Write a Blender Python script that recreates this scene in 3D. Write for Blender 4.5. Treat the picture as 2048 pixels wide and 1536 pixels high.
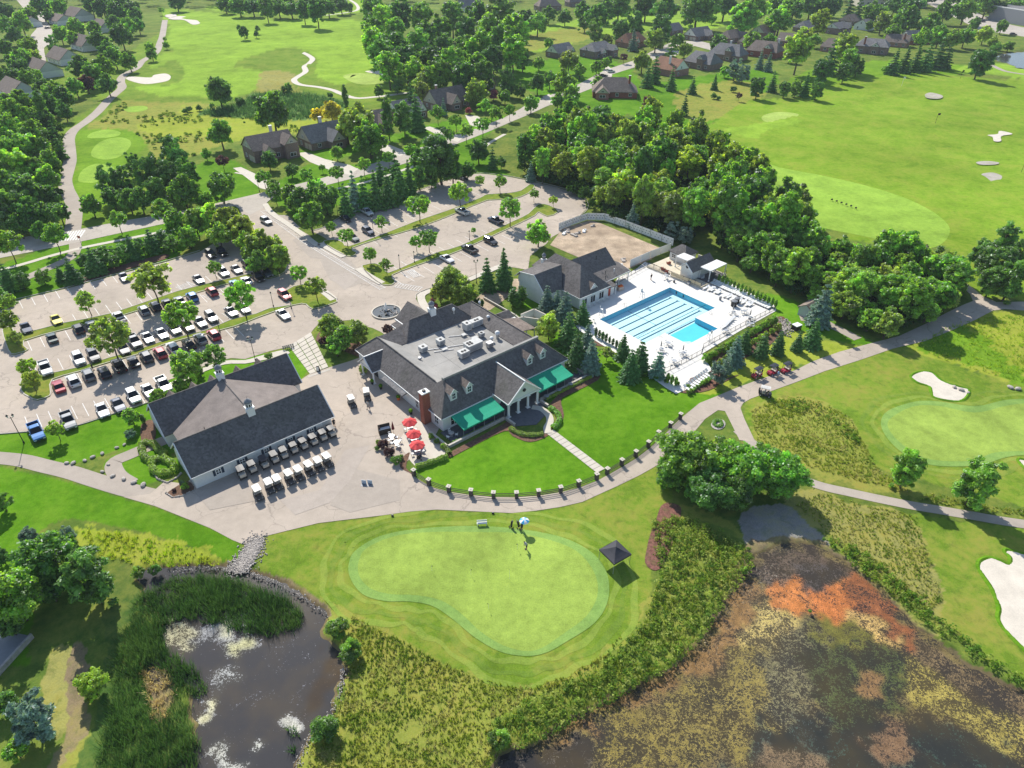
import bpy, bmesh, math, random
import numpy as np
from mathutils import Vector, Matrix, noise as mnoise
R = math.radians
for o in list(bpy.data.objects): bpy.data.objects.remove(o)
SC = bpy.context.scene
COL = SC.collection
# ---------------------------------------------------------------- camera, sky, sun, exposure
FPX, PITCH, HC = 1366.0, R(34.8), 75.0
cam = bpy.data.cameras.new('camera'); cam_o = bpy.data.objects.new('camera', cam); COL.objects.link(cam_o)
cam.sensor_width = 36.0; cam.lens = 36.0*FPX/2048.0; cam.clip_end = 20000; cam.clip_start = 0.5
cam_o.location = (0, 0, HC); cam_o.rotation_euler = (R(90)-PITCH, 0, 0)
SC.camera = cam_o
SUN_AZ, SUN_EL = 114.0, 40.5          # direction towards the sun, degrees from +x, and height
w = bpy.data.worlds.new('World'); SC.world = w; w.use_nodes = True
nt = w.node_tree; nt.nodes.clear()
sky = nt.nodes.new('ShaderNodeTexSky'); sky.sky_type = 'NISHITA'; sky.sun_disc = False
sky.sun_elevation = R(SUN_EL); sky.sun_rotation = R(90-SUN_AZ); sky.air_density = 1.0; sky.dust_density = 0.6
bg = nt.nodes.new('ShaderNodeBackground'); bg.inputs['Strength'].default_value = 0.13
ow = nt.nodes.new('ShaderNodeOutputWorld')
nt.links.new(sky.outputs[0], bg.inputs[0]); nt.links.new(bg.outputs[0], ow.inputs[0])
sl = bpy.data.lights.new('sun', 'SUN'); sl.energy = 4.9; sl.angle = R(0.53); sl.color = (1.0, 0.95, 0.86)
so = bpy.data.objects.new('sun', sl); COL.objects.link(so)
sd = Vector((math.cos(R(SUN_AZ))*math.cos(R(SUN_EL)), math.sin(R(SUN_AZ))*math.cos(R(SUN_EL)), math.sin(R(SUN_EL))))
so.rotation_euler = sd.to_track_quat('Z', 'Y').to_euler(); so.location = (0, 0, 200)
SC.view_settings.view_transform = 'Standard'; SC.view_settings.look = 'None'
SC.view_settings.gamma = 1.0; SC.view_settings.use_curve_mapping = False
SC.view_settings.exposure = 0.35
SC.render.engine = 'CYCLES'
SC.cycles.max_bounces = 5; SC.cycles.diffuse_bounces = 3; SC.cycles.glossy_bounces = 2
SC.cycles.transparent_max_bounces = 6; SC.cycles.transmission_bounces = 3; SC.cycles.volume_bounces = 0
SC.cycles.caustics_reflective = False; SC.cycles.caustics_refractive = False

# ---------------------------------------------------------------- survey helpers: a point of the photo -> the ground it shows
CP, SP = math.cos(PITCH), math.sin(PITCH)
def G(x, y, z=0.0):
    a = (x-1024)/FPX; b = -(y-768)/FPX
    d = (a, CP+b*SP, -SP+b*CP); t = (z-HC)/d[2]
    return Vector((d[0]*t, d[1]*t, z))
def depth(p): return p[1]*CP - (p[2]-HC)*SP
TH = R(40.0)
U = Vector((math.cos(TH), math.sin(TH), 0)); F = Vector((math.sin(TH), -math.cos(TH), 0))
def S(s, t, z=0.0): return U*s + F*t + Vector((0, 0, z))
def st(x, y, z=0.0):
    q = G(x, y, z); return q.dot(U), q.dot(F)
def smooth(pts, k=5, closed=True):
    """Catmull-Rom through 2-D points"""
    P = [Vector((p[0], p[1])) for p in pts]; n = len(P); out = []
    rng = range(n) if closed else range(n-1)
    for i in rng:
        if closed: a, b, c, d = P[i-1], P[i], P[(i+1) % n], P[(i+2) % n]
        else: a, b, c, d = P[max(i-1, 0)], P[i], P[i+1], P[min(i+2, n-1)]
        for j in range(k):
            t = j/k
            q = 0.5*((2*b)+(c-a)*t+(2*a-5*b+4*c-d)*t*t+(3*b-a-3*c+d)*t**3)
            out.append((q.x, q.y))
    if not closed: out.append((P[-1].x, P[-1].y))
    return out
# ---------------------------------------------------------------- materials
MATS = {}
def nodes(name, rough=0.8, spec=0.3, metal=0.0):
    m = bpy.data.materials.new(name); m.use_nodes = True; t = m.node_tree
    b = t.nodes['Principled BSDF']
    b.inputs['Roughness'].default_value = rough; b.inputs['Metallic'].default_value = metal
    if 'Specular IOR Level' in b.inputs: b.inputs['Specular IOR Level'].default_value = spec
    MATS[name] = m
    return m, t, b
def N(t, kind, **kw):
    n = t.nodes.new(kind)
    for k, v in kw.items():
        if k in n.inputs: n.inputs[k].default_value = v
        else: setattr(n, k, v)
    return n
def noise_tex(t, scale, detail=3.0, rough=0.55, coord=None, dist=0.0):
    n = N(t, 'ShaderNodeTexNoise'); n.inputs['Scale'].default_value = scale; n.inputs['Detail'].default_value = detail
    n.inputs['Roughness'].default_value = rough; n.inputs['Distortion'].default_value = dist
    if coord is not None: t.links.new(coord, n.inputs['Vector'])
    return n.outputs['Fac']
def maprange(t, v, a, b, c, d):
    n = N(t, 'ShaderNodeMapRange'); n.inputs[1].default_value = a; n.inputs[2].default_value = b
    n.inputs[3].default_value = c; n.inputs[4].default_value = d; t.links.new(v, n.inputs[0]); return n.outputs[0]
def mixc(t, fac, a, b, mode='MIX'):
    n = t.nodes.new('ShaderNodeMix'); n.data_type = 'RGBA'; n.blend_type = mode; n.clamp_factor = True
    for sock, v in ((n.inputs[0], fac), (n.inputs[6], a), (n.inputs[7], b)):
        if isinstance(v, (int, float)): sock.default_value = v
        elif isinstance(v, tuple): sock.default_value = (*v[:3], 1.0)
        else: t.links.new(v, sock)
    return n.outputs[2]
def math_n(t, op, a, b=None):
    n = t.nodes.new('ShaderNodeMath'); n.operation = op
    for i, v in enumerate((a, b)):
        if v is None: continue
        if isinstance(v, (int, float)): n.inputs[i].default_value = v
        else: t.links.new(v, n.inputs[i])
    return n.outputs[0]
def obj_coord(t): return N(t, 'ShaderNodeTexCoord').outputs['Object']
def world_coord(t): return N(t, 'ShaderNodeNewGeometry').outputs['Position']
def bump(t, b, h, strength=0.3, dist=0.05):
    n = N(t, 'ShaderNodeBump'); n.inputs['Strength'].default_value = strength; n.inputs['Distance'].default_value = dist
    t.links.new(h, n.inputs['Height']); t.links.new(n.outputs[0], b.inputs['Normal'])
def plain(name, col, rough=0.7, var=0.12, scale=2.0, spec=0.3, metal=0.0, bmp=0.0, tint=None):
    """one base colour broken up by two noises; world-space grain"""
    m, t, b = nodes(name, rough, spec, metal)
    c = world_coord(t)
    f1 = maprange(t, noise_tex(t, scale, 4, coord=c), 0.3, 0.7, 1-var, 1+var)
    f2 = maprange(t, noise_tex(t, scale*9, 2, coord=c), 0.3, 0.7, 1-var*0.6, 1+var*0.6)
    f = math_n(t, 'MULTIPLY', f1, f2)
    v = N(t, 'ShaderNodeCombineColor'); [t.links.new(f, v.inputs[i]) for i in range(3)]
    base = mixc(t, 1.0, tuple(col), v.outputs[0], 'MULTIPLY')
    if tint: base = mixc(t, maprange(t, noise_tex(t, scale*0.35, 5, coord=c), 0.45, 0.7, 0, 0.6), base, tint)
    t.links.new(base, b.inputs['Base Color'])
    if bmp: bump(t, b, noise_tex(t, scale*12, 3, coord=c), bmp, 0.03)
    return m
def objcol(name, rough=0.35, spec=0.5, metal=0.0, coat=0.0, var=0.05):
    """takes the object's own colour (car paint, leaves of one tree)"""
    m, t, b = nodes(name, rough, spec, metal)
    oi = N(t, 'ShaderNodeObjectInfo')
    f = maprange(t, noise_tex(t, 3.0, 3, coord=obj_coord(t)), 0.3, 0.7, 1-var, 1+var)
    v = N(t, 'ShaderNodeCombineColor'); [t.links.new(f, v.inputs[i]) for i in range(3)]
    t.links.new(mixc(t, 1.0, oi.outputs['Color'], v.outputs[0], 'MULTIPLY'), b.inputs['Base Color'])
    if coat: b.inputs['Coat Weight'].default_value = coat; b.inputs['Coat Roughness'].default_value = 0.08
    return m
M = {}
# ground: colour comes from the mown/unmown zones stored on the mesh, broken up at four scales
def grass_material(name, attr=True, col=(0.1, 0.2, 0.02), mott=0.5, stripe=0.0, dry=(0.28, 0.25, 0.055)):
    m, t, b = nodes(name, 0.95, 0.03)
    c = world_coord(t)
    if attr:
        a = N(t, 'ShaderNodeAttribute'); a.attribute_name = 'gcol'; base = a.outputs['Color']; al = a.outputs['Alpha']
    else:
        base = tuple(col); al = None
    n0 = noise_tex(t, 0.022, 4, 0.6, c); n1 = noise_tex(t, 0.12, 5, 0.62, c, 0.4); n2 = noise_tex(t, 0.8, 4, 0.6, c); n3 = noise_tex(t, 5.0, 2, 0.6, c)
    f = math_n(t, 'MULTIPLY', maprange(t, n0, 0.3, 0.7, 0.80, 1.18), maprange(t, n1, 0.3, 0.7, 0.78, 1.2))
    fine = math_n(t, 'MULTIPLY', maprange(t, n2, 0.3, 0.7, 0.86, 1.14), maprange(t, n3, 0.3, 0.7, 0.86, 1.14))
    f = math_n(t, 'MULTIPLY', f, fine)
    if stripe:
        rot = N(t, 'ShaderNodeVectorRotate'); rot.rotation_type = 'Z_AXIS'; rot.inputs['Angle'].default_value = stripe
        t.links.new(c, rot.inputs['Vector'])
        wv = N(t, 'ShaderNodeTexWave'); wv.wave_type = 'BANDS'; wv.inputs['Scale'].default_value = 0.55; wv.inputs['Distortion'].default_value = 0.6
        wv.inputs['Detail'].default_value = 1; t.links.new(rot.outputs[0], wv.inputs['Vector'])
        f = math_n(t, 'MULTIPLY', f, maprange(t, wv.outputs['Fac'], 0, 1, 0.96, 1.05))
    v = N(t, 'ShaderNodeCombineColor'); [t.links.new(f, v.inputs[i]) for i in range(3)]
    colr = mixc(t, 1.0, base, v.outputs[0], 'MULTIPLY')
    # tired, thin turf shows through in streaks everywhere
    pt = maprange(t, noise_tex(t, 0.19, 6, 0.72, c, 1.2), 0.5, 0.66, 0.0, 0.38)
    pt = math_n(t, 'MULTIPLY', pt, math_n(t, 'ADD', math_n(t, 'MULTIPLY', al if al is not None else mott, 0.9), 0.25))
    colr = mixc(t, pt, colr, mixc(t, 0.5, colr, (0.30, 0.31, 0.06)))
    # straw patches where the sward is dry
    pm = maprange(t, math_n(t, 'ADD', math_n(t, 'MULTIPLY', n1, 0.6), math_n(t, 'MULTIPLY', n2, 0.4)), 0.45, 0.62, 0.0, 1.0)
    amt = math_n(t, 'MULTIPLY', pm, al if al is not None else mott)
    colr = mixc(t, amt, colr, dry)
    # darker clumps
    dm = maprange(t, noise_tex(t, 0.55, 5, 0.7, c, 0.6), 0.52, 0.68, 0.0, 0.55)
    dm = math_n(t, 'MULTIPLY', dm, al if al is not None else mott)
    colr = mixc(t, dm, colr, (0.045, 0.10, 0.014))
    t.links.new(colr, b.inputs['Base Color'])
    bump(t, b, math_n(t, 'ADD', n2, math_n(t, 'MULTIPLY', n3, 0.6)), 0.35, 0.12)
    return m
M['ground'] = grass_material('ground_grass')
M['green'] = grass_material('green_turf', False, (0.27, 0.375, 0.07), 0.05)
M['green_far'] = grass_material('green_turf_far', False, (0.34, 0.45, 0.10), 0.05)
M['collar'] = grass_material('collar_turf', False, (0.215, 0.355, 0.085), 0.15)
M['tee'] = grass_material('tee_turf', False, (0.26, 0.42, 0.055), 0.10, stripe=R(-20))
M['lawn'] = grass_material('lawn_turf', False, (0.10, 0.24, 0.010), 0.12, stripe=R(-35))
M['island'] = grass_material('island_turf', False, (0.16, 0.24, 0.03), 0.75)
def asphalt(name, col, patch=0.18, cracks=True):
    m, t, b = nodes(name, 0.9, 0.2); c = world_coord(t)
    n1 = noise_tex(t, 0.06, 5, 0.6, c, 0.5); n2 = noise_tex(t, 0.7, 4, 0.6, c); n3 = noise_tex(t, 9, 2, 0.5, c)
    f = math_n(t, 'MULTIPLY', maprange(t, n1, 0.3, 0.7, 1-patch, 1+patch*0.6), maprange(t, n2, 0.3, 0.7, 0.94, 1.06))
    f = math_n(t, 'MULTIPLY', f, maprange(t, n3, 0.3, 0.7, 0.93, 1.07))
    v = N(t, 'ShaderNodeCombineColor'); [t.links.new(f, v.inputs[i]) for i in range(3)]
    cc = mixc(t, 1.0, tuple(col), v.outputs[0], 'MULTIPLY')
    # repair patches and cracks
    vo = N(t, 'ShaderNodeTexVoronoi'); vo.feature = 'DISTANCE_TO_EDGE'; vo.inputs['Scale'].default_value = 0.11
    wp = N(t, 'ShaderNodeTexNoise'); wp.inputs['Scale'].default_value = 0.4; wp.inputs['Detail'].default_value = 4; t.links.new(c, wp.inputs['Vector'])
    ad = N(t, 'ShaderNodeVectorMath'); ad.operation = 'MULTIPLY_ADD'; ad.inputs[1].default_value = (5, 5, 0)
    t.links.new(wp.outputs['Color'], ad.inputs[0]); t.links.new(c, ad.inputs[2]); t.links.new(ad.outputs[0], vo.inputs['Vector'])
    if cracks: cc = mixc(t, maprange(t, vo.outputs[0], 0.0, 0.012, 0.55, 0.0), cc, (col[0]*0.45, col[1]*0.45, col[2]*0.47))
    cc = mixc(t, maprange(t, noise_tex(t, 0.25, 5, 0.65, c, 1.0), 0.62, 0.75, 0.0, 0.35), cc, (col[0]*0.6, col[1]*0.6, col[2]*0.62))
    t.links.new(cc, b.inputs['Base Color']); bump(t, b, n3, 0.15, 0.02)
    return m
M['lot'] = asphalt('lot_asphalt', (0.455, 0.385, 0.315))
M['street'] = asphalt('street_concrete', (0.46, 0.41, 0.35), 0.1)
M['path'] = asphalt('path_asphalt', (0.40, 0.345, 0.29), 0.12, cracks=False)
M['yard'] = asphalt('yard_asphalt', (0.46, 0.39, 0.32))
M['patch'] = asphalt('patch_asphalt', (0.40, 0.345, 0.29), 0.10, cracks=False)
M['patch_light'] = asphalt('patch_light_asphalt', (0.43, 0.37, 0.315), 0.10, cracks=False)
M['concrete'] = plain('concrete', (0.56, 0.51, 0.43), 0.85, 0.06, 0.6, bmp=0.1)
M['kerb'] = plain('kerb_concrete', (0.50, 0.46, 0.40), 0.85, 0.1, 1.5)
M['deck'] = plain('deck_concrete', (0.74, 0.71, 0.66), 0.8, 0.04, 0.5)
M['line'] = plain('line_paint', (0.72, 0.71, 0.68), 0.7, 0.12, 1.0)
M['sand'] = plain('bunker_sand', (0.62, 0.56, 0.47), 0.95, 0.1, 0.5, bmp=0.3)
M['oldsand'] = plain('old_sand', (0.42, 0.38, 0.33), 0.95, 0.15, 0.5, tint=(0.25, 0.27, 0.12))
M['dirt'] = plain('bare_dirt', (0.44, 0.34, 0.24), 0.95, 0.3, 0.3, bmp=0.6, tint=(0.20, 0.14, 0.09))
M['mulch'] = plain('mulch', (0.15, 0.085, 0.055), 0.95, 0.35, 2.5, bmp=0.6)
M['redmulch'] = plain('red_mulch', (0.19, 0.085, 0.065), 0.95, 0.45, 2.5, bmp=0.6, tint=(0.10, 0.12, 0.03))
M['gravel'] = plain('gravel_bed', (0.42, 0.39, 0.35), 0.95, 0.3, 3.0, bmp=0.6)
M['rock'] = plain('rock', (0.42, 0.38, 0.34), 0.9, 0.25, 2.0, bmp=0.5)
M['slate'] = plain('slate_patio', (0.13, 0.13, 0.14), 0.8, 0.15, 1.5)
M['white'] = plain('white_paint', (0.78, 0.78, 0.76), 0.55, 0.03, 1.0)
M['black'] = plain('black_paint', (0.02, 0.02, 0.022), 0.5, 0.1, 2.0)
M['darkwood'] = plain('dark_wood', (0.04, 0.032, 0.026), 0.7, 0.2, 3.0)
M['steel'] = plain('galvanised_steel', (0.45, 0.46, 0.47), 0.45, 0.08, 2.0, metal=0.6)
M['grey'] = plain('grey_sheet_metal', (0.20, 0.21, 0.23), 0.5, 0.08, 2.0)
M['tyre'] = plain('tyre_rubber', (0.02, 0.02, 0.02), 0.8, 0.1, 4.0)
M['green_cloth'] = plain('green_canvas', (0.01, 0.33, 0.19), 0.75, 0.06, 1.0)
M['red_cloth'] = plain('red_canvas', (0.68, 0.07, 0.07), 0.75, 0.05, 1.5)
M['blue_cloth'] = plain('blue_canvas', (0.06, 0.35, 0.62), 0.75, 0.05, 1.5)
M['dark_cloth'] = plain('black_canvas', (0.045, 0.045, 0.055), 0.7, 0.08, 1.5)
M['bark'] = plain('bark', (0.11, 0.085, 0.062), 0.95, 0.3, 3.0, bmp=0.6)
M['skin'] = plain('skin', (0.50, 0.30, 0.21), 0.6, 0.04, 5)
M['hair'] = plain('hair', (0.04, 0.028, 0.02), 0.7, 0.1, 8)
M['reddoor'] = plain('red_door_paint', (0.5, 0.08, 0.04), 0.5, 0.05, 2)
M['orange'] = plain('orange_plastic', (0.75, 0.16, 0.03), 0.5, 0.05, 2)
def siding(name, col, pitch=0.14):
    m, t, b = nodes(name, 0.6, 0.3); c = world_coord(t)
    sep = N(t, 'ShaderNodeSeparateXYZ'); t.links.new(c, sep.inputs[0])
    fr = math_n(t, 'FRACT', math_n(t, 'DIVIDE', sep.outputs[2], pitch))
    f = maprange(t, fr, 0.0, 0.14, 0.78, 1.0)
    g = math_n(t, 'MULTIPLY', f, maprange(t, noise_tex(t, 0.8, 4, coord=c), 0.3, 0.7, 0.95, 1.04))
    v = N(t, 'ShaderNodeCombineColor'); [t.links.new(g, v.inputs[i]) for i in range(3)]
    t.links.new(mixc(t, 1.0, tuple(col), v.outputs[0], 'MULTIPLY'), b.inputs['Base Color'])
    bump(t, b, fr, 0.25, 0.02)
    return m
M['siding'] = siding('white_siding', (0.74, 0.74, 0.72))
M['siding_tan'] = siding('tan_siding', (0.50, 0.45, 0.37))
M['siding_grey'] = siding('grey_siding', (0.50, 0.52, 0.52))
def bricks(name, a, b_):
    m, t, b = nodes(name, 0.9, 0.2); c = world_coord(t)
    rot = N(t, 'ShaderNodeVectorRotate'); rot.rotation_type = 'Z_AXIS'; rot.inputs['Angle'].default_value = -TH; t.links.new(c, rot.inputs['Vector'])
    sep = N(t, 'ShaderNodeSeparateXYZ'); t.links.new(rot.outputs[0], sep.inputs[0])
    cm = N(t, 'ShaderNodeCombineXYZ'); t.links.new(math_n(t, 'ADD', sep.outputs[0], sep.outputs[1]), cm.inputs[0]); t.links.new(sep.outputs[2], cm.inputs[1])
    bt = N(t, 'ShaderNodeTexBrick'); bt.inputs['Scale'].default_value = 4.0; bt.inputs['Color1'].default_value = (*a, 1); bt.inputs['Color2'].default_value = (*b_, 1)
    bt.inputs['Mortar'].default_value = (a[0]*1.3+0.05, a[1]*1.3+0.08, a[2]*1.3+0.08, 1); bt.inputs['Mortar Size'].default_value = 0.015
    t.links.new(cm.outputs[0], bt.inputs['Vector'])
    cc = mixc(t, maprange(t, noise_tex(t, 0.6, 4, coord=c), 0.4, 0.7, 0, 0.5), bt.outputs['Color'], (a[0]*0.6, a[1]*0.6, a[2]*0.6))
    t.links.new(cc, b.inputs['Base Color'])
    return m
M['brick'] = bricks('red_brick', (0.30, 0.10, 0.065), (0.22, 0.075, 0.05))
M['brick_dark'] = bricks('brown_brick', (0.27, 0.18, 0.15), (0.20, 0.14, 0.12))
M['brick_pale'] = bricks('pink_brick', (0.36, 0.20, 0.15), (0.28, 0.16, 0.12))
def shingles(name, col, var=0.22):
    m, t, b = nodes(name, 0.92, 0.15); c = world_coord(t)
    sep = N(t, 'ShaderNodeSeparateXYZ'); t.links.new(c, sep.inputs[0])
    fr = math_n(t, 'FRACT', math_n(t, 'DIVIDE', sep.outputs[2], 0.105))
    vo = N(t, 'ShaderNodeTexVoronoi'); vo.inputs['Scale'].default_value = 3.2; t.links.new(c, vo.inputs['Vector'])
    sc_ = N(t, 'ShaderNodeSeparateColor'); t.links.new(vo.outputs['Color'], sc_.inputs[0])
    f = math_n(t, 'MULTIPLY', maprange(t, sc_.outputs[0], 0, 1, 1-var, 1+var), maprange(t, fr, 0, 0.2, 0.82, 1.0))
    f = math_n(t, 'MULTIPLY', f, maprange(t, noise_tex(t, 0.35, 5, coord=c), 0.3, 0.7, 0.86, 1.14))
    v = N(t, 'ShaderNodeCombineColor'); [t.links.new(f, v.inputs[i]) for i in range(3)]
    cc = mixc(t, 1.0, tuple(col), v.outputs[0], 'MULTIPLY')
    cc = mixc(t, maprange(t, noise_tex(t, 0.18, 4, coord=c), 0.55, 0.75, 0, 0.3), cc, (col[0]*0.9, col[1]*1.0, col[2]*0.75))
    t.links.new(cc, b.inputs['Base Color']); bump(t, b, fr, 0.3, 0.02)
    return m
M['shingle'] = shingles('charcoal_shingles', (0.15, 0.138, 0.132))
M['shingle_barn'] = shingles('taupe_shingles', (0.145, 0.135, 0.13))
M['shingle_brown'] = shingles('brown_shingles', (0.215, 0.175, 0.15))
M['shingle_red'] = shingles('russet_shingles', (0.27, 0.15, 0.10))
M['shingle_grey'] = shingles('grey_shingles', (0.20, 0.195, 0.195))
M['membrane'] = plain('roof_membrane', (0.30, 0.29, 0.27), 0.85, 0.15, 0.35, tint=(0.42, 0.40, 0.37))
m, t, b = nodes('window_glass', 0.08, 0.6); b.inputs['Base Color'].default_value = (0.015, 0.02, 0.028, 1); M['glass'] = m
m, t, b = nodes('car_glass', 0.12, 0.25); b.inputs['Base Color'].default_value = (0.02, 0.024, 0.03, 1); M['carglass'] = m
M['paint'] = objcol('car_paint', 0.32, 0.5, 0.15, coat=0.7)
M['cloth'] = objcol('clothing', 0.85, 0.2)
M['plastic'] = objcol('coloured_plastic', 0.5, 0.4)
m, t, b = nodes('lamp_glass', 0.15, 0.5); b.inputs['Base Color'].default_value = (0.7, 0.7, 0.68, 1); M['lampglass'] = m
m, t, b = nodes('tail_lamp', 0.25, 0.5); b.inputs['Base Color'].default_value = (0.35, 0.01, 0.01, 1); M['tail'] = m
# leaves: the tree's own colour, lighter and darker sprays, and light passing through
def leaf_material(name, trans=0.35, hue=0.06):
    m = bpy.data.materials.new(name); m.use_nodes = True; t = m.node_tree; t.nodes.clear(); MATS[name] = m
    oi = N(t, 'ShaderNodeObjectInfo'); at = N(t, 'ShaderNodeAttribute'); at.attribute_name = 'lv'
    sp = N(t, 'ShaderNodeSeparateColor'); t.links.new(at.outputs['Color'], sp.inputs[0])
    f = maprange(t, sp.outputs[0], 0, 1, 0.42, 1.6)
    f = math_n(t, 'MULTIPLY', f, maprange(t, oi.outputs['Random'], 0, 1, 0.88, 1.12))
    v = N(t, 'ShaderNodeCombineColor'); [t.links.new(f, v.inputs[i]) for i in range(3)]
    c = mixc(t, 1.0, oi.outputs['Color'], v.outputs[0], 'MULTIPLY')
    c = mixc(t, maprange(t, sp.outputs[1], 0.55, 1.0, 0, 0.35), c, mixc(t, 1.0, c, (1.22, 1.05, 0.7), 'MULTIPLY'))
    d = N(t, 'ShaderNodeBsdfDiffuse'); d.inputs['Roughness'].default_value = 1.0; t.links.new(c, d.inputs['Color'])
    tr = N(t, 'ShaderNodeBsdfTranslucent'); t.links.new(mixc(t, 1.0, c, (1.15, 1.25, 0.5), 'MULTIPLY'), tr.inputs['Color'])
    gl = N(t, 'ShaderNodeBsdfGlossy'); gl.inputs['Roughness'].default_value = 0.45; gl.inputs['Color'].default_value = (0.8, 0.85, 0.9, 1)
    mx = N(t, 'ShaderNodeMixShader'); mx.inputs[0].default_value = trans; t.links.new(d.outputs[0], mx.inputs[1]); t.links.new(tr.outputs[0], mx.inputs[2])
    mx2 = N(t, 'ShaderNodeMixShader'); mx2.inputs[0].default_value = 0.045; t.links.new(mx.outputs[0], mx2.inputs[1]); t.links.new(gl.outputs[0], mx2.inputs[2])
    o = N(t, 'ShaderNodeOutputMaterial'); t.links.new(mx2.outputs[0], o.inputs[0])
    return m
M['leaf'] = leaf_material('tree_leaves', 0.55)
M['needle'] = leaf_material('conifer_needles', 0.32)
# tufts: colour stored on the mesh
def tuft_material():
    m = bpy.data.materials.new('tuft_blades'); m.use_nodes = True; t = m.node_tree; t.nodes.clear()
    at = N(t, 'ShaderNodeAttribute'); at.attribute_name = 'tcol'
    d = N(t, 'ShaderNodeBsdfDiffuse'); t.links.new(at.outputs['Color'], d.inputs['Color'])
    tr = N(t, 'ShaderNodeBsdfTranslucent'); t.links.new(mixc(t, 1.0, at.outputs['Color'], (1.2, 1.25, 0.6), 'MULTIPLY'), tr.inputs['Color'])
    mx = N(t, 'ShaderNodeMixShader'); mx.inputs[0].default_value = 0.45; t.links.new(d.outputs[0], mx.inputs[1]); t.links.new(tr.outputs[0], mx.inputs[2])
    o = N(t, 'ShaderNodeOutputMaterial'); t.links.new(mx.outputs[0], o.inputs[0])
    return m
M['tuft'] = tuft_material()
# ---------------------------------------------------------------- object helpers
def tag(o, label=None, cat=None, group=None, kind=None):
    if label: o['label'] = label
    if cat: o['category'] = cat
    if group: o['group'] = group
    if kind: o['kind'] = kind
    return o
def empty(name, loc, rz=0.0, **kw):
    o = bpy.data.objects.new(name, None); COL.objects.link(o); o.location = loc; o.rotation_euler = (0, 0, rz)
    o.empty_display_size = 0.3
    return tag(o, **kw)
def copy_tree(o, parent=None):
    c = o.copy(); COL.objects.link(c); c.parent = parent
    for ch in o.children: copy_tree(ch, c)
    return c
class MB:
    """collects faces, then links them as one mesh object"""
    def __init__(s): s.v = []; s.f = []
    def quad(s, *p):
        n = len(s.v); s.v += [tuple(q) for q in p]; s.f.append(tuple(range(n, n+len(p)))); return s
    def box(s, cx, cy, cz, sx, sy, sz, rz=0.0, top=1.0):
        """centre, full sizes; rz turn; top = scale of the upper face"""
        c, d = math.cos(rz), math.sin(rz); n = len(s.v)
        for zz, k in ((-.5, 1.0), (.5, top)):
            for xx, yy in ((-.5, -.5), (.5, -.5), (.5, .5), (-.5, .5)):
                x, y = xx*sx*k, yy*sy*k
                s.v.append((cx+x*c-y*d, cy+x*d+y*c, cz+zz*sz))
        for q in ((0, 3, 2, 1), (4, 5, 6, 7), (0, 1, 5, 4), (1, 2, 6, 5), (2, 3, 7, 6), (3, 0, 4, 7)): s.f.append(tuple(n+i for i in q))
        return s
    def beam(s, a, b, w, h=None):
        """a square bar from a to b"""
        a = Vector(a); b = Vector(b); d = b-a
        if d.length < 1e-6: return s
        h = h or w; z = d.normalized(); up = Vector((0, 0, 1)) if abs(z.z) < 0.95 else Vector((1, 0, 0))
        x = z.cross(up).normalized()*w/2; y = x.cross(z).normalized()*h/2; n = len(s.v)
        for p in (a, b):
            for q in (-x-y, x-y, x+y, -x+y): s.v.append(tuple(p+q))
        for q in ((0, 3, 2, 1), (4, 5, 6, 7), (0, 1, 5, 4), (1, 2, 6, 5), (2, 3, 7, 6), (3, 0, 4, 7)): s.f.append(tuple(n+i for i in q))
        return s
    def tube(s, a, b, r0, r1=None, n=8, cap=True):
        a = Vector(a); b = Vector(b); d = (b-a).normalized(); r1 = r0 if r1 is None else r1
        up = Vector((0, 0, 1)) if abs(d.z) < 0.95 else Vector((1, 0, 0)); x = d.cross(up).normalized(); y = x.cross(d); k = len(s.v)
        for p, r in ((a, r0), (b, r1)):
            for i in range(n):
                g = 2*math.pi*i/n; s.v.append(tuple(p+x*(math.cos(g)*r)+y*(math.sin(g)*r)))
        for i in range(n): s.f.append((k+i, k+(i+1) % n, k+n+(i+1) % n, k+n+i))
        if cap: s.f.append(tuple(k+i for i in range(n))[::-1]); s.f.append(tuple(k+n+i for i in range(n)))
        return s
    def lathe(s, prof, cx=0, cy=0, n=12, sq=False):
        k = len(s.v)
        for r, z in prof:
            for i in range(n):
                g = 2*math.pi*(i+0.5)/n; s.v.append((cx+math.cos(g)*r, cy+math.sin(g)*r, z))
        for j in range(len(prof)-1):
            for i in range(n): s.f.append((k+j*n+i, k+j*n+(i+1) % n, k+(j+1)*n+(i+1) % n, k+(j+1)*n+i))
        s.f.append(tuple(k+i for i in range(n))[::-1]); e = k+(len(prof)-1)*n; s.f.append(tuple(e+i for i in range(n)))
        return s
    def prism(s, poly, z0, z1):
        n = len(s.v); m_ = len(poly)
        for z in (z0, z1):
            for p in poly: s.v.append((p[0], p[1], z))
        s.f.append(tuple(n+i for i in range(m_))[::-1]); s.f.append(tuple(n+m_+i for i in range(m_)))
        for i in range(m_): s.f.append((n+i, n+(i+1) % m_, n+m_+(i+1) % m_, n+m_+i))
        return s
    def build(s, name, mat, parent=None, smooth_=False, loc=None, fix=True):
        me = bpy.data.meshes.new(name); me.from_pydata(s.v, [], s.f); me.update()
        if fix:
            bm = bmesh.new(); bm.from_mesh(me); bmesh.ops.recalc_face_normals(bm, faces=bm.faces); bm.to_mesh(me); bm.free()
        if smooth_:
            me.polygons.foreach_set('use_smooth', [True]*len(me.polygons))
        me.materials.append(mat)
        o = bpy.data.objects.new(name, me); COL.objects.link(o)
        if parent: o.parent = parent
        if loc is not None: o.location = loc
        return o
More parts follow.
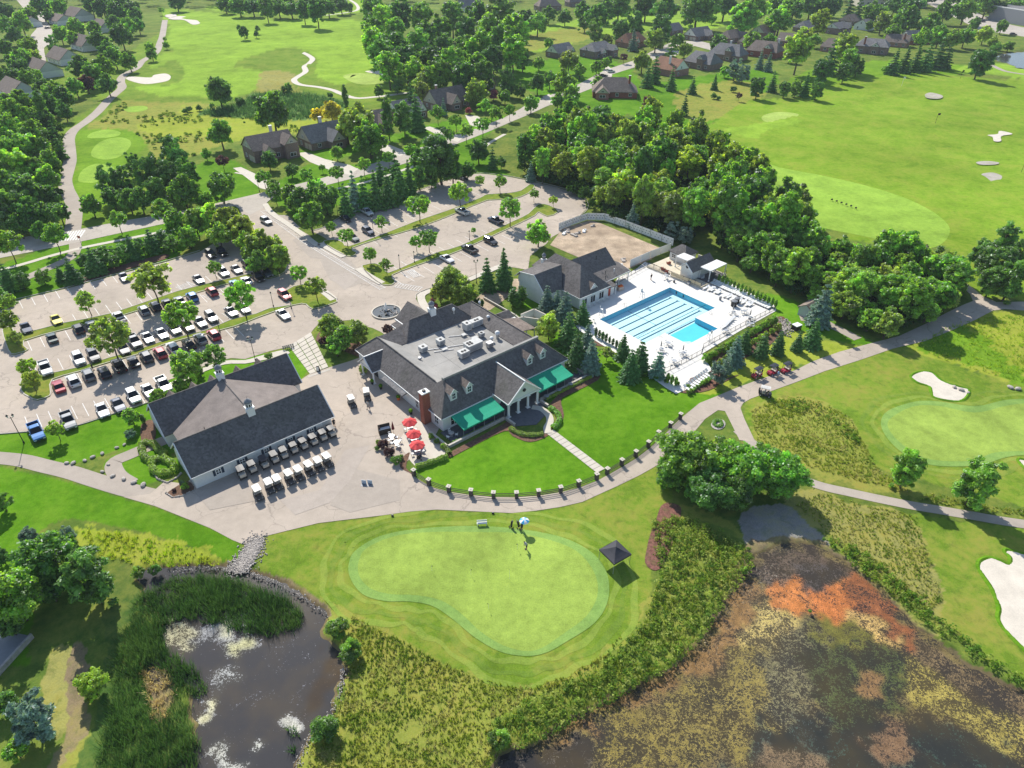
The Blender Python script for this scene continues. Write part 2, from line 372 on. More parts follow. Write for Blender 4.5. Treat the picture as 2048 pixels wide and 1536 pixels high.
def poly_mesh(name, pts, mat, z=0.0, kind='structure', up=None, parent=None):
    """a flat sheet with the outline pts (world x, y), tessellated, optional kerb depth"""
    bm = bmesh.new(); vs = [bm.verts.new((p[0], p[1], z)) for p in pts]
    f = bm.faces.new(vs)
    if f.normal.z < 0: f.normal_flip()
    if up:
        r = bmesh.ops.extrude_face_region(bm, geom=[f]); 
        for v in [g for g in r['geom'] if isinstance(g, bmesh.types.BMVert)]: v.co.z = z
        for v in vs: v.co.z = z-up
    bm.normal_update()
    bmesh.ops.triangulate(bm, faces=[g for g in bm.faces if len(g.verts) > 4])
    bmesh.ops.recalc_face_normals(bm, faces=bm.faces)
    if not up:
        for g in bm.faces:
            if g.normal.z < 0: g.normal_flip()
    me = bpy.data.meshes.new(name); bm.to_mesh(me); bm.free(); me.materials.append(mat)
    o = bpy.data.objects.new(name, me); COL.objects.link(o)
    if kind: o['kind'] = kind
    if parent: o.parent = parent
    return o
def gpx(pts, z=0.0): return [tuple(G(x, y, z)[:2]) for x, y in pts]
def sheet(name, px, mat, z=0.02, sm=0, up=None, kind='structure'):
    pts = gpx(px, z)
    if sm: pts = smooth(pts, sm)
    return poly_mesh(name, pts, mat, z, kind, up)
def strip_pts(line, width):
    """left and right border of a centreline of world points; width number or list"""
    L = []; Rr = []; n = len(line)
    for i in range(n):
        a = Vector(line[max(i-1, 0)]); b = Vector(line[min(i+1, n-1)]); d = (b-a).normalized(); nn = Vector((-d.y, d.x))
        w_ = width[i] if isinstance(width, list) else width
        p = Vector(line[i]); L.append(p+nn*w_/2); Rr.append(p-nn*w_/2)
    return L, Rr
def path(name, px, width, mat, z=0.02, sm=5, h=None, kind='structure'):
    line = gpx(px, z)
    if sm: line = smooth(line, sm, False)
    L, Rr = strip_pts(line, width); mb = MB(); n = len(line)
    for i in range(n-1):
        if h:
            mb.quad((*L[i], z+h), (*L[i+1], z+h), (*Rr[i+1], z+h), (*Rr[i], z+h))
            mb.quad((*L[i], z), (*L[i+1], z), (*L[i+1], z+h), (*L[i], z+h)); mb.quad((*Rr[i], z), (*Rr[i+1], z), (*Rr[i+1], z+h), (*Rr[i], z+h))
        else: mb.quad((*L[i], z), (*Rr[i], z), (*Rr[i+1], z), (*L[i+1], z))
    o = mb.build(name, mat, fix=bool(h))
    if kind: o['kind'] = kind
    return o
def kerb_ring(name, px, sm=4, w_=0.18, z0=0.0, z1=0.16, closed=True, parent=None):
    pts = gpx(px); pts = smooth(pts, sm, closed) if sm else pts
    if closed: pts = pts+[pts[0]]
    L, Rr = strip_pts(pts, w_); mb = MB()
    for i in range(len(pts)-1):
        mb.quad((*L[i], z1), (*L[i+1], z1), (*Rr[i+1], z1), (*Rr[i], z1))
        mb.quad((*L[i], z0), (*L[i+1], z0), (*L[i+1], z1), (*L[i], z1)); mb.quad((*Rr[i], z0), (*Rr[i+1], z0), (*Rr[i+1], z1), (*Rr[i], z1))
    o = mb.build(name, M['kerb'], parent); o['kind'] = 'structure'; return o
rnd = random.Random(7)

ORD = ['first','second','third','fourth','fifth','sixth','seventh','eighth','ninth','tenth','eleventh','twelfth','thirteenth','fourteenth','fifteenth','sixteenth','seventeenth','eighteenth','nineteenth','twentieth','twenty-first','twenty-second','twenty-third','twenty-fourth','twenty-fifth','twenty-sixth','twenty-seventh','twenty-eighth','twenty-ninth','thirtieth']
# ================================================================ GROUND
def inside(P, poly):
    x, y = P[:, 0], P[:, 1]; r = np.zeros(len(P), bool); n = len(poly)
    for i in range(n):
        x1, y1 = poly[i]; x2, y2 = poly[(i+1) % n]
        if y1 == y2: continue
        c = ((y1 > y) != (y2 > y)) & (x < (x2-x1)*(y-y1)/(y2-y1)+x1); r ^= c
    return r
def edge_dist(P, poly):
    d = np.full(len(P), 1e9); n = len(poly)
    for i in range(n):
        a = np.array(poly[i]); b = np.array(poly[(i+1) % n]); ab = b-a; L = ab@ab+1e-9
        t = np.clip(((P-a)@ab)/L, 0, 1); q = P-a-t[:, None]*ab; d = np.minimum(d, (q**2).sum(1))
    return np.sqrt(d)
def vnoise(P, sc, seed=0):
    """cheap smooth value noise, numpy"""
    q = P/sc; i = np.floor(q).astype(np.int64); f = q-i; f = f*f*(3-2*f)
    def h(a, b):
        n = (a*374761393+b*668265263+seed*974634777) & 0x7fffffff; n = (n ^ (n >> 13))*1274126177 & 0x7fffffff
        return (n & 0xffff)/65535.0
    return (h(i[:, 0], i[:, 1])*(1-f[:, 0])+h(i[:, 0]+1, i[:, 1])*f[:, 0])*(1-f[:, 1])+(h(i[:, 0], i[:, 1]+1)*(1-f[:, 0])+h(i[:, 0]+1, i[:, 1]+1)*f[:, 0])*f[:, 1]
LPOND = smooth(gpx([(280,1146),(330,1136),(400,1131),(455,1136),(505,1143),(545,1157),(580,1178),(622,1203),(652,1225),(652,1240),(640,1262),(662,1288),(678,1308),(688,1335),(690,1352),(676,1368),(672,1392),(664,1410),(662,1432),(640,1442),(632,1450),(610,1470),(600,1500),(590,1536),(560,1620),(300,1640),(300,1560),(370,1520),(395,1470),(385,1430),(390,1400),(370,1370),(310,1370),(290,1310),(320,1270),(330,1240),(300,1200)], -0.35), 3)
RPOND = smooth(gpx([(1500,1128),(1530,1100),(1590,1088),(1650,1100),(1690,1128),(1725,1155),(1780,1200),(1832,1255),(1872,1287),(1930,1325),(1990,1365),(2060,1392),(2300,1500),(2400,1800),(950,1800),(985,1540),(1010,1512),(1060,1492),(1110,1470),(1150,1440),(1205,1412),(1262,1380),(1330,1345),(1385,1302),(1410,1268),(1440,1222),(1462,1190),(1478,1160)], -0.35), 3)
FPOND = smooth(gpx([(1982,117),(2010,108),(2060,104),(2200,100),(2240,140),(2060,138),(2020,128),(2000,122)], -0.35), 3)
# colours are turf reflectances; the fourth number says how patchy and dry the sward is
C_ROUGH = (0.15,0.26,0.024,.4); C_FAIR = (0.235,0.385,0.035,.12); C_MEAD = (0.27,0.31,0.055,.95); C_DRY = (0.33,0.32,0.10,1.0)
C_LAWN = (0.098,0.245,0.009,.14); C_YEL = (0.31,0.38,0.04,.55); C_WEED = (0.17,0.24,0.04,.8); C_RANGE = (0.19,0.33,0.022,.5); C_BANK = (0.26,0.20,0.12,.7)
C_STRIPE = (0.165,0.27,0.026,.75); C_LIME = (0.14,0.28,0.014,.15); C_DARK = (0.10,0.17,0.03,.5)
ZONES = [
 # far course, left
 ([(0,180),(200,130),(330,60),(400,20),(470,10),(560,30),(720,20),(760,90),(830,150),(880,175),(880,210),(700,215),(560,170),(420,230),(300,420),(150,480),(110,420),(110,300),(200,200)], C_ROUGH, 1.5),
 ([(322,24),(345,16),(430,26),(560,38),(640,36),(718,42),(733,62),(748,95),(775,120),(792,138),(778,150),(738,152),(690,168),(662,166),(630,146),(636,116),(600,98),(566,94),(520,108),(478,122),(470,132),(520,140),(524,160),(505,183),(480,190),(440,197),(385,192),(335,194),(290,184),(262,172),(300,172),(350,168),(368,150),(362,128),(340,122),(318,135),(300,132),(322,108),(350,100),(330,84),(340,60)], C_FAIR, 1.0),
 ([(430,10),(560,20),(700,0),(740,0),(735,20),(640,30),(430,22)], C_FAIR, 1.0),
 ([(300,203),(240,203),(205,235),(175,262),(240,262),(290,275),(300,310),(340,330),(420,300),(500,270),(640,262),(690,245),(690,215),(640,200),(600,180),(560,150),(520,168),(500,200),(460,212),(400,206)], C_MEAD, 3),
 ([(275,255),(300,235),(350,232),(380,210),(440,225),(520,240),(640,240),(660,255),(520,275),(440,280),(400,268),(330,275)], C_YEL, 4),
 ([(430,215),(480,205),(500,188),(560,182),(640,190),(690,205),(680,225),(600,240),(520,238),(440,232),(395,228)], (0.10,0.20,0.05,.3), 2),
 ([(520,150),(545,140),(590,150),(585,170),(560,185),(520,180)], C_DRY, 2),
 ([(150,265),(180,260),(250,258),(282,275),(290,290),(265,320),(240,335),(255,352),(235,390),(150,455),(130,400),(152,340),(150,300)], C_LIME, 1.5),
 ([(150,235),(200,210),(190,225),(150,262),(125,290),(130,340),(122,390),(110,350),(100,290)], C_ROUGH, 1.5),
 # verges along the street
 ([(-50,520),(0,530),(160,472),(260,455),(420,415),(470,412),(470,440),(400,470),(340,520),(200,555),(130,575),(0,610),(-50,625)], C_LAWN, 1.0),
 ([(395,330),(440,315),(490,335),(520,390),(480,400),(395,405),(380,380)], C_LAWN, 1),
 ([(540,375),(640,320),(700,330),(830,290),(900,270),(1000,230),(1010,245),(960,290),(1040,370),(980,360),(900,340),(700,400),(620,440),(560,410)], C_LAWN, 1),
 ([(560,310),(660,320),(760,290),(960,250),(900,240),(700,290),(600,300)], C_LAWN, 1),
 # far middle and right
 ([(980,85),(1060,60),(1150,40),(1240,25),(1470,25),(1470,45),(1400,62),(1300,62),(1180,78),(1100,100),(1000,108)], C_FAIR, 2),
 ([(980,95),(1060,70),(1190,50),(1180,78),(1100,92),(1050,105),(990,112)], C_MEAD, 2),
 ([(1010,140),(1090,120),(1200,110),(1280,160),(1230,250),(1100,200),(1020,160)], C_LAWN, 2),
 ([(1260,230),(1300,170),(1500,140),(1560,150),(1540,180),(1500,200),(1480,230),(1400,250),(1330,260)], C_LAWN, 2),
 ([(1350,190),(1400,170),(1480,160),(1530,190),(1480,220),(1430,240),(1370,235)], C_MEAD, 3),
 ([(1660,130),(1850,120),(1960,145),(1800,155),(1700,170),(1600,190),(1560,170)], C_LIME, 2),
 # the range
 ([(1380,262),(1430,245),(1500,200),(1600,195),(1700,160),(1830,148),(1900,150),(2000,160),(2300,170),(2500,600),(2300,640),(2048,600),(1960,590),(1930,560),(1890,490),(1700,480),(1640,400),(1500,310)], C_RANGE, 2),
 ([(1910,140),(1990,128),(2300,140),(2300,180),(2000,152)], C_FAIR, 2),
 ([(1500,250),(1560,240),(1600,240),(1590,250),(1530,262),(1520,275),(1480,272),(1450,258)], C_FAIR, 1),
 # lawns round the clubhouse
 ([(0,862),(60,855),(155,845),(300,800),(340,760),(420,735),(470,718),(620,700),(600,760),(380,900),(250,900),(155,925),(120,932),(60,920),(-60,900),(-60,865)], C_LAWN, .4),
 ([(205,928),(240,905),(300,880),(340,910),(368,940),(330,955),(285,972),(255,960),(222,945)], C_LAWN, .3),
 ([(822,938),(895,912),(925,890),(1005,850),(1035,868),(1080,868),(1098,868),(1197,945),(1150,972),(1070,988),(1000,993),(900,982),(850,962)], C_LAWN, .3),
 ([(1090,780),(1170,760),(1240,700),(1300,740),(1380,770),(1450,785),(1372,825),(1300,892),(1212,940),(1196,930),(1105,855),(1125,830)], C_LAWN, .3),
 ([(1030,570),(1060,560),(1100,640),(1140,690),(1220,700),(1260,760),(1150,780),(1080,640),(1040,610)], C_LAWN, .5),
 ([(1400,560),(1570,640),(1640,680),(1740,690),(1640,720),(1560,745),(1470,770),(1430,790),(1360,760),(1480,720),(1560,640)], C_YEL, 2),
 ([(1500,600),(1560,590),(1700,660),(1740,690),(1600,660)], C_LAWN, 1),
 # left front
 ([(-80,930),(0,935),(105,955),(245,995),(380,1041),(482,1088),(470,1120),(455,1132),(430,1110),(330,1075),(200,1045),(120,1040),(40,1100),(0,1180),(-80,1200)], C_LAWN, .4),
 ([(150,1050),(230,1060),(330,1078),(420,1108),(452,1135),(400,1140),(330,1138),(280,1130),(200,1100),(150,1075)], C_YEL, 2),
 ([(-80,1100),(40,1100),(60,1160),(60,1300),(20,1330),(-80,1330)], C_LAWN, 1.5),
 ([(95,1320),(140,1295),(145,1380),(120,1470),(90,1480),(80,1400)], C_DRY, 1),
 ([(140,1300),(165,1300),(170,1480),(120,1540),(100,1540),(130,1440)], C_BANK, 1),
 ([(150,1490),(200,1460),(220,1600),(120,1600)], C_MEAD, 2),
 ([(220,1160),(260,1130),(300,1180),(330,1250),(300,1380),(400,1420),(380,1600),(170,1600),(190,1400),(220,1250)], (0.07,0.14,0.03,.4), 1.5),
 ([(285,1335),(330,1338),(345,1380),(330,1440),(305,1430),(295,1380)], C_BANK, 1),
 # putting green surround
 ([(533,1072),(640,1047),(762,1033),(874,1021),(937,1025),(1024,1028),(1074,1023),(1164,1005),(1239,970),(1330,930),(1345,1000),(1300,1060),(1308,1110),(1296,1190),(1270,1240),(1210,1300),(1140,1345),(1060,1370),(1010,1368),(950,1350),(880,1320),(800,1275),(740,1240),(680,1215),(640,1200),(590,1165),(520,1135)], C_STRIPE, .5),
 # meadow round the ponds
 ([(640,1190),(740,1240),(880,1320),(950,1350),(1010,1368),(1060,1370),(1140,1345),(1210,1300),(1270,1240),(1296,1190),(1340,1130),(1310,1040),(1390,1010),(1500,1080),(1510,1140),(1450,1230),(1380,1310),(1200,1420),(1080,1490),(1000,1530),(980,1640),(560,1640),(600,1500),(690,1400),(660,1240)], C_MEAD, 1.0),
 ([(510,1140),(560,1150),(650,1205),(660,1235),(600,1190),(520,1155)], C_BANK, .6),
 ([(1300,1040),(1400,1040),(1500,1090),(1510,1130),(1420,1260),(1320,1360),(1190,1430),(1080,1490),(1010,1480),(980,1440),(1080,1390),(1200,1330),(1290,1220),(1330,1120)], C_WEED, 1.0),
 # right front
 ([(1488,800),(1560,775),(1640,735),(1740,705),(1800,690),(1830,700),(2000,760),(2200,800),(2200,1020),(2000,1000),(1850,960),(1700,920),(1560,900),(1515,885)], C_STRIPE, 1),
 ([(1500,815),(1560,795),(1640,800),(1700,835),(1735,900),(1760,940),(1870,1000),(2080,1035),(1900,1010),(1780,985),(1620,950),(1560,900),(1510,870)], C_MEAD, 1.5),
 ([(1810,690),(1900,640),(1990,625),(2200,620),(2300,800),(2048,770),(1960,745),(1880,720)], C_YEL, 1.5),
 ([(1835,690),(1910,650),(1960,670),(2040,740),(2080,790),(1990,745),(1900,715)], C_LIME, 3),
 ([(1600,975),(1700,1000),(1800,1020),(1840,1060),(1870,1140),(1900,1200),(1880,1280),(1780,1190),(1700,1120),(1640,1060),(1560,1010)], C_DRY, 1.5),
 ([(1800,1020),(1900,1040),(2060,1060),(2300,1100),(2300,1480),(2060,1380),(1960,1330),(1895,1260),(1880,1170),(1840,1060)], C_STRIPE, 1),
 ([(1640,1070),(1700,1130),(1760,1170),(1850,1250),(1930,1310),(2060,1385),(2060,1365),(1960,1300),(1880,1235),(1800,1165),(1720,1100)], C_WEED, .8),
 ([(1480,1030),(1520,1010),(1570,1008),(1600,1030),(1650,1080),(1660,1100),(1590,1090),(1530,1100),(1495,1090)], (0.33,0.31,0.29,.5), .8),
 ([(1495,1090),(1530,1075),(1590,1075),(1650,1085),(1700,1120),(1780,1190),(1800,1220),(1700,1140),(1590,1095),(1520,1110),(1480,1160),(1460,1150)], C_BANK, .8),
]
def build_ground():
    az = [-180+i*6 for i in range(20)]+list(np.arange(-60, 60.01, 0.16))+[66+i*6 for i in range(19)]
    az = np.radians(np.array(sorted(set(np.round(az, 4)))))
    dep = np.concatenate([[89.0, 84, 78, 72, 68], np.arange(65.5, 6, -0.13), np.arange(6, 2.2, -0.08), [2.0, 1.7, 1.4, 1.1, 0.9, 0.7]])
    rad = HC/np.tan(np.radians(dep))
    A, Rr = np.meshgrid(az, rad, indexing='ij')
    X = (np.sin(A)*Rr).ravel(); Y = (np.cos(A)*Rr).ravel(); P = np.stack([X, Y], 1); n = len(P)
    z = np.zeros(n)
    scale = np.maximum(0.25, np.hypot(X, Y)/260.0)
    J = P.copy()
    jx = (vnoise(P, 2.3, 1)-.5)+(vnoise(P, 0.7, 3)-.5)*.6; jy = (vnoise(P, 2.3, 2)-.5)+(vnoise(P, 0.7, 4)-.5)*.6
    col = np.tile(np.array((0.11, 0.18, 0.03, .5), float), (n, 1))
    big = vnoise(P, 60, 9)[:, None]; col[:, :3] *= 0.8+0.5*big
    for px, c, jit in ZONES:
        q = J+np.stack([jx, jy], 1)*jit*1.1
        m = inside(q, smooth(gpx(px), 3)); col[m] = c
    # ponds: lower the bed, muddy rim
    for poly, dpt in ((LPOND, 1.3), (RPOND, 1.2), (FPOND, 1.2)):
        xs = [p[0] for p in poly]; ys = [p[1] for p in poly]
        near = (X > min(xs)-4) & (X < max(xs)+4) & (Y > min(ys)-4) & (Y < max(ys)+4)
        idx = np.where(near)[0]; Q = P[idx]+np.stack([jx, jy], 1)[idx]*0.8
        d = edge_dist(Q, poly); ins = inside(Q, poly); sd_ = np.where(ins, d, -d)
        zz = np.where(sd_ > -1.2, -0.35-np.clip(sd_, -1.2, 3)*0.32, 0.0)
        zz = np.minimum(zz, 0); zz = np.where(sd_ < -1.2, 0, zz); z[idx] = zz
        rim = (sd_ > -0.5); col[idx[rim]] = (0.16, 0.12, 0.07, .4)
    ph = [S(*q)[:2] for q in [(99.9,-90),(125.4,-90),(125.2,-75.5),(118,-75.5),(117.8,-69.4),(106.4,-69.4),(106.4,-75.5),(99.9,-75.5)]]
    z[inside(P, ph)] = -2.2
    # grassy undulation well away from anything built
    far = np.clip((np.hypot(X, Y)-230)/80, 0, 1)
    rg = inside(P, gpx([(1500,255),(1900,158),(2300,165),(2500,600),(2048,590),(1930,540),(1780,370),(1640,300)]))
    fw = inside(P, gpx([(330,30),(720,45),(780,120),(640,150),(560,95),(470,125),(500,180),(330,190),(370,130)]))
    z += np.where(rg | fw, (vnoise(P, 24, 21)-.5)*1.3*far, 0)
    z -= 0.03
    nA, nR = len(az), len(rad)
    i = np.arange(nA-1)[:, None]*nR+np.arange(nR-1)[None, :]
    quads = np.stack([i, i+1, i+nR+1, i+nR], -1).reshape(-1, 4)
    me = bpy.data.meshes.new('ground'); me.vertices.add(n); me.vertices.foreach_set('co', np.stack([X, Y, z], 1).ravel())
    me.loops.add(quads.size); me.loops.foreach_set('vertex_index', quads.ravel()); me.polygons.add(len(quads))
    me.polygons.foreach_set('loop_start', np.arange(0, quads.size, 4)); me.polygons.foreach_set('loop_total', np.full(len(quads), 4))
    me.update(); me.polygons.foreach_set('use_smooth', [True]*len(quads))
    a = me.attributes.new('gcol', 'FLOAT_COLOR', 'POINT'); a.data.foreach_set('color', col.ravel())
    me.materials.append(M['ground']); o = bpy.data.objects.new('ground', me); COL.objects.link(o); o['kind'] = 'structure'
    return o
GROUND = build_ground()
# check winding faces up
if GROUND.data.polygons[1000].normal.z < 0: GROUND.data.flip_normals()

# ---------------------------------------------------------------- ponds
def pond(name, poly, zones, base, cell, lab=None):
    xs = [p[0] for p in poly]; ys = [p[1] for p in poly]
    gx = np.arange(min(xs)-1, max(xs)+1, cell); gy = np.arange(min(ys)-1, max(ys)+1, cell)
    A, B = np.meshgrid(gx, gy, indexing='ij'); P = np.stack([A.ravel(), B.ravel()], 1); n = len(P)
    col = np.tile(np.array(base, float), (n, 1))
    j = np.stack([(vnoise(P, 2.5, 31)-.5)+(vnoise(P, .8, 33)-.5)*.7, (vnoise(P, 2.5, 32)-.5)+(vnoise(P, .8, 34)-.5)*.7], 1)
    for px, c, jit in zones:
        m = inside(P+j*(jit+1.2)*1.5, smooth(gpx(px, -0.35), 3)); col[m] = c
    C3 = col.reshape(len(gx), len(gy), 4)
    for _ in range(2):
        C3[1:-1, 1:-1] = (C3[1:-1, 1:-1]*2+C3[2:, 1:-1]+C3[:-2, 1:-1]+C3[1:-1, 2:]+C3[1:-1, :-2])/6
    col = C3.reshape(-1, 4)
    keep = inside(P, poly) | (edge_dist(P, poly) < 1.5)
    nA, nB = len(gx), len(gy); i = np.arange(nA-1)[:, None]*nB+np.arange(nB-1)[None, :]
    q = np.stack([i, i+nB, i+nB+1, i+1], -1).reshape(-1, 4); q = q[keep[q].all(1)]
    me = bpy.data.meshes.new(name); me.vertices.add(n); me.vertices.foreach_set('co', np.stack([P[:, 0], P[:, 1], np.full(n, -0.35)], 1).ravel())
    me.loops.add(q.size); me.loops.foreach_set('vertex_index', q.ravel()); me.polygons.add(len(q))
    me.polygons.foreach_set('loop_start', np.arange(0, q.size, 4)); me.polygons.foreach_set('loop_total', np.full(len(q), 4)); me.update()
    a = me.attributes.new('acol', 'FLOAT_COLOR', 'POINT'); a.data.foreach_set('color', col.ravel())
    me.materials.append(M['pond']); o = bpy.data.objects.new(name, me); COL.objects.link(o); o['kind'] = 'structure'
    return o
def pond_material():
    """dark water; algae, weed and painted sparkle specks lie on it where the stored cover says so"""
    m, t, b = nodes('pond_water', 0.12, 0.22); c = world_coord(t)
    a = N(t, 'ShaderNodeAttribute'); a.attribute_name = 'acol'
    n1 = noise_tex(t, 0.35, 6, 0.68, c, 0.8); n2 = noise_tex(t, 3.2, 5, 0.7, c, 0.4); n3 = noise_tex(t, 9.0, 3, 0.6, c)
    f = math_n(t, 'ADD', math_n(t, 'MULTIPLY', n1, 0.34), math_n(t, 'ADD', math_n(t, 'MULTIPLY', n2, 0.42), math_n(t, 'MULTIPLY', n3, 0.24)))
    # cover 0..1 -> threshold
    th = math_n(t, 'SUBTRACT', 0.64, math_n(t, 'MULTIPLY', a.outputs['Alpha'], 0.27))
    cov = maprange(t, math_n(t, 'SUBTRACT', f, th), -0.008, 0.012, 0.0, 1.0)
    w1 = mixc(t, maprange(t, noise_tex(t, 0.15, 4, 0.6, c), 0.4, 0.65, 0, 1), (0.028, 0.026, 0.024), (0.055, 0.042, 0.024))
    w1 = mixc(t, 0.10, w1, a.outputs['Color'])
    v = N(t, 'ShaderNodeCombineColor'); g = math_n(t, 'MULTIPLY', maprange(t, n3, 0.3, 0.7, 0.5, 1.35), maprange(t, noise_tex(t, 1.1, 5, 0.7, c), 0.3, 0.7, 0.55, 1.35)); [t.links.new(g, v.inputs[i]) for i in range(3)]
    al = mixc(t, 1.0, a.outputs['Color'], v.outputs[0], 'MULTIPLY')
    t.links.new(mixc(t, cov, w1, al), b.inputs['Base Color'])
    t.links.new(maprange(t, cov, 0, 1, 0.10, 0.9), b.inputs['Roughness'])
    h = math_n(t, 'ADD', math_n(t, 'MULTIPLY', cov, 0.7), math_n(t, 'MULTIPLY', n3, 0.15))
    bump(t, b, h, 0.35, 0.08)
    return m
M['pond'] = pond_material()
pond('pond_water', LPOND, [
  ([(330,1250),(370,1238),(395,1262),(380,1310),(350,1300),(330,1280)], (0.46,0.43,0.27,.55), .5),
  ([(385,1245),(470,1250),(520,1275),(540,1290),(500,1310),(430,1300),(390,1290)], (0.30,0.30,0.30,.55), .6),
  ([(465,1285),(500,1275),(515,1290),(490,1312),(468,1302)], (0.48,0.46,0.25,.66), .4),
  ([(425,1258),(470,1255),(475,1275),(440,1280)], (0.55,0.53,0.36,.8), .4),
  ([(550,1435),(575,1420),(592,1440),(590,1475),(560,1470)], (0.55,0.53,0.45,.85), .6),
  ([(388,1412),(420,1405),(425,1425),(400,1440)], (0.62,0.58,0.33,.9), .3),
  ([(440,1330),(480,1330),(470,1370),(430,1400),(410,1385)], (0.40,0.40,0.38,.42), .8),
  ([(640,1290),(688,1330),(672,1400),(640,1430),(600,1440),(610,1400),(650,1360)], (0.30,0.19,0.10,.12), .8),
  ([(430,1490),(500,1500),(490,1540),(420,1540)], (0.50,0.49,0.42,.6), .8)],
  (0.26, 0.26, 0.29, .17), 0.35)  # thin pale base cover paints the sparkle on the dark water
pond('marsh_pond', RPOND, [
  ([(1430,1240),(1480,1170),(1520,1180),(1500,1250),(1420,1320),(1330,1380),(1200,1440),(1120,1490),(1130,1450),(1330,1345),(1400,1290)], (0.25,0.145,0.055,.60), .6),
  ([(1500,1130),(1590,1090),(1650,1100),(1700,1130),(1690,1160),(1600,1150),(1540,1170)], (0.12,0.085,0.06,.45), .6),
  ([(1545,1180),(1585,1150),(1620,1160),(1625,1205),(1600,1245),(1560,1240)], (0.52,0.19,0.055,.62), .5),
  ([(1640,1165),(1680,1165),(1740,1220),(1700,1240),(1660,1260),(1620,1240),(1625,1205)], (0.50,0.17,0.05,.62), .5),
  ([(1690,1150),(1740,1165),(1800,1225),(1835,1270),(1810,1290),(1760,1240),(1700,1215)], (0.27,0.10,0.04,.60), .5),
  ([(1590,1120),(1660,1125),(1652,1160),(1637,1185),(1626,1204),(1612,1180),(1598,1150)], (0.09,0.075,0.07,.4), .3),
  ([(1500,1230),(1545,1200),(1580,1230),(1600,1250),(1560,1270),(1500,1280),(1470,1260)], (0.48,0.37,0.12,.50), .6),
  ([(1690,1225),(1730,1230),(1780,1265),(1800,1290),(1775,1292),(1740,1265),(1690,1245)], (0.58,0.38,0.13,.64), .3),
  ([(1630,1255),(1700,1245),(1760,1270),(1775,1290),(1700,1295),(1620,1285)], (0.15,0.14,0.03,.66), .4),
  ([(1420,1340),(1480,1280),(1560,1280),(1580,1330),(1560,1400),(1540,1500),(1300,1540),(1180,1540),(1200,1450),(1330,1390)], (0.25,0.195,0.05,.50), 1.2),
  ([(1520,1290),(1600,1260),(1640,1300),(1620,1400),(1560,1440),(1530,1380)], (0.19,0.17,0.08,.44), 1.0),
  ([(1800,1300),(1850,1310),(1890,1350),(1950,1380),(2030,1430),(2060,1500),(1990,1500),(1900,1440),(1830,1420),(1800,1360)], (0.36,0.29,0.07,.50), .8),
  ([(1830,1280),(1880,1300),(1960,1350),(2080,1410),(2080,1450),(1980,1410),(1890,1360),(1840,1310)], (0.20,0.14,0.07,.45), .5),
  ([(1630,1290),(1790,1300),(1790,1400),(1700,1440),(1620,1400)], (0.08,0.10,0.03,.42), 1.0),
  ([(1560,1440),(1700,1440),(1900,1470),(2080,1540),(2080,1640),(1500,1640),(1500,1500)], (0.045,0.08,0.06,.30), 1.0),
  ([(1770,1440),(1800,1430),(1830,1480),(1800,1520),(1740,1500),(1700,1460),(1740,1465)], (0.20,0.12,0.065,.58), .6),
  ([(1720,1360),(1755,1355),(1755,1390),(1725,1395)], (0.24,0.14,0.06,.60), .4),
  ([(1480,1530),(1600,1500),(1660,1560),(1500,1620)], (0.19,0.13,0.07,.55), .8),
  ([(1010,1510),(1100,1500),(1180,1480),(1160,1560),(1000,1640)], (0.12,0.10,0.08,.3), .8)],
  (0.17, 0.13, 0.05, .52), 0.3)
pond('far_pond_water', FPOND, [], (0.25, 0.32, 0.42, 0.0), 2.0)

# ---------------------------------------------------------------- paths, streets, car parks (each a sheet a few millimetres above the last)
YARD = [(247,994),(300,988),(330,962),(372,968),(480,840),(598,762),(617,749),(657,735),(700,722),(760,700),(800,745),(850,800),(882,850),(872,868),(850,900),(832,905),(802,935),(818,945),(842,962),(868,975),(900,984),(940,990),(985,994),(1024,995),(1074,992),(1124,984),(1164,973),(1199,959),(1239,937),(1274,916),(1300,896),(1324,874),(1345,852),(1366,833),(1399,806),(1441,789),(1472,776),(1515,760),(1560,745),(1589,741),(1627,722),(1680,703),(1743,686),(1798,672),(1850,648),(1896,624),(1930,608),(1946,602),(1940,588),(1921,569),(1905,560),(1915,556),(1945,575),(1965,592),(1993,604),(2060,603),(2300,605),(2300,625),(2060,622),(2010,618),(1986,621),(1950,640),(1900,662),(1850,682),(1811,691),(1786,697),(1720,720),(1650,742),(1598,762),(1540,783),(1502,797),(1486,806),(1481,816),(1489,838),(1511,884),(1479,880),(1462,846),(1450,822),(1436,820),(1410,838),(1385,868),(1350,900),(1319,928),(1280,950),(1239,970),(1164,1004),(1120,1014),(1074,1021),(1024,1026),(937,1022),(874,1019),(820,1023),(762,1031),(637,1046),(580,1060),(531,1072),(505,1082),(485,1088),(465,1080),(420,1056),(380,1040),(310,1012)]
sheet('yard', YARD, M['yard'], 0.016)
path('cart_path', [(-80,908),(-20,914),(40,920),(90,932),(140,944),(190,960),(250,978),(320,995)], 2.9, M['path'], 0.012)
path('cart_path', [(262,968),(235,950),(228,925),(262,908),(310,888),(330,880)], 2.6, M['path'], 0.020)
path('cart_path', [(1475,860),(1500,882),(1540,915),(1590,950),(1640,971),(1700,985),(1760,998),(1820,1010),(1880,1020),(1950,1032),(2020,1044),(2150,1062)], 1.9, M['path'], 0.012)
path('cart_path', [(330,40),(325,70),(320,85),(312,105),(285,122),(273,136),(248,150),(241,163),(244,175),(230,188),(215,202),(195,224),(172,243),(148,260),(138,277),(139,300),(140,322),(134,345),(130,362),(134,380),(142,396),(149,416),(148,440),(145,462)], 4.3, M['path'], 0.012)
path('cart_path', [(150,482),(150,500),(140,515),(115,528),(85,541),(50,556),(0,575),(-60,590)], 3.0, M['path'], 0.012)
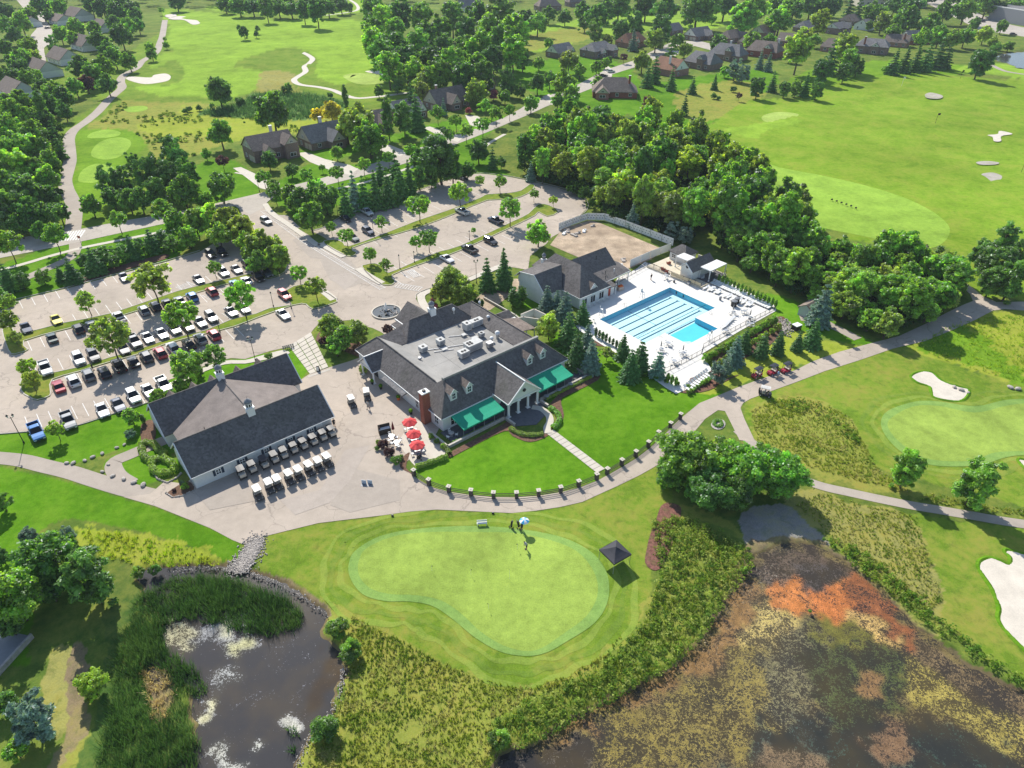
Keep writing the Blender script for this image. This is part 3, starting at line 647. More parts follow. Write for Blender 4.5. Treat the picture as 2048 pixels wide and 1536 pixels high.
path('cart_path', [(565,96),(600,103),(624,116),(619,126),(609,133),(611,143),(598,152),(588,160),(600,169),(637,174),(665,180),(682,187),(712,196),(757,193),(812,186),(860,182)], 3.2, M['concrete'], 0.012)
path('cart_path', [(700,0),(712,8),(716,18),(700,24),(640,32)], 3.0, M['concrete'], 0.012)
path('cart_path', [(1716,678),(1690,664),(1660,650),(1640,640),(1600,636)], 2.4, M['path'], 0.012)
path('cart_path', [(1980,128),(2010,142),(2060,150)], 3.0, M['path'], 0.012)
sheet('street', [(-90,500),(-20,487),(47,474),(155,459),(250,441),(352,424),(430,407),(512,388),(545,380),(579,372),(640,357),(712,337),(765,321),(812,302),(860,290),(902,275),(960,254),(1009,235),(1040,218),(1060,204),(1100,190),(1150,172),(1190,158),(1215,148),(1225,150),(1218,164),(1180,178),(1130,198),(1090,214),(1060,228),(1024,243),(980,262),(932,281),(880,301),(822,323),(775,338),(724,352),(650,371),(580,386),(545,395),(534,404),(534,412),(500,430),(480,418),(470,412),(440,420),(380,434),(325,448),(240,466),(125,491),(0,516),(-90,534)], M['street'], 0.020)
sheet('street', [(20,-20),(60,-10),(92,40),(108,70),(100,88),(88,96),(92,125),(78,128),(70,100),(60,88),(62,70),(74,50),(50,20)], M['street'], 0.012, 3)
sheet('street', [(1150,172),(1220,150),(1290,128),(1330,108),(1350,92),(1390,92),(1420,100),(1480,104),(1490,96),(1440,92),(1400,82),(1350,82),(1320,94),(1270,120),(1210,140)], M['street'], 0.012)
sheet('street', [(1840,0),(1900,30),(1960,60),(2060,75),(2200,85),(2200,70),(2048,55),(1980,40),(1930,10),(1900,-10)], M['street'], 0.012)
# driveways of the houses
for k, p in enumerate([[(466,336),(482,334),(520,352),(560,366),(552,384),(520,376),(486,350)], [(594,306),(612,304),(650,318),(700,330),(716,338),(700,350),(660,340),(620,324)],
          [(740,292),(780,290),(806,300),(815,306),(800,312),(770,304)], [(845,255),(860,253),(900,266),(930,272),(915,284),(880,272)], [(930,230),(955,232),(975,244),(960,256),(940,250)],
          [(1325,100),(1345,96),(1362,104),(1350,112)], [(1440,100),(1462,92),(1500,104),(1486,112)], [(1205,140),(1216,132),(1228,142),(1222,152)], [(1085,193),(1098,188),(1120,205),(1104,210)]]):
    sheet('driveway', p, M['concrete'], 0.024)
ASPH = [(-90,645),(0,610),(70,592),(130,578),(210,556),(332,524),(400,503),(455,470),(500,452),(486,432),(478,418),(500,412),(534,404),(532,410),(535,414),(560,432),(594,456),(618,470),(637,489),(690,500),(640,470),(622,462),(632,458),(647,456),(660,446),(697,428),(740,414),(812,391),(850,376),(890,362),(930,349),(960,347),(1010,352),(1060,362),(1110,373),(1148,385),(1170,400),(1173,418),(1160,430),(1140,438),(1118,446),(1126,462),(1104,474),(1092,488),(1076,500),(1060,512),(1056,540),(1030,535),(1000,532),(957,546),(932,556),(905,566),(880,572),(860,578),(845,583),(834,590),(832,598),(838,608),(850,622),(868,640),(868,660),(800,690),(762,664),(745,656),(720,650),(700,640),(640,645),(628,657),(620,668),(607,680),(585,690),(567,696),(540,702),(512,711),(490,718),(462,716),(435,722),(410,731),(370,748),(337,760),(297,803),(155,849),(100,858),(50,862),(0,866),(-90,872)]
sheet('car_park', ASPH, M['lot'], 0.008)
sheet('patio', [(812,860),(826,840),(852,850),(874,882),(892,902),(880,916),(852,928),(830,932),(812,908),(798,885)], M['concrete'], 0.034, 2)
# repaired strips in the drive and yard
for p, m_ in [([(640,520),(690,512),(740,560),(700,575),(660,560)], 'patch'), ([(600,470),(640,492),(660,520),(620,515),(585,480)], 'patch'), ([(655,552),(700,545),(715,560),(690,580)], 'patch_light'),
              ([(700,935),(800,960),(800,1000),(700,1025),(660,1010)], 'patch'), ([(560,1000),(640,980),(690,900),(740,890),(700,960),(660,1005),(590,1030)], 'patch_light'),
              ([(540,430),(575,430),(600,455),(570,460)], 'patch'), ([(380,975),(470,950),(520,1000),(420,1020)], 'patch')]:
    PZ = globals().setdefault('PZ', [0.022]); PZ[0] += 0.0035; sheet('asphalt_patch', p, M[m_], PZ[0], 0)
# ---------------------------------------------------------------- pavements
for p, w_ in [([(-60,560),(0,541),(60,524),(100,512),(162,496),(230,482),(330,462),(400,445)], 1.6), ([(590,398),(650,382),(700,372),(760,356),(820,335),(880,315)], 1.6), ([(960,300),(985,282),(1010,268)], 1.5),
              ([(470,345),(500,352),(540,372)], 1.0)]:
    path('pavement', p, w_, M['concrete'], 0.028)
path('pavement', [(530,408),(545,428),(575,448),(606,470),(636,492)], 1.7, M['concrete'], 0.03, h=0.12)
path('pavement', [(640,487),(662,500),(688,514)], 1.9, M['concrete'], 0.03, h=0.12)
path('pavement', [(716,537),(736,551),(764,567)], 1.9, M['concrete'], 0.03, h=0.12)
path('pavement', [(640,578),(656,590),(668,600)], 1.9, M['concrete'], 0.03, h=0.12)
sheet('pavement', [(834,590),(848,582),(862,577),(880,574),(902,566),(932,557),(957,546),(1000,528),(1004,534),(960,553),(935,564),(905,574),(872,582),(856,587),(850,592),(852,602),(862,614),(880,628),(870,640),(855,628),(840,612)], M['concrete'], 0.14, 2, up=0.13)
sheet('pavement', [(337,768),(372,750),(412,733),(438,724),(462,720),(490,720),(512,714),(540,706),(567,700),(580,706),(556,714),(516,722),(490,727),(462,727),(440,731),(416,740),(376,758),(344,776)], M['concrete'], 0.05, 2)
sheet('brick_edging', [(615,752),(659,737),(661,740),(617,755)], M['kerb'], 0.045)
# walk to the clubhouse from the car park: scored slabs, each its own piece
wk = bpy.data.objects.new('walkway', None); COL.objects.link(wk); wk['kind'] = 'structure'
a0, a1, b0, b1 = G(577,692), G(622,664), G(620,749), G(657,734)
for i in range(9):
    for j in range(3):
        def q(u_, v_): return (a0*(1-v_)+a1*v_)*(1-u_)+(b0*(1-v_)+b1*v_)*u_
        g = 0.012; u0, u1, v0, v1 = i/9+g*.5, (i+1)/9-g*.5, j/3+g, (j+1)/3-g
        poly_mesh('slab', [q(u0, v0)[:2], q(u1, v0)[:2], q(u1, v1)[:2], q(u0, v1)[:2]], M['concrete'], 0.06+0.004*rnd.random(), None, up=0.05, parent=wk)
wk = bpy.data.objects.new('lawn_walkway', None); COL.objects.link(wk); wk['kind'] = 'structure'
a0, a1, b0, b1 = G(1092,866), G(1106,859), G(1194,946), G(1210,938)
for i in range(13):
    u0, u1 = i/13+.003, (i+1)/13-.003
    def q(u_, v_): return (a0*(1-v_)+a1*v_)*(1-u_)+(b0*(1-v_)+b1*v_)*u_
    poly_mesh('slab', [q(u0, 0)[:2], q(u1, 0)[:2], q(u1, 1)[:2], q(u0, 1)[:2]], M['concrete'], 0.05+0.004*rnd.random(), None, up=0.04, parent=wk)
# ---------------------------------------------------------------- planted islands in the car parks
z5 = lambda *p: [(x/4, 384+y/4) for x, y in p]
z6 = lambda *p: [(512+x/4, 384+y/4) for x, y in p]
ISL = [
 z5((20,1110),(50,1085),(100,1082),(160,1135),(500,1050),(900,970),(1420,795),(1850,690),(2060,640),(2140,625),(2100,655),(1870,722),(1430,848),(980,988),(760,1042),(520,1100),(190,1192),(225,1262),(150,1290),(90,1296),(50,1220)),
 z5((170,1590),(180,1480),(300,1470),(620,1405),(880,1325),(1100,1265),(1330,1185),(1640,1110),(1850,1022),(2050,975),(2160,930),(2330,905),(2300,870),(2290,790),(2420,740),(2560,780),(2690,862),(2668,892),(2500,938),(2450,900),(2350,905),(2050,1010),(1880,1075),(1640,1135),(1330,1215),(1100,1300),(880,1360),(620,1440),(420,1500),(405,1585),(400,1630),(300,1665),(235,1640)),
 z6((540,400),(575,385),(650,385),(700,410),(745,435),(1000,345),(1280,235),(1560,140),(1800,45),(1850,20),(2010,10),(2120,-10),(2190,-60),(2230,-50),(2180,10),(2040,60),(1850,66),(1600,170),(1300,285),(1020,365),(770,448),(805,485),(780,510),(725,512),(640,475),(570,430)),
 z6((850,602),(870,585),(950,572),(1010,600),(1060,648),(1270,560),(1470,478),(1640,430),(2048,240),(2180,175),(2260,100),(2350,110),(2420,160),(2330,195),(2260,160),(2230,190),(2050,278),(1650,462),(1480,522),(1280,590),(1090,665),(1112,712),(1090,742),(1015,742),(930,690)),
 z6((60,690),(-40,640),(-110,540),(-130,440),(-160,330),(-130,200),(-60,190),(0,330),(100,440),(170,510),(240,590),(230,640),(150,680)),
 [(800,575),(1,1)],
]
for k, p in enumerate(ISL[:5]):
    sheet('planted_island', p, M['island'], 0.12, 2, up=0.10); kerb_ring('kerb', p, 2, 0.2, 0.0, 0.15)
# kerb lines along the lots
for p in ([(-90,643),(0,608),(70,590),(130,576),(210,554),(332,522),(400,501)], [(-90,874),(0,868),(50,864),(100,860),(155,851),(220,830),(297,805)],
          [(594,457),(560,433),(535,415),(532,409),(536,403),(545,396)], [(637,490),(690,516)], [(832,598),(832,590),(845,582),(862,576)],
          [(622,462),(647,455),(697,427),(812,390),(890,361),(930,348),(960,346),(1010,351),(1060,361),(1110,372),(1150,385),(1174,402),(1174,420),(1158,432)]):
    kerb_ring('kerb', p, 3, 0.16, 0.0, 0.14, closed=False)
# ---------------------------------------------------------------- painted bay lines
def bays(a, b, n, ln, az_, name='bay_line', cross=None):
    A_, B_ = G(*a), G(*b); d = Vector((math.cos(R(az_)), math.sin(R(az_)), 0))
    for i in range(n+1):
        p = A_+(B_-A_)*(i/n); mb = MB(); nn = Vector((-d.y, d.x, 0))*0.055
        mb.quad((p-nn)+Vector((0, 0, .016)), (p+nn)+Vector((0, 0, .016)), (p+nn+d*ln)+Vector((0, 0, .016)), (p-nn+d*ln)+Vector((0, 0, .016)))
        o = mb.build(name, M['line'], fix=False); o['kind'] = 'structure'
AZF = -50.5
bays((38,601),(330,524),13, 5.0, AZF); bays((132,653),(462,555),16, 5.0, AZF+180)
bays((55,682),(460,573),18, 5.0, AZF); bays((78,752),(505,630),20, 5.0, AZF+180)
bays((105,758),(470,654),17, 5.0, AZF); bays((60,860),(290,806),10, 5.0, AZF+180)
bays((697,492),(965,395),15, 5.0, AZF); bays((700,488),(960,391),15, 5.0, AZF+180); bays((655,452),(925,352),16, 5.0, AZF)
bays((782,552),(1048,446),15, 5.0, AZF+180); bays((787,557),(1050,452),15, 5.0, AZF)
# hatched strip along the drive
def hatch(a, b, n, w_, az_, parent=None):
    A_, B_ = G(*a), G(*b); d = (B_-A_).normalized(); nn = Vector((-d.y, d.x, 0)); mb = MB(); z = Vector((0, 0, .045))
    for sgn in (0, 1): 
        o_ = nn*w_*sgn; mb.quad(A_+o_+z, A_+o_+nn*.12+z, B_+o_+nn*.12+z, B_+o_+z)
    for i in range(n):
        p = A_+(B_-A_)*((i+.5)/n); mb.quad(p+z, p+d*.13+z, p+d*.13+nn*w_+z, p+nn*w_+z)
    o = mb.build('hatched_marking', M['line'], fix=False); o['kind'] = 'structure'
hatch((520,422),(604,484),24, 1.5, 0); hatch((604,484),(760,580),44, 1.5, 0); hatch((786,574),(838,583),10, 2.2, 0)
hatch(z5((1500,720))[0], z5((1560,745))[0], 5, -3.4, 0); hatch((403,591),(418,600),5, 3.4, 0); hatch((443,627),(462,640),5, 3.4, 0)
hatch((800,545),(815,556),5, 3.2, 0); hatch((826,556),(842,552),5, 4.0, 0)
# zebra crossing over the street
mb = MB()
for i in range(7):
    for p in ((i-3)*0.75,):
        c = G(147,471)+Vector((0, 0, 0)); e = c+Vector((p*0.9, 0.25*p, 0)); d = Vector((-.25, .97, 0))*3.6; nn = Vector((.97, .25, 0))*.2
        mb.quad(*[tuple(v+Vector((0, 0, .026))) for v in (e-d-nn, e-d+nn, e+d+nn, e+d-nn)])
o = mb.build('zebra_crossing', M['line'], fix=False); o['kind'] = 'structure'
# ---------------------------------------------------------------- greens, tees, bunkers
def bank(name, pts, z, h, w_, mat):
    """a low turf lip round a bunker"""
    L, Rr = strip_pts(pts+[pts[0]], w_); mb = MB(); Pm = pts+[pts[0]]
    for i in range(len(Pm)-1):
        hh = h*(0.6+0.4*math.sin(i*0.9)); h2 = h*(0.6+0.4*math.sin((i+1)*0.9)) if i < len(Pm)-2 else h*0.6
        if i == 0: hh = h*.6
        mb.quad((*L[i], z), (*L[i+1], z), (*Pm[i+1], z+h2), (*Pm[i], z+hh)); mb.quad((*Pm[i], z+hh), (*Pm[i+1], z+h2), (*Rr[i+1], z), (*Rr[i], z))
    o = mb.build(name, mat, smooth_=True); o['kind'] = 'structure'
def green(px, mat, col_px=None, name='putting_green', z=0.012):
    if col_px: sheet('green_collar', col_px, M['collar'], z-.004, 5)
    sheet(name, px, M[mat], z, 5)
green([(735,1095),(790,1072),(860,1064),(950,1064),(1030,1066),(1100,1080),(1150,1100),(1180,1130),(1195,1165),(1192,1200),(1170,1235),(1130,1265),(1085,1295),(1050,1302),(1005,1290),(960,1262),(920,1225),(880,1200),(830,1190),(780,1188),(740,1176),(718,1150),(718,1120)], 'green',
      [(712,1100),(760,1072),(830,1058),(920,1052),(1000,1054),(1080,1064),(1140,1080),(1190,1110),(1215,1150),(1216,1200),(1190,1245),(1130,1285),(1090,1306),(1050,1312),(1000,1303),(950,1275),(905,1238),(865,1212),(820,1203),(770,1202),(725,1188),(700,1155),(698,1125)], 'practice_green')
green([(1790,830),(1830,812),(1880,812),(1950,825),(2010,812),(2060,806),(2200,800),(2200,900),(2060,902),(1990,905),(1950,920),(1890,922),(1840,912),(1795,880),(1775,850)], 'green',
      [(1775,822),(1830,803),(1880,803),(1950,812),(2010,800),(2060,797),(2210,790),(2210,912),(2060,910),(2010,915),(1960,930),(1880,932),(1825,918),(1782,885),(1762,850)])
green([(1525,232),(1555,224),(1596,228),(1590,240),(1565,247),(1530,243)], 'green_far')
green([(686,152),(720,146),(770,150),(785,160),(760,167),(715,168)], 'green_far')
green([(700,155),(705,150),(712,150)], 'green_far')
for p in ([(185,265),(215,259),(240,264),(235,272),(205,276),(175,275)], [(182,310),(192,290),(215,278),(245,275),(262,284),(255,300),(235,315),(205,319)], [(156,360),(165,340),(190,328),(218,330),(229,340),(215,355),(190,365),(168,365)], [(248,218),(262,213),(290,212),(295,218),(280,223),(258,224)], [(490,112),(560,104),(590,112)]):
    if len(p) > 3: sheet('tee_box', p, M['tee'], 0.012, 5)
sheet('range_tee', [(1500,318),(1560,335),(1640,350),(1720,368),(1800,392),(1860,420),(1895,448),(1898,470),(1880,490),(1850,497),(1800,490),(1740,475),(1640,455),(1560,440),(1500,400)], M['tee'], 0.012, 5)
for p, mt in [([(1822,752),(1840,743),(1865,745),(1885,762),(1915,772),(1938,780),(1930,798),(1905,802),(1870,795),(1862,782),(1858,772),(1835,765)], 'sand'),
          ([(1957,1125),(1975,1115),(2000,1120),(2018,1128),(2020,1115),(2010,1104),(2016,1099),(2060,1110),(2200,1130),(2300,1300),(2200,1420),(2060,1310),(2000,1245),(1998,1215),(1985,1180),(1962,1145)], 'sand'),
          ([(2037,918),(2060,922),(2100,930),(2090,950),(2050,936)], 'sand'),
          ([(252,157),(262,153),(300,155),(308,150),(330,147),(341,152),(338,160),(320,165),(290,168),(265,163)], 'sand'),
          ([(337,36),(360,32),(385,36),(400,46),(385,49),(368,40),(345,39)], 'sand'), ([(330,30),(350,28),(352,33),(335,35)], 'sand'), ([(730,143),(750,141),(780,144),(778,150),(760,149)], 'sand'),
          ([(1850,189),(1862,185),(1885,191),(1880,197),(1855,196)], 'oldsand'), ([(1921,174),(1935,171),(1948,178),(1938,183)], 'oldsand'), ([(1598,238),(1610,234),(1620,241),(1610,248)], 'oldsand'),
          ([(1975,270),(1995,268),(1998,262),(2010,263),(2025,268),(2003,272),(2002,282),(1988,282),(1985,274)], 'sand'), ([(1953,324),(1975,322),(1998,325),(1990,329),(1960,329)], 'oldsand'),
          ([(1963,348),(1985,345),(2004,352),(1998,362),(1985,364),(1972,354)], 'oldsand'), ([(1230,0),(1260,-2),(1250,4)], 'sand')]:
    sheet('bunker', p, M[mt], 0.03, 4)
    if mt == 'sand' and p[0][1] > 500: bank('bunker_lip', smooth(gpx(p), 4), 0.0, 0.22, 0.7, M['lawn'])
# rings left by the mower round the two near greens
MR = [grass_material('mown_ring_light', False, (0.225, 0.325, 0.05), 0.5), grass_material('mown_ring_dark', False, (0.165, 0.265, 0.035), 0.6)]
def rings(px, offs, w_):
    pts = smooth(gpx(px), 5); cx = sum(p[0] for p in pts)/len(pts); cy = sum(p[1] for p in pts)/len(pts)
    for k, of in enumerate(offs):
        n = len(pts); q = []
        for i in range(n):
            a, b_ = Vector(pts[i-1]), Vector(pts[(i+1) % n]); d = (b_-a).normalized(); nn = Vector((d.y, -d.x)); c = Vector(pts[i])
            if (c+nn-Vector((cx, cy))).length < (c-Vector((cx, cy))).length: nn = -nn
            q.append(tuple(c+nn*(of+.35*math.sin(i*.37+k)+.2*math.sin(i*1.1))))
        q.append(q[0]); L_, R_ = strip_pts(q, [w_*(.75+.25*math.sin(i*.5+k*2)) for i in range(len(q))]); mb = MB()
        for i in range(len(q)-1): mb.quad((*L_[i], -.016+.003*k), (*L_[i+1], -.016+.003*k), (*R_[i+1], -.016+.003*k), (*R_[i], -.016+.003*k))
        o = mb.build('mown_ring', MR[k % 2], fix=False); o['kind'] = 'structure'
        if o.data.polygons[0].normal.z < 0: o.data.flip_normals()
rings([(712,1100),(760,1072),(830,1058),(920,1052),(1000,1054),(1080,1064),(1140,1080),(1190,1110),(1215,1150),(1216,1200),(1190,1245),(1130,1285),(1090,1306),(1050,1312),(1000,1303),(950,1275),(905,1238),(865,1212),(820,1203),(770,1202),(725,1188),(700,1155),(698,1125)], (.9, 2.3, 3.7), 1.0)
rings([(1775,822),(1830,803),(1880,803),(1950,812),(2010,800),(2060,797),(2210,790),(2210,912),(2060,910),(2010,915),(1960,930),(1880,932),(1825,918),(1782,885),(1762,850)], (1.0, 2.6), 1.1)
# planting beds
for nm, p, mt in [('mulch_bed', [(1300,1070),(1312,1040),(1322,1012),(1340,1005),(1362,1015),(1358,1042),(1345,1060),(1345,1085),(1335,1110),(1322,1135),(1306,1140),(1290,1125),(1294,1095)], 'redmulch'),
         ('mulch_bed', [(805,915),(820,905),(812,935),(832,950),(818,945),(800,934)], 'mulch'),
         ('mulch_bed', [(895,908),(930,888),(1003,850),(1018,845),(1060,875),(1092,862),(1095,872),(1060,884),(1025,872),(1008,862),(930,900),(900,915)], 'mulch'),
         ('mulch_bed', [(1098,812),(1130,780),(1190,750),(1196,760),(1140,788),(1122,800),(1128,830),(1118,850),(1104,860),(1112,835)], 'mulch'),
         ('mulch_bed', [(1180,690),(1240,700),(1330,770),(1390,785),(1480,748),(1400,770),(1340,750),(1270,730),(1200,680)], 'mulch'),
         ('mulch_bed', [(1360,745),(1400,735),(1450,745),(1430,775),(1385,785),(1345,770)], 'redmulch'),
         ('mulch_bed', [(1425,705),(1500,665),(1560,632),(1570,650),(1540,690),(1480,720),(1440,728)], 'mulch'),
         ('mulch_bed', [(150,556),(250,528),(330,508),(330,518),(250,540),(150,568)], 'mulch'), ('mulch_bed', [(282,850),(305,840),(312,870),(300,890),(285,895)], 'mulch'),
         ('mulch_bed', [(333,988),(345,978),(375,962),(388,980),(350,993)], 'mulch'), ('mulch_bed', [(1422,848),(1428,840),(1438,838),(1448,841),(1451,849),(1445,857),(1434,859),(1425,855)], 'gravel'),
         ('mulch_bed', [(632,680),(660,690),(720,715),(735,712),(700,660),(650,655)], 'mulch')]:
    BZ_ = globals().setdefault('BZ_', [0.034]); BZ_[0] += 0.004; sheet(nm, p, M[mt], BZ_[0], 3)
sheet('stone_bed', [(497,1086),(528,1074),(524,1090),(512,1115),(500,1135),(480,1148),(458,1138),(476,1115)], M['gravel'], 0.02, 2)
sheet('building_site', [(1126,456),(1180,440),(1200,446),(1330,500),(1300,520),(1262,536),(1215,545),(1170,520),(1100,490)], M['dirt'], 0.036, 0)
sheet('gravel_lane', [(1010,560),(1050,560),(1060,575),(1020,590),(980,620),(940,612),(960,590)], M['dirt'], 0.014, 2)
# ================================================================ BUILDINGS
class Site:
    """a building: an Empty at its foot, local x along U, local y against F; parts are given in survey coordinates (s, t, z)"""
    def __init__(self, name, s0, t0, label, cat, group=None, rz=TH, origin=None):
        self.s0, self.t0 = s0, t0
        loc = S(s0, t0, 0) if origin is None else origin
        self.root = empty(name, loc, rz, label=label, cat=cat, group=group)
    def L(self, s, t, z): return (s-self.s0, -(t-self.t0), z)
    def roof(self, faces, mat, name='roof', th=0.16, parent=None):
        mb = MB()
        for f in faces:
            top = [self.L(*p) for p in f]; n = len(top)
            nn = (Vector(top[1])-Vector(top[0])).cross(Vector(top[2])-Vector(top[0]))
            if nn.z < 0: top = top[::-1]
            bot = [(p[0], p[1], p[2]-th) for p in top]; k = len(mb.v); mb.v += top+bot
            mb.f.append(tuple(range(k, k+n))); mb.f.append(tuple(range(k+n, k+2*n))[::-1])
            for i in range(n): mb.f.append((k+i, k+n+i, k+n+(i+1) % n, k+(i+1) % n))
        return mb.build(name, mat, parent or self.root, fix=False)
    def walls(self, poly, z0, z1, mat, name='wall', parent=None):
        return MB().prism([self.L(p[0], p[1], 0)[:2] for p in poly], z0, z1).build(name, mat, parent or self.root)
    def rect(self, s0, s1, t0, t1, z0, z1, mat, name='wall', parent=None):
        return self.walls([(s0, t0), (s1, t0), (s1, t1), (s0, t1)], z0, z1, mat, name, parent)
    def tri(self, pts, d, mat, name='gable'):
        """a gable wall: polygon pts with thickness d=(ds,dt)"""
        a = [self.L(*p) for p in pts]; b = [self.L(p[0]+d[0], p[1]+d[1], p[2]) for p in pts]; mb = MB(); n = len(a); mb.v += a+b
        mb.f.append(tuple(range(n))); mb.f.append(tuple(range(n, 2*n))[::-1])
        for i in range(n): mb.f.append((i, (i+1) % n, n+(i+1) % n, n+i))
        return mb.build(name, mat, self.root)
    def trim(self, edges, w_=0.18, mat=None, name='fascia', dz=-0.1):
        mb = MB()
        for e in edges:
            for a, b in zip(e, e[1:]): mb.beam(Vector(self.L(*a))+Vector((0, 0, dz)), Vector(self.L(*b))+Vector((0, 0, dz)), w_)
        return mb.build(name, mat or M['white'], self.root)
    def win(self, s, t, z, w_, h, face='F', shutter=None, name='window', mull=2, rows=2, frame=None):
        dx, dy, nx, ny = {'F': (1, 0, 0, -1), 'B': (1, 0, 0, 1), 'W': (0, 1, -1, 0), 'E': (0, 1, 1, 0)}[face]
        c = Vector(self.L(s, t, z)); r = Vector((dx, dy, 0)); n = Vector((nx, ny, 0)); up = Vector((0, 0, 1)); fm = frame or M['white']
        mb = MB(); fw = 0.09
        def bar(a, b, ww=fw): mb.beam(c+n*0.05+a, c+n*0.05+b, ww, 0.10)
        bar(-r*(w_/2)-up*(h/2), r*(w_/2)-up*(h/2)); bar(-r*(w_/2)+up*(h/2), r*(w_/2)+up*(h/2)); bar(-r*(w_/2)-up*(h/2), -r*(w_/2)+up*(h/2)); bar(r*(w_/2)-up*(h/2), r*(w_/2)+up*(h/2))
        for i in range(1, mull): bar(r*(w_*(i/mull-.5))-up*(h/2), r*(w_*(i/mull-.5))+up*(h/2), .05)
        for i in range(1, rows): bar(-r*(w_/2)+up*(h*(i/rows-.5)), r*(w_/2)+up*(h*(i/rows-.5)), .05)
        f_ = mb.build(name, fm, self.root)
        g = MB(); q = c+n*0.03; g.beam(q-r*(w_/2), q+r*(w_/2), 0.04, h) if False else None
        a = [q-r*(w_/2)-up*(h/2), q+r*(w_/2)-up*(h/2), q+r*(w_/2)+up*(h/2), q-r*(w_/2)+up*(h/2)]
        g.quad(*[tuple(v) for v in a]); g.build('pane', M['glass'], f_, fix=False)
        if shutter:
            for k in (-1, 1):
                p = c+r*(k*(w_/2+0.28))+n*0.05; s_ = MB()
                s_.box(p.x, p.y, p.z, 0.38 if dx else 0.06, 0.06 if dx else 0.38, h+0.15)
                for j in range(7): s_.box(p.x+n.x*.035, p.y+n.y*.035, p.z-h/2+(j+.5)*h/7, 0.30 if dx else .02, .02 if dx else .30, h/7*.55)
                s_.build('shutter', shutter, self.root)
        return f_
    def col(self, s, t, h, r=0.16, name='column', z0=0.0):
        x, y, _ = self.L(s, t, 0); mb = MB()
        mb.box(x, y, z0+.08, r*3, r*3, .16); mb.lathe([(r*1.25, z0+.16), (r*1.05, z0+.3), (r, z0+.4), (r*.86, z0+h-.3), (r*1.15, z0+h-.2), (r*1.2, z0+h-.12)], x, y, 14); mb.box(x, y, z0+h-.06, r*2.8, r*2.8, .12)
        return mb.build(name, M['white'], self.root)
def slope_z(t, t_e, z_e, k): return z_e+abs(t-t_e)*k
M['shutter'] = plain('navy_shutter_paint', (0.035, 0.055, 0.085), 0.5, 0.05, 2)
def cupola(site, s, t, z, dome=True, w_=1.15):
    """white square base, louvred lantern, dark cap, weather vane"""
    x, y, _ = site.L(s, t, 0)
    c = MB().box(x, y, z+.45, w_, w_, 1.5).box(x, y, z+1.25, w_*1.15, w_*1.15, .12).build('cupola', M['white'], site.root)
    l = MB().lathe([(w_*.46, z+1.31), (w_*.46, z+2.1), (w_*.54, z+2.14), (w_*.54, z+2.2)], x, y, 8).build('lantern', M['white'], c)
    lv = MB()
    for k in range(8):
        g = 2*math.pi*k/8; lv.box(x+math.cos(g)*w_*.43, y+math.sin(g)*w_*.43, z+1.72, .04, w_*.2, .52, g)
    lv.build('louvre', M['black'], c)
    MB().lathe([(w_*.56, z+2.2), (w_*.5, z+2.42), (w_*.34, z+2.68), (w_*.12, z+2.86), (.02, z+2.95)], x, y, 12).build('cap', M['grey'], c, smooth_=True)
    MB().tube((x, y, z+2.9), (x, y, z+3.5), .025, .015, 6).beam((x-.3, y, z+3.3), (x+.3, y, z+3.3), .03).build('weather_vane', M['black'], c)
    return c
# ---------------------------------------------------------------- clubhouse
CH = Site('clubhouse', 65.4, -93.5, 'large white clubhouse with dark hipped roofs around a flat roof full of machinery', 'clubhouse')
CH.walls([(50.8, -108.2), (79.9, -108.2), (79.9, -79.2), (50.8, -79.2)], 0, 2.95, M['siding'])
SH = M['shingle']; k_ = 0.93
CH.roof([[(50.4,-78.9,3),(80.4,-78.9,3),(76,-83.5,7.3),(54.9,-83.5,7.3)], [(50.4,-78.9,3),(54.9,-83.5,7.3),(50.4,-88.1,3)], [(80.4,-78.9,3),(80.4,-88.1,3),(76,-83.5,7.3)],
         [(54.9,-83.5,7.3),(76,-83.5,7.3),(74.4,-86.4,4.6),(56.6,-86.4,4.6)], [(54.9,-83.5,7.3),(56.6,-86.4,4.6),(50.4,-88.1,3)], [(76,-83.5,7.3),(80.4,-88.1,3),(74.4,-86.4,4.6)]], SH)
CH.roof([[(50.4,-88.1,3),(53.75,-84.7,6.2),(53.75,-105.2,6.2),(50.4,-108.6,3)], 
         [(50.4,-108.6,3),(53.75,-105.2,6.2),(59.3,-105.2,6.2),(57.0,-108.6,3)], [(53.75,-105.2,6.2),(57.0,-101.8,4.62),(58.4,-101.8,4.62),(59.3,-105.2,6.2)]], SH)
CH.roof([[(58.3,-101.8,4.6),(74.5,-101.8,4.6),(71.6,-104.8,7.5),(61.2,-104.8,7.5)], [(56.6,-109.4,3),(61.2,-104.8,7.5),(58.3,-101.8,4.6)], [(76.2,-109.4,3),(74.5,-101.8,4.6),(71.6,-104.8,7.5)],
         [(56.6,-109.4,3),(76.2,-109.4,3),(71.6,-104.8,7.5),(61.2,-104.8,7.5)]], SH)
CH.roof([[(80.4,-88.1,3),(80.4,-108.6,3),(76.9,-105.2,6.2),(76.9,-84.7,6.2)], [(76.9,-84.7,6.2),(76.9,-105.2,6.2),(73.9,-101.8,4.62),(73.9,-84.7,4.62)],
         [(80.4,-108.6,3),(74,-108.6,3),(72.4,-105.2,6.2),(76.9,-105.2,6.2)], [(76.9,-105.2,6.2),(72.4,-105.2,6.2),(73.4,-101.8,4.62),(73.9,-101.8,4.62)]], SH)
CH.roof([[(53.8,-84.7,6.2),(57.0,-84.7,4.62),(57.0,-101.8,4.62),(53.8,-105.2,6.2)]], M['membrane'], 'inner_slope')
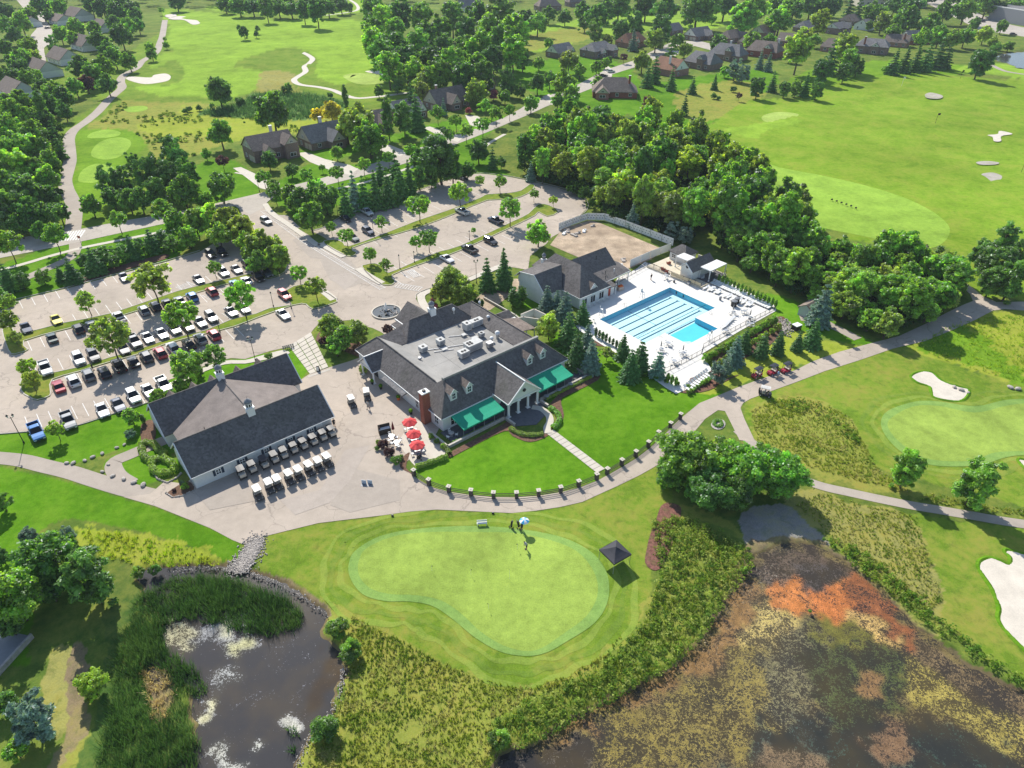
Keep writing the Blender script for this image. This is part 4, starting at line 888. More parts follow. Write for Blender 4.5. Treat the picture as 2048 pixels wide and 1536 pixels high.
# flat roof deck as laid membrane sheets
ft = [57.0, 61.2, 65.4, 69.6, 74.0]; tt = [-101.9, -96.8, -91.6, -86.3]
for i in range(4):
    for j in range(3):
        CH.rect(ft[i]+.02, ft[i+1]-.02, tt[j]+.02, tt[j+1]-.02, 4.4, 4.5+0.008*rnd.random(), M['membrane'], 'membrane_sheet')
CH.trim([[(50.4,-78.9,3),(80.4,-78.9,3),(80.4,-108.6,3)], [(50.4,-78.9,3),(50.4,-108.6,3),(57,-108.6,3)]], 0.2)
CH.trim([[(54.2,-83.6,7.3),(76.6,-83.6,7.3)]], 0.5, M['membrane'], 'ridge_walk', 0.0)
for e, in [([(53.75,-85.3,6.25),(53.75,-105.2,6.25)],), ([(76.9,-85.3,6.25),(76.9,-105.2,6.25)],), ([(61.2,-104.8,7.5),(71.6,-104.8,7.5)],), ([(54.9,-83.5,7.3),(50.4,-78.9,3.05)],), ([(76,-83.5,7.3),(80.4,-78.9,3.05)],), ([(61.2,-104.8,7.5),(58.3,-101.8,4.65)],), ([(71.6,-104.8,7.5),(74.5,-101.8,4.65)],), ([(53.75,-105.2,6.2),(50.4,-108.6,3.05)],)]:
    CH.trim([e], 0.16, SH, 'ridge_cap', 0.02)
# portico
CH.roof([[(61.75,-74.6,3.25),(65.6,-74.6,6.6),(65.6,-82.8,6.6),(61.75,-79.0,3.25)], [(69.45,-74.6,3.25),(69.45,-79.0,3.25),(65.6,-82.8,6.6),(65.6,-74.6,6.6)]], SH, 'portico_roof', 0.14)
CH.tri([(62.0,-74.9,3.2),(69.2,-74.9,3.2),(65.6,-74.9,6.35)], (0, -.25), M['siding'], 'pediment')
CH.trim([[(61.75,-74.55,3.25),(65.6,-74.55,6.6),(69.45,-74.55,3.25)], [(65.6,-74.6,6.68),(65.6,-82.8,6.68)], [(61.75,-74.6,3.25),(61.75,-79,3.25)]], 0.2)
CH.rect(61.9, 69.3, -79.2, -74.8, 2.85, 3.18, M['white'], 'entablature')
x, y, z = CH.L(65.6, -74.78, 4.6); MB().tube((x, y, z), (x, y-.12, z), .34, .34, 16).build('round_vent', M['black'], CH.root)
for s_ in (62.15, 64.4, 66.7, 69.0): CH.col(s_, -75.0, 2.85, 0.25)
CH.rect(63.8, 67.4, -79.22, -79.14, 0.1, 2.5, M['glass'], 'entrance_door')
# dormers
def dormer(B, s, roof_t, roof_z, k, w_=1.05, h=1.45, mat=None, out=1):
    """gabled dormer: its face stands where the roof is at roof_z; the ridge runs back into the slope"""
    zt = roof_z+h; zr = zt+w_*.62; tf = roof_t; tb = roof_t-(zr-roof_z)/k; te = roof_t-(zt-roof_z)/k; hw = w_/2
    d = MB()
    for sg in (-1, 1):
        d.quad(B.L(s+sg*hw, tf, roof_z-.1), B.L(s+sg*hw, tf, zt), B.L(s+sg*hw, te, zt))
    d.quad(B.L(s-hw, tf, roof_z-.1), B.L(s+hw, tf, roof_z-.1), B.L(s+hw, tf, zt), B.L(s, tf, zr), B.L(s-hw, tf, zt))
    o = d.build('dormer', M['siding'], B.root, fix=False)
    B.roof([[(s-hw-.14, tf+.18, zt-.08), (s, tf+.18, zr+.06), (s, tb, zr+.06), (s-hw-.14, te, zt-.08)], [(s+hw+.14, tf+.18, zt-.08), (s+hw+.14, te, zt-.08), (s, tb, zr+.06), (s, tf+.18, zr+.06)]], mat or M['shingle_brown'], 'dormer_roof', .07, o)
    tr = MB().beam(B.L(s-hw-.14, tf+.2, zt-.1), B.L(s, tf+.2, zr+.02), .09).beam(B.L(s+hw+.14, tf+.2, zt-.1), B.L(s, tf+.2, zr+.02), .09); tr.build('dormer_trim', M['white'], o)
    f_ = MB(); a, b_, zz0, zz1 = s-w_*.27, s+w_*.27, roof_z+.28, zt-.1
    for p, q in (((a, zz0), (b_, zz0)), ((b_, zz0), (b_, zz1)), ((b_, zz1), (a, zz1)), ((a, zz1), (a, zz0)), ((a, (zz0+zz1)/2), (b_, (zz0+zz1)/2)), ((s, zz0), (s, zz1))):
        f_.beam(B.L(p[0], tf+.05, p[1]), B.L(q[0], tf+.05, q[1]), .07 if p[0] != s else .04)
    f_.build('dormer_window', M['white'], o)
    MB().quad(B.L(a, tf+.03, zz0), B.L(b_, tf+.03, zz0), B.L(b_, tf+.03, zz1), B.L(a, tf+.03, zz1)).build('dormer_pane', M['glass'], o, fix=False)
    return o
for p in ((918.3, 801.6), (949.2, 786.8), (1070.7, 729.9), (1095.9, 717.0)):
    s_ = st(p[0], p[1], 5.2)[0]; dormer(CH, s_, -80.5, slope_z(-80.5, -78.9, 3, .935), .935, 1.4, 1.5)
# awnings with valances and posts
def awning(s0, s1):
    mb = MB(); n = 12; t0, t1, z0, z1 = -78.75, -75.15, 2.86, 2.12
    for i in range(n):
        a, b_ = s0+(s1-s0)*i/n, s0+(s1-s0)*(i+1)/n
        for j in range(3):
            def P_(s, v): return CH.L(s, t0+(t1-t0)*v, z0+(z1-z0)*v-0.10*math.sin(math.pi*v)*(1 if (s-s0)*(s1-s) > .01 else .5))
            mb.quad(P_(a, j/3), P_(b_, j/3), P_(b_, (j+1)/3), P_(a, (j+1)/3))
        v = [CH.L(a, t1, z1), CH.L(b_, t1, z1), CH.L(b_, t1+.03, z1-.22), CH.L((a+b_)/2, t1+.03, z1-.30), CH.L(a, t1+.03, z1-.22)]; mb.quad(*v)
    for s_ in (s0, s1): mb.quad(CH.L(s_, t0, z0), CH.L(s_, t1, z1), CH.L(s_, t1, z1-.2), CH.L(s_, t0, z0-.2))
    o = mb.build('awning', M['green_cloth'], CH.root, fix=False)
    for k in range(5):
        s_ = s0+(s1-s0)*k/4; MB().beam(CH.L(s_, t1-.05, 0.1), CH.L(s_, t1-.05, z1-.05), .06).build('awning_post', M['steel'], o)
awning(52.3, 61.3); awning(69.6, 78.3)
for s_ in (53.2, 55.6, 58.0, 60.2, 70.8, 73.2, 75.6, 77.6): CH.win(s_, -79.2, 1.5, 1.5, 1.9, 'F', None)
for t_ in (-81.0,): CH.win(50.8, t_, 1.55, 1.1, 1.5, 'W', None)
for t_ in (-86.0, -87.2): CH.win(50.8, t_, 1.5, .9, 1.7, 'W')
# red brick chimney with a pale cap
mb = MB().box(*CH.L(50.1, -83.4, 3.25)[:3], 1.5, 1.15, 6.5); ch = mb.build('chimney', M['brick'], CH.root)
MB().box(*CH.L(50.1, -83.4, 6.58), 1.7, 1.35, .2).build('chimney_cap', M['white'], ch); MB().box(*CH.L(50.1, -83.4, 6.82), .5, .45, .3).build('flue', M['black'], ch)
# side porch to the cart yard
CH.roof([[(48.7,-99.2,3.0),(54.2,-99.2,3.0),(54.2,-101.8,5.3),(48.7,-101.8,5.3)], [(48.7,-104.5,3.0),(48.7,-101.8,5.3),(54.2,-101.8,5.3),(54.2,-104.5,3.0)]], SH, 'porch_roof')
CH.tri([(49.0,-99.5,2.95),(49.0,-104.2,2.95),(49.0,-101.8,5.0)], (.2, 0), M['siding'], 'porch_gable')
CH.trim([[(48.65,-99.2,3.0),(48.65,-101.8,5.3),(48.65,-104.5,3.0)], [(48.65,-99.2,3.0),(50.6,-99.2,3.0)], [(48.7,-101.8,5.38),(54,-101.8,5.38)]], .18)
CH.rect(48.9, 50.8, -104.2, -99.4, 2.72, 2.92, M['white'], 'porch_beam')
for t_ in (-99.75, -103.9): CH.col(49.15, t_, 2.72, .19)
CH.rect(50.74, 50.8, -102.6, -101.0, .1, 2.3, M['glass'], 'porch_door')
CH.roof([[(49.3,-97.1,2.55),(50.75,-97.1,2.9),(50.75,-89.8,2.9),(49.3,-89.8,2.55)]], M['shingle_grey'], 'side_canopy', .3)
for t_ in (-95.4, -92.6): CH.win(50.8, t_, 1.5, .8, 1.5, 'W')
# porte-cochere on the far side
CH.roof([[(63.2,-114.2,3.1),(66.6,-114.2,6.1),(66.6,-106.2,6.1),(63.2,-109.0,3.1)], [(70.0,-114.2,3.1),(70,-109.0,3.1),(66.6,-106.2,6.1),(66.6,-114.2,6.1)], [(63.2,-114.2,3.1),(70,-114.2,3.1),(66.6,-114.0,6.1)]], SH, 'porte_cochere_roof')
CH.roof([[(61.5,-113.2,2.7),(63.2,-113.2,3.05),(63.2,-109.4,3.05),(61.5,-110,2.7)]], SH, 'low_roof')
CH.trim([[(63.15,-114.2,3.1),(63.15,-109.2,3.1)], [(61.5,-113.2,2.65),(61.5,-110,2.65)]], .34, None, 'fascia', -.2)
for s_, t_ in ((63.6,-113.8), (69.6,-113.8)): CH.col(s_, t_, 2.9, .22)
cupola(CH, 66.5, -104.7, 7.1, True, 1.25)
M['unit'] = plain('weathered_white_metal', (0.50, 0.50, 0.48), .6, .14, 1.2)
# rooftop machinery: every unit is a thing of its own standing on the roof
def roof_unit(name, s, t, sx, sy, h, label, fans=1, base=0.25, mat=None, cat='air conditioner'):
    r_ = empty(name, S(s, t, 4.51), TH, label=label, cat=cat)
    MB().box(0, 0, base/2, sx*.8, sy*.8, base).build('stand', M['grey'], r_)
    MB().box(0, 0, base+h/2, sx, sy, h).box(0, 0, base+h+.03, sx*1.06, sy*1.06, .06).build('cabinet', mat or M['unit'], r_)
    lv = MB()
    for k in range(5): lv.box(0, -sy/2-.015, base+h*(.2+.13*k), sx*.75, .03, .05)
    lv.build('grille', M['grey'], r_)
    n = fans
    for k in range(n):
        fx = (k % 2-.5)*.62+(0 if n > 1 else .25); fy = ((k//2)-(0 if n < 3 else .5))*.62-(.0 if n > 2 else .1)
        if n > 2: fx -= sx*.25
        MB().lathe([(.27, base+h+.06), (.27, base+h+.14), (.2, base+h+.14), (.2, base+h+.07)], fx, fy, 12).build('fan_guard', M['black'], r_)
    return r_
roof_unit('air_handler', 70.6, -98.4, 1.3, 1.6, 1.4, 'tall white rooftop air unit beside the long far unit near the dark north slope', 1)
roof_unit('air_handler', 73.0, -98.5, 2.7, 1.3, 1.2, 'long white rooftop air unit nearest the far right corner of the flat roof', 2)
roof_unit('condenser', 71.2, -94.4, 1.0, 1.0, .7, 'small boxy condenser just in front of the long far air unit', 1)
roof_unit('air_handler', 67.0, -91.6, 3.3, 1.9, 1.4, 'largest white rooftop air unit with four round fans on its lid', 4)
roof_unit('air_handler', 63.9, -90.6, 1.9, 1.4, 1.1, 'white rooftop unit with two fans close to the front parapet', 2)
roof_unit('condenser', 59.1, -97.2, 1.4, 1.3, .95, 'white condenser on the left part of the flat roof nearest the domed vent', 1)
roof_unit('condenser', 63.2, -97.2, 1.4, 1.3, .95, 'white condenser in the middle left of the flat roof beside the small skylight', 1)
roof_unit('roof_hatch', 68.6, -96.8, .9, .8, .3, 'low white roof hatch between the air units', 0, .1, cat='roof hatch')
roof_unit('duct_box', 69.3, -94.2, 1.4, .6, .45, 'low white duct box behind the largest air unit', 0, .15, cat='duct')
roof_unit('duct_box', 70.0, -90.2, 1.2, 1.0, .9, 'grey duct box crowded against the right end of the largest air unit', 0, .2, M['steel'], cat='duct')
roof_unit('roof_hatch', 62.7, -95.2, 1.2, .9, .14, 'flat skylight in front of the middle left condenser', 0, .06, cat='skylight')
def vent(s, t, z, r, h, label, dome=False):
    r_ = empty('roof_vent', S(s, t, z), TH, label=label, cat='roof vent')
    MB().lathe([(r*.6, 0), (r*.6, h*.6)], 0, 0, 10).build('pipe', M['steel'], r_)
    MB().lathe([(r*.7, h*.55), (r, h*.62), (r, h*.85), (r*.6, h), (.05, h*1.05)], 0, 0, 12).build('hood', M['white'] if not dome else M['steel'], r_)
vent(73.3, -91.9, 4.5, .5, 1.6, 'big round exhaust vent at the right of the flat roof'); vent(75.8, -98.0, 5.2, .35, 1.0, 'round exhaust vent on the inner slope of the right wing')
vent(77.6, -103.2, 5.7, .28, 1.1, 'slim white vent on the ridge at the far right corner'); vent(71.0, -103.4, 6.0, .3, 1.4, 'slim mushroom vent standing on the dark north slope')
vent(56.9, -95.0, 4.5, .42, .7, 'squat domed vent at the left edge of the flat roof', True); vent(71.6, -91.6, 4.5, .4, 1.1, 'dark edged vent between the largest unit and the big exhaust')
for k, (a, b_) in enumerate([((60, -97), (70, -92.6)), ((66, -98.5), (70.5, -96)), ((60.5, -95.6), (64, -94))]):
    o = MB().tube(S(*a, 4.62), S(*b_, 4.62), .07, .07, 6).build('gas_pipe', M['steel']); tag(o, ['long gas pipe crossing the flat roof between the units', 'short gas pipe near the far air units', 'thin pipe beside the flat skylight'][k], 'pipe')
# terrace in front
sheet_pts = [(50.2,-79.2),(50.2,-75.2),(61.4,-75.2),(61.4,-72.2),(64.5,-70.2),(67.6,-71.2),(69.4,-73.6),(69.4,-75.2),(82.2,-75.2),(82.2,-80.6),(80.0,-80.6),(80.0,-79.2)]
poly_mesh('terrace', [S(*p)[:2] for p in sheet_pts], M['slate'], 0.10, 'structure', 0.09)
def low_wall(name, pts, h, w_, mat, label, cap=None):
    root = empty(name, S(pts[0][0], pts[0][1], 0), TH, label=label, cat='wall'); s0, t0 = pts[0]; mb = MB(); cp = MB()
    for a, b_ in zip(pts, pts[1:]):
        A_ = Vector((a[0]-s0, -(a[1]-t0), h/2)); B_ = Vector((b_[0]-s0, -(b_[1]-t0), h/2)); e = (B_-A_).normalized()*w_/2
        mb.beam(A_-e, B_+e*.98, w_, h); cp.beam(A_-e*1.3+Vector((0, 0, h/2+.04)), B_+e*1.3+Vector((0, 0, h/2+.04)), w_+.1, .07)
    mb.build('masonry', mat, root); cp.build('coping', cap or M['kerb'], root)
low_wall('terrace_wall', [(48.7,-80.2),(48.7,-75.0),(61.3,-75.0),(61.3,-72.4)], .55, .28, M['rock'], 'low grey terrace wall in front of the left awning')
low_wall('terrace_wall', [(69.6,-72.8),(69.6,-75.0),(82.2,-75.0),(82.2,-80.4)], .55, .28, M['rock'], 'low grey terrace wall in front of the right awning')
path('curved_walk', [(1064,814),(1083,818),(1097,830),(1100,843),(1094,855),(1096,866)], 1.3, M['concrete'], 0.115)
# service shed, flat shelter and walls on the right of the clubhouse
SV = Site('service_shelter', 82.2, -96.0, 'low brown roofed service shelter against the right side of the clubhouse', 'shelter')
SV.roof([[(80.6,-99.2,3.1),(84.0,-98.2,2.7),(84.0,-92.2,2.7),(80.6,-92.6,3.1)]], M['shingle_brown']); SV.rect(80.7, 83.8, -99, -97.6, 0, 2.6, M['siding']); [SV.rect(83.6, 83.8, t_, t_+.2, 0, 2.6, M['white'], 'post') for t_ in (-95.0, -92.5)]
SH2 = Site('service_shed', 82.3, -100.9, 'small shed with a dark pitched roof at the far right of the clubhouse', 'shed')
SH2.rect(81.0, 83.6, -102.4, -99.4, 0, 2.4, M['siding']); SH2.roof([[(80.8,-99.1,2.4),(83.9,-99.1,2.4),(83.9,-101,3.5),(80.8,-101,3.5)], [(80.8,-102.8,2.4),(80.8,-101,3.5),(83.9,-101,3.5),(83.9,-102.8,2.4)]], M['shingle'])
low_wall('yard_wall', [(86.4,-99.8),(90.2,-99.8),(90.4,-96.2)], 1.9, .2, M['siding'], 'white yard wall around the bins between the clubhouse and the pool house')
low_wall('yard_wall', [(84.4,-99.2),(86.0,-98.6),(88.0,-95.6)], 1.9, .2, M['siding'], 'white screen wall beside the brown service shelter')
low_wall('lane_wall', [(86.7,-113.5),(86.9,-102.4),(86.4,-99.8)], .5, .2, M['rock'], 'long low grey wall along the lane behind the clubhouse')
# ---------------------------------------------------------------- cart barn
BA = Site('cart_barn', 24.5, -103.0, 'long white cart barn with two parallel dark roofs joined in the middle', 'barn')
SB = M['shingle_barn']
BA.rect(12.7, 36.4, -101.3, -92.4, 0, 2.5, M['siding']); BA.rect(12.7, 36.9, -114.3, -105.7, 0, 2.5, M['siding']); BA.rect(14.4, 35.2, -105.9, -101.1, 0, 2.5, M['siding'], 'link_wall')
kb = (6.6-2.6)/4.6
BA.roof([[(12.4,-92.1,2.6),(36.9,-92.1,2.6),(36.9,-96.9,6.7),(12.4,-96.9,6.7)], [(12.4,-101.7,2.6),(12.4,-96.9,6.7),(36.9,-96.9,6.7),(36.9,-101.7,2.6)]], SB)
BA.roof([[(12.5,-105.4,2.6),(37.3,-105.4,2.6),(37.3,-110.1,6.7),(12.5,-110.1,6.7)], [(12.5,-114.8,2.6),(12.5,-110.1,6.7),(37.3,-110.1,6.7),(37.3,-114.8,2.6)]], SB)
BA.roof([[(24.8,-97.1,6.62),(24.8,-109.9,6.62),(13.9,-105.3,2.62),(13.9,-101.6,2.62)], [(24.8,-97.1,6.62),(35.7,-101.6,2.62),(35.7,-105.3,2.62),(24.8,-109.9,6.62)]], M['shingle_brown'] if False else plain('sunlit_link_shingles', (0.235, 0.20, 0.18), 0.92, 0.16, 0.6, bmp=0.3), 'link_roof', .05)  # link slopes coloured lighter and browner: sunlight on them is put into the colour
for t_a, t_b, t_r in ((-92.4,-101.3,-96.9), (-105.7,-114.3,-110.1)):
    for s_, d_ in ((12.7, .2), (36.3 if t_a > -100 else 36.7, .2)): BA.tri([(s_, t_a, 2.45), (s_, t_b, 2.45), (s_, t_r, 6.45)], (d_, 0), M['siding'])
BA.trim([[(12.4,-92.1,2.6),(36.9,-92.1,2.6)], [(12.35,-92.1,2.6),(12.35,-96.9,6.7),(12.35,-101.7,2.6)], [(36.95,-92.1,2.6),(36.95,-96.9,6.7),(36.95,-101.7,2.6)], [(12.45,-105.4,2.6),(12.45,-110.1,6.7),(12.45,-114.8,2.6)], [(37.35,-105.4,2.6),(37.35,-110.1,6.7),(37.35,-114.8,2.6)]], .16)
BA.trim([[(12.4,-96.9,6.72),(36.9,-96.9,6.72)], [(12.5,-110.1,6.72),(37.3,-110.1,6.72)], [(24.8,-97.1,6.66),(24.8,-109.9,6.66)]], .14, SB, 'ridge_cap', 0.02)
for s_ in (16.5, 20.4, 24.5, 28.7, 32.6): BA.win(s_, -92.4, 1.48, .78, .95, 'F', M['shutter'])
for s_ in (18.6, 22.6, 26.6, 34.2, 36.1): BA.trim([[(s_, -92.33, .1), (s_, -92.33, 2.45)]], .07, M['white'], 'downpipe', 0)
BA.rect(34.7, 36.0, -92.4, -92.32, 0, 2.15, M['siding_grey'], 'overhead_door')
BA.win(12.7, -96.8, 3.6, .8, .9, 'W'); BA.win(12.7, -94.8, 1.4, .7, 1.0, 'W'); BA.win(12.7, -99, 1.4, .7, 1.0, 'W'); BA.win(12.7, -108.6, 1.4, .8, 1.0, 'W'); BA.win(12.7, -111.6, 1.4, .8, 1.0, 'W'); BA.win(12.7, -110, 4, .7, .8, 'W')
BA.rect(14.32, 14.4, -104.9, -102.1, 0, 2.3, M['shutter'], 'side_door')
cupola(BA, 24.8, -96.9, 6.5, True, 1.2); cupola(BA, 24.8, -110.1, 6.5, True, 1.2)
for s_ in (17, 21, 24.4, 29.2, 33.3):   # small gabled dormers on the car-park side, only their tips show over the ridge
    BA.roof([[(s_-.9,-115.6,3.3),(s_,-115.6,4.7),(s_,-111.6,4.7),(s_-.9,-113,3.3)], [(s_+.9,-115.6,3.3),(s_+.9,-113,3.3),(s_,-111.6,4.7),(s_,-115.6,4.7)]], M['shingle_brown'], 'dormer_roof')
    BA.tri([(s_-.75,-115.4,2.6),(s_+.75,-115.4,2.6),(s_+.75,-115.4,3.5),(s_,-115.4,4.5),(s_-.75,-115.4,3.5)], (0, .15), M['siding'], 'dormer_face')
x, y, z = BA.L(17.9, -100.3, 4.2); MB().tube((x, y, z), (x, y, z+.8), .06, .06, 6).build('vent_pipe', M['black'], BA.root)
# ---------------------------------------------------------------- pool house
PH = Site('pool_house', 106.0, -103.0, 'white pool house with steep dark roofs and a covered porch beside the pool', 'pool house')
PH.rect(100.3, 109.6, -112.0, -95.7, 0, 3.2, M['siding']); PH.rect(95.0, 100.4, -110.6, -101.4, 0, 3.2, M['siding'], 'wing_wall'); PH.rect(107.4, 117.6, -108.5, -101.3, 0, 3.6, M['siding'], 'rear_wing_wall')
PH.roof([[(99.8,-95.2,3.1),(109.9,-95.2,3.1),(105.3,-100.8,7.7)], [(99.8,-95.2,3.1),(105.3,-100.8,7.7),(105.3,-109.4,7.7),(99.8,-112.4,3.1)], [(109.9,-95.2,3.1),(109.9,-112.4,3.1),(105.3,-109.4,7.7),(105.3,-100.8,7.7)], [(99.8,-112.4,3.1),(105.3,-109.4,7.7),(109.9,-112.4,3.1)]], SH)
PH.roof([[(94.5,-101.0,3.4),(99.9,-101.0,3.4),(103.0,-104.8,7.05),(94.5,-104.8,7.05)], [(94.5,-104.8,7.05),(103.0,-104.8,7.05),(103,-109.8,6.1),(94.5,-109.8,6.1)], [(94.5,-109.8,6.1),(103,-109.8,6.1),(100,-111.6,4.4),(94.5,-111.6,4.4)]], SH, 'wing_roof')
PH.tri([(95.0,-101.4,3.1),(95.0,-104.8,6.9),(95.0,-109.8,5.95),(95.0,-110.9,4.5),(95.0,-110.9,3.1)], (.2, 0), M['siding'])
PH.roof([[(106.5,-105.0,7.2),(118.0,-105.0,7.2),(118.0,-101.1,4.0),(108.6,-101.1,4.0)], [(106.5,-105.0,7.2),(106.5,-109.0,4.4),(118,-109,4.4),(118,-105,7.2)]], SH, 'rear_roof')
PH.tri([(117.6,-101.3,3.5),(117.6,-108.8,4.2),(117.6,-105.0,7.0)], (-.2, 0), M['siding'])
PH.roof([[(109.0,-101.1,4.0),(117.2,-101.1,4.0),(119.7,-97.9,3.0),(109.2,-97.4,3.0)], [(117.2,-101.1,4.0),(119.0,-104.5,4.0),(121.0,-103.0,3.0),(119.7,-97.9,3.0)], [(117.2,-101.1,4.0),(117.6,-104.6,4.9),(119.0,-104.5,4.0)]], M['shingle_barn'], 'porch_roof')
PH.roof([[(108.6,-95.0,2.9),(112.2,-95.2,2.5),(112.2,-97.7,2.9),(109.6,-97.7,3.0)]], M['shingle_barn'], 'side_canopy')
for s_, t_ in ((112.1,-95.5), (119.4,-98.2), (115.6,-97.8)): PH.rect(s_-.09, s_+.09, t_-.09, t_+.09, 0, 2.75, M['white'], 'post')
PH.rect(109.4, 112.0, -97.6, -95.9, 0, 2.4, M['siding'], 'changing_room'); PH.rect(110.0, 110.7, -95.9, -95.83, 0.05, 1.95, M['reddoor'], 'red_door')
PH.trim([[(99.8,-95.2,3.1),(109.9,-95.2,3.1)], [(99.8,-95.2,3.1),(99.8,-112.4,3.1)], [(94.45,-101,3.4),(94.45,-104.8,7.05),(94.45,-109.8,6.1),(94.45,-111.6,4.4)], [(109.2,-97.4,3),(119.7,-97.9,3),(121,-103,3)]], .16)
for s_ in (101.9, 104.6, 107.4): PH.win(s_, -95.7, 1.3, 1.5, 1.7, 'F', None, mull=2, rows=1)
dormer(PH, 104.9, -96.0, 3.75, .82, 1.9, .1); 
PH.roof([[(102.5,-114.6,3.6),(105.6,-114.6,4.6),(108,-114.6,3.6),(108,-111,3.6),(102.5,-111,3.6)]], SH, 'entry_roof'); PH.rect(103,107.6,-114.3,-111.9,0,3.4,M['siding'],'entry_wall')
cupola(PH, 104.6, -112.6, 4.0, True, 1.0)
for s_, t_, z_ in ((112.6,-99.6,3.4), (115.2,-99.2,3.4), (111.2,-98.2,3.1), (113.2,-103.4,5.8)):
    x, y, z = PH.L(s_, t_, z_); MB().tube((x, y, z), (x, y, z+.85), .07, .07, 6).lathe([(.14, z+.8), (.14, z+.95)], x, y, 8).build('vent_pipe', M['black'] if s_ != 115.2 else M['white'], PH.root)
# ---------------------------------------------------------------- snack bar pavilion, pergolas and the far kiosk
PV = Site('pavilion', 136.0, -88.0, 'small gabled white pavilion with a round window behind the pool terrace', 'pavilion')
PV.rect(130.6, 139.2, -89.4, -85.7, 0.5, 3.1, M['siding']) if False else PV.rect(131.0, 138.6, -91.4, -87.9, 0.5, 3.0, M['siding'])
PV.roof([[(130.2,-87.4,3.0),(139.4,-87.4,3.0),(139.4,-89.6,4.9),(130.2,-89.6,4.9)], [(130.2,-91.9,3.0),(130.2,-89.6,4.9),(139.4,-89.6,4.9),(139.4,-91.9,3.0)]], SH)
PV.tri([(130.9,-87.8,2.95),(130.9,-91.5,2.95),(130.9,-89.6,4.6)], (.15, 0), M['white']); PV.trim([[(130.15,-87.4,3),(130.15,-89.6,4.9),(130.15,-91.9,3)]], .16)
x, y, z = PV.L(130.9, -89.6, 3.5); MB().tube((x-.1, y, z), (x+.02, y, z), .38, .38, 14).build('round_window', M['glass'], PV.root)
def pergola(s0, s1, t0, t1, z0, z, label, slats=9):
    r_ = empty('pergola', S((s0+s1)/2, (t0+t1)/2, z0), TH, label=label, cat='pergola'); cx, cy = (s0+s1)/2, (t0+t1)/2
    for s_ in (s0, s1):
        for t_ in (t0, t1): MB().box(s_-cx, -(t_-cy), (z-z0)/2, .2, .2, z-z0).box(s_-cx, -(t_-cy), .1, .32, .32, .2).build('post', M['white'], r_)
    MB().beam((s0-cx-.1, cy-t0, z-z0), (s1-cx+.1, cy-t0, z-z0), .18).beam((s0-cx-.1, cy-t1, z-z0), (s1-cx+.1, cy-t1, z-z0), .18).beam((s0-cx, cy-t0, z-z0+.02), (s0-cx, cy-t1, z-z0+.02), .16).beam((s1-cx, cy-t0, z-z0+.02), (s1-cx, cy-t1, z-z0+.02), .16).build('frame', M['white'], r_)
    first = None
    for k in range(slats):
        s_ = s0+(s1-s0)*(k+.5)/slats-cx; w_ = (s1-s0)/slats*.97
        if first is None: first = MB().box(0, 0, 0, w_, abs(t1-t0)+.3, .04).build('roof_slat', M['white'], r_); o = first
        else: o = first.copy(); COL.objects.link(o)
        o.location = (s_, cy-(t0+t1)/2, z-z0+.14)
pergola(133.8, 140.3, -87.7, -84.9, 0.45, 3.2, 'large white slatted pergola over the dark tiled corner of the pool terrace', 14)
pergola(134.2, 137.3, -95.5, -92.2, 0.45, 3.2, 'smaller white pergola beside the pale wall of the snack kiosk', 8)
KI = Site('snack_kiosk', 138.6, -97.5, 'snack kiosk with a brown hipped roof at the corner of the white fence', 'kiosk')
KI.rect(136.9, 141.4, -99.6, -94.8, 0.2, 2.8, M['siding']); KI.roof([[(136.5,-94.4,2.8),(141.8,-94.4,2.8),(139.1,-96.6,4.5),(139.1,-97.9,4.5)][:3], [(136.5,-100,2.8),(136.5,-94.4,2.8),(139.1,-96.6,4.5),(139.1,-97.9,4.5)], [(141.8,-94.4,2.8),(141.8,-100,2.8),(139.1,-97.9,4.5),(139.1,-96.6,4.5)], [(136.5,-100,2.8),(139.1,-97.9,4.5),(141.8,-100,2.8)]], M['shingle_barn'])
KI.win(136.9, -98.3, 1.7, 1.2, .9, 'W'); low_wall('kiosk_wall', [(141.8,-94.2),(141.9,-90.4)], 2.0, .2, M['siding'], 'short white wall linking the kiosk to the gabled pavilion')
# pump shed by the path under the blue spruce
GS = Site('path_shed', *[st(1618, 628)[0], st(1618, 628)[1]], 'small shed with a brown pitched roof half hidden beside the blue spruce', 'shed')
a_, b_ = GS.s0, GS.t0
GS.rect(a_-2.2, a_+2.4, b_-1.6, b_+1.6, 0, 2.0, M['siding_grey']); GS.roof([[(a_-2.5,b_+1.9,2.0),(a_+2.7,b_+1.9,2.0),(a_+2.7,b_,3.2),(a_-2.5,b_,3.2)], [(a_-2.5,b_-1.9,2.0),(a_-2.5,b_,3.2),(a_+2.7,b_,3.2),(a_+2.7,b_-1.9,2.0)]], M['shingle_brown'])
GS.tri([(a_-2.2,b_-1.6,2),(a_-2.2,b_+1.6,2),(a_-2.2,b_,3.1)], (.1, 0), M['siding_grey'])

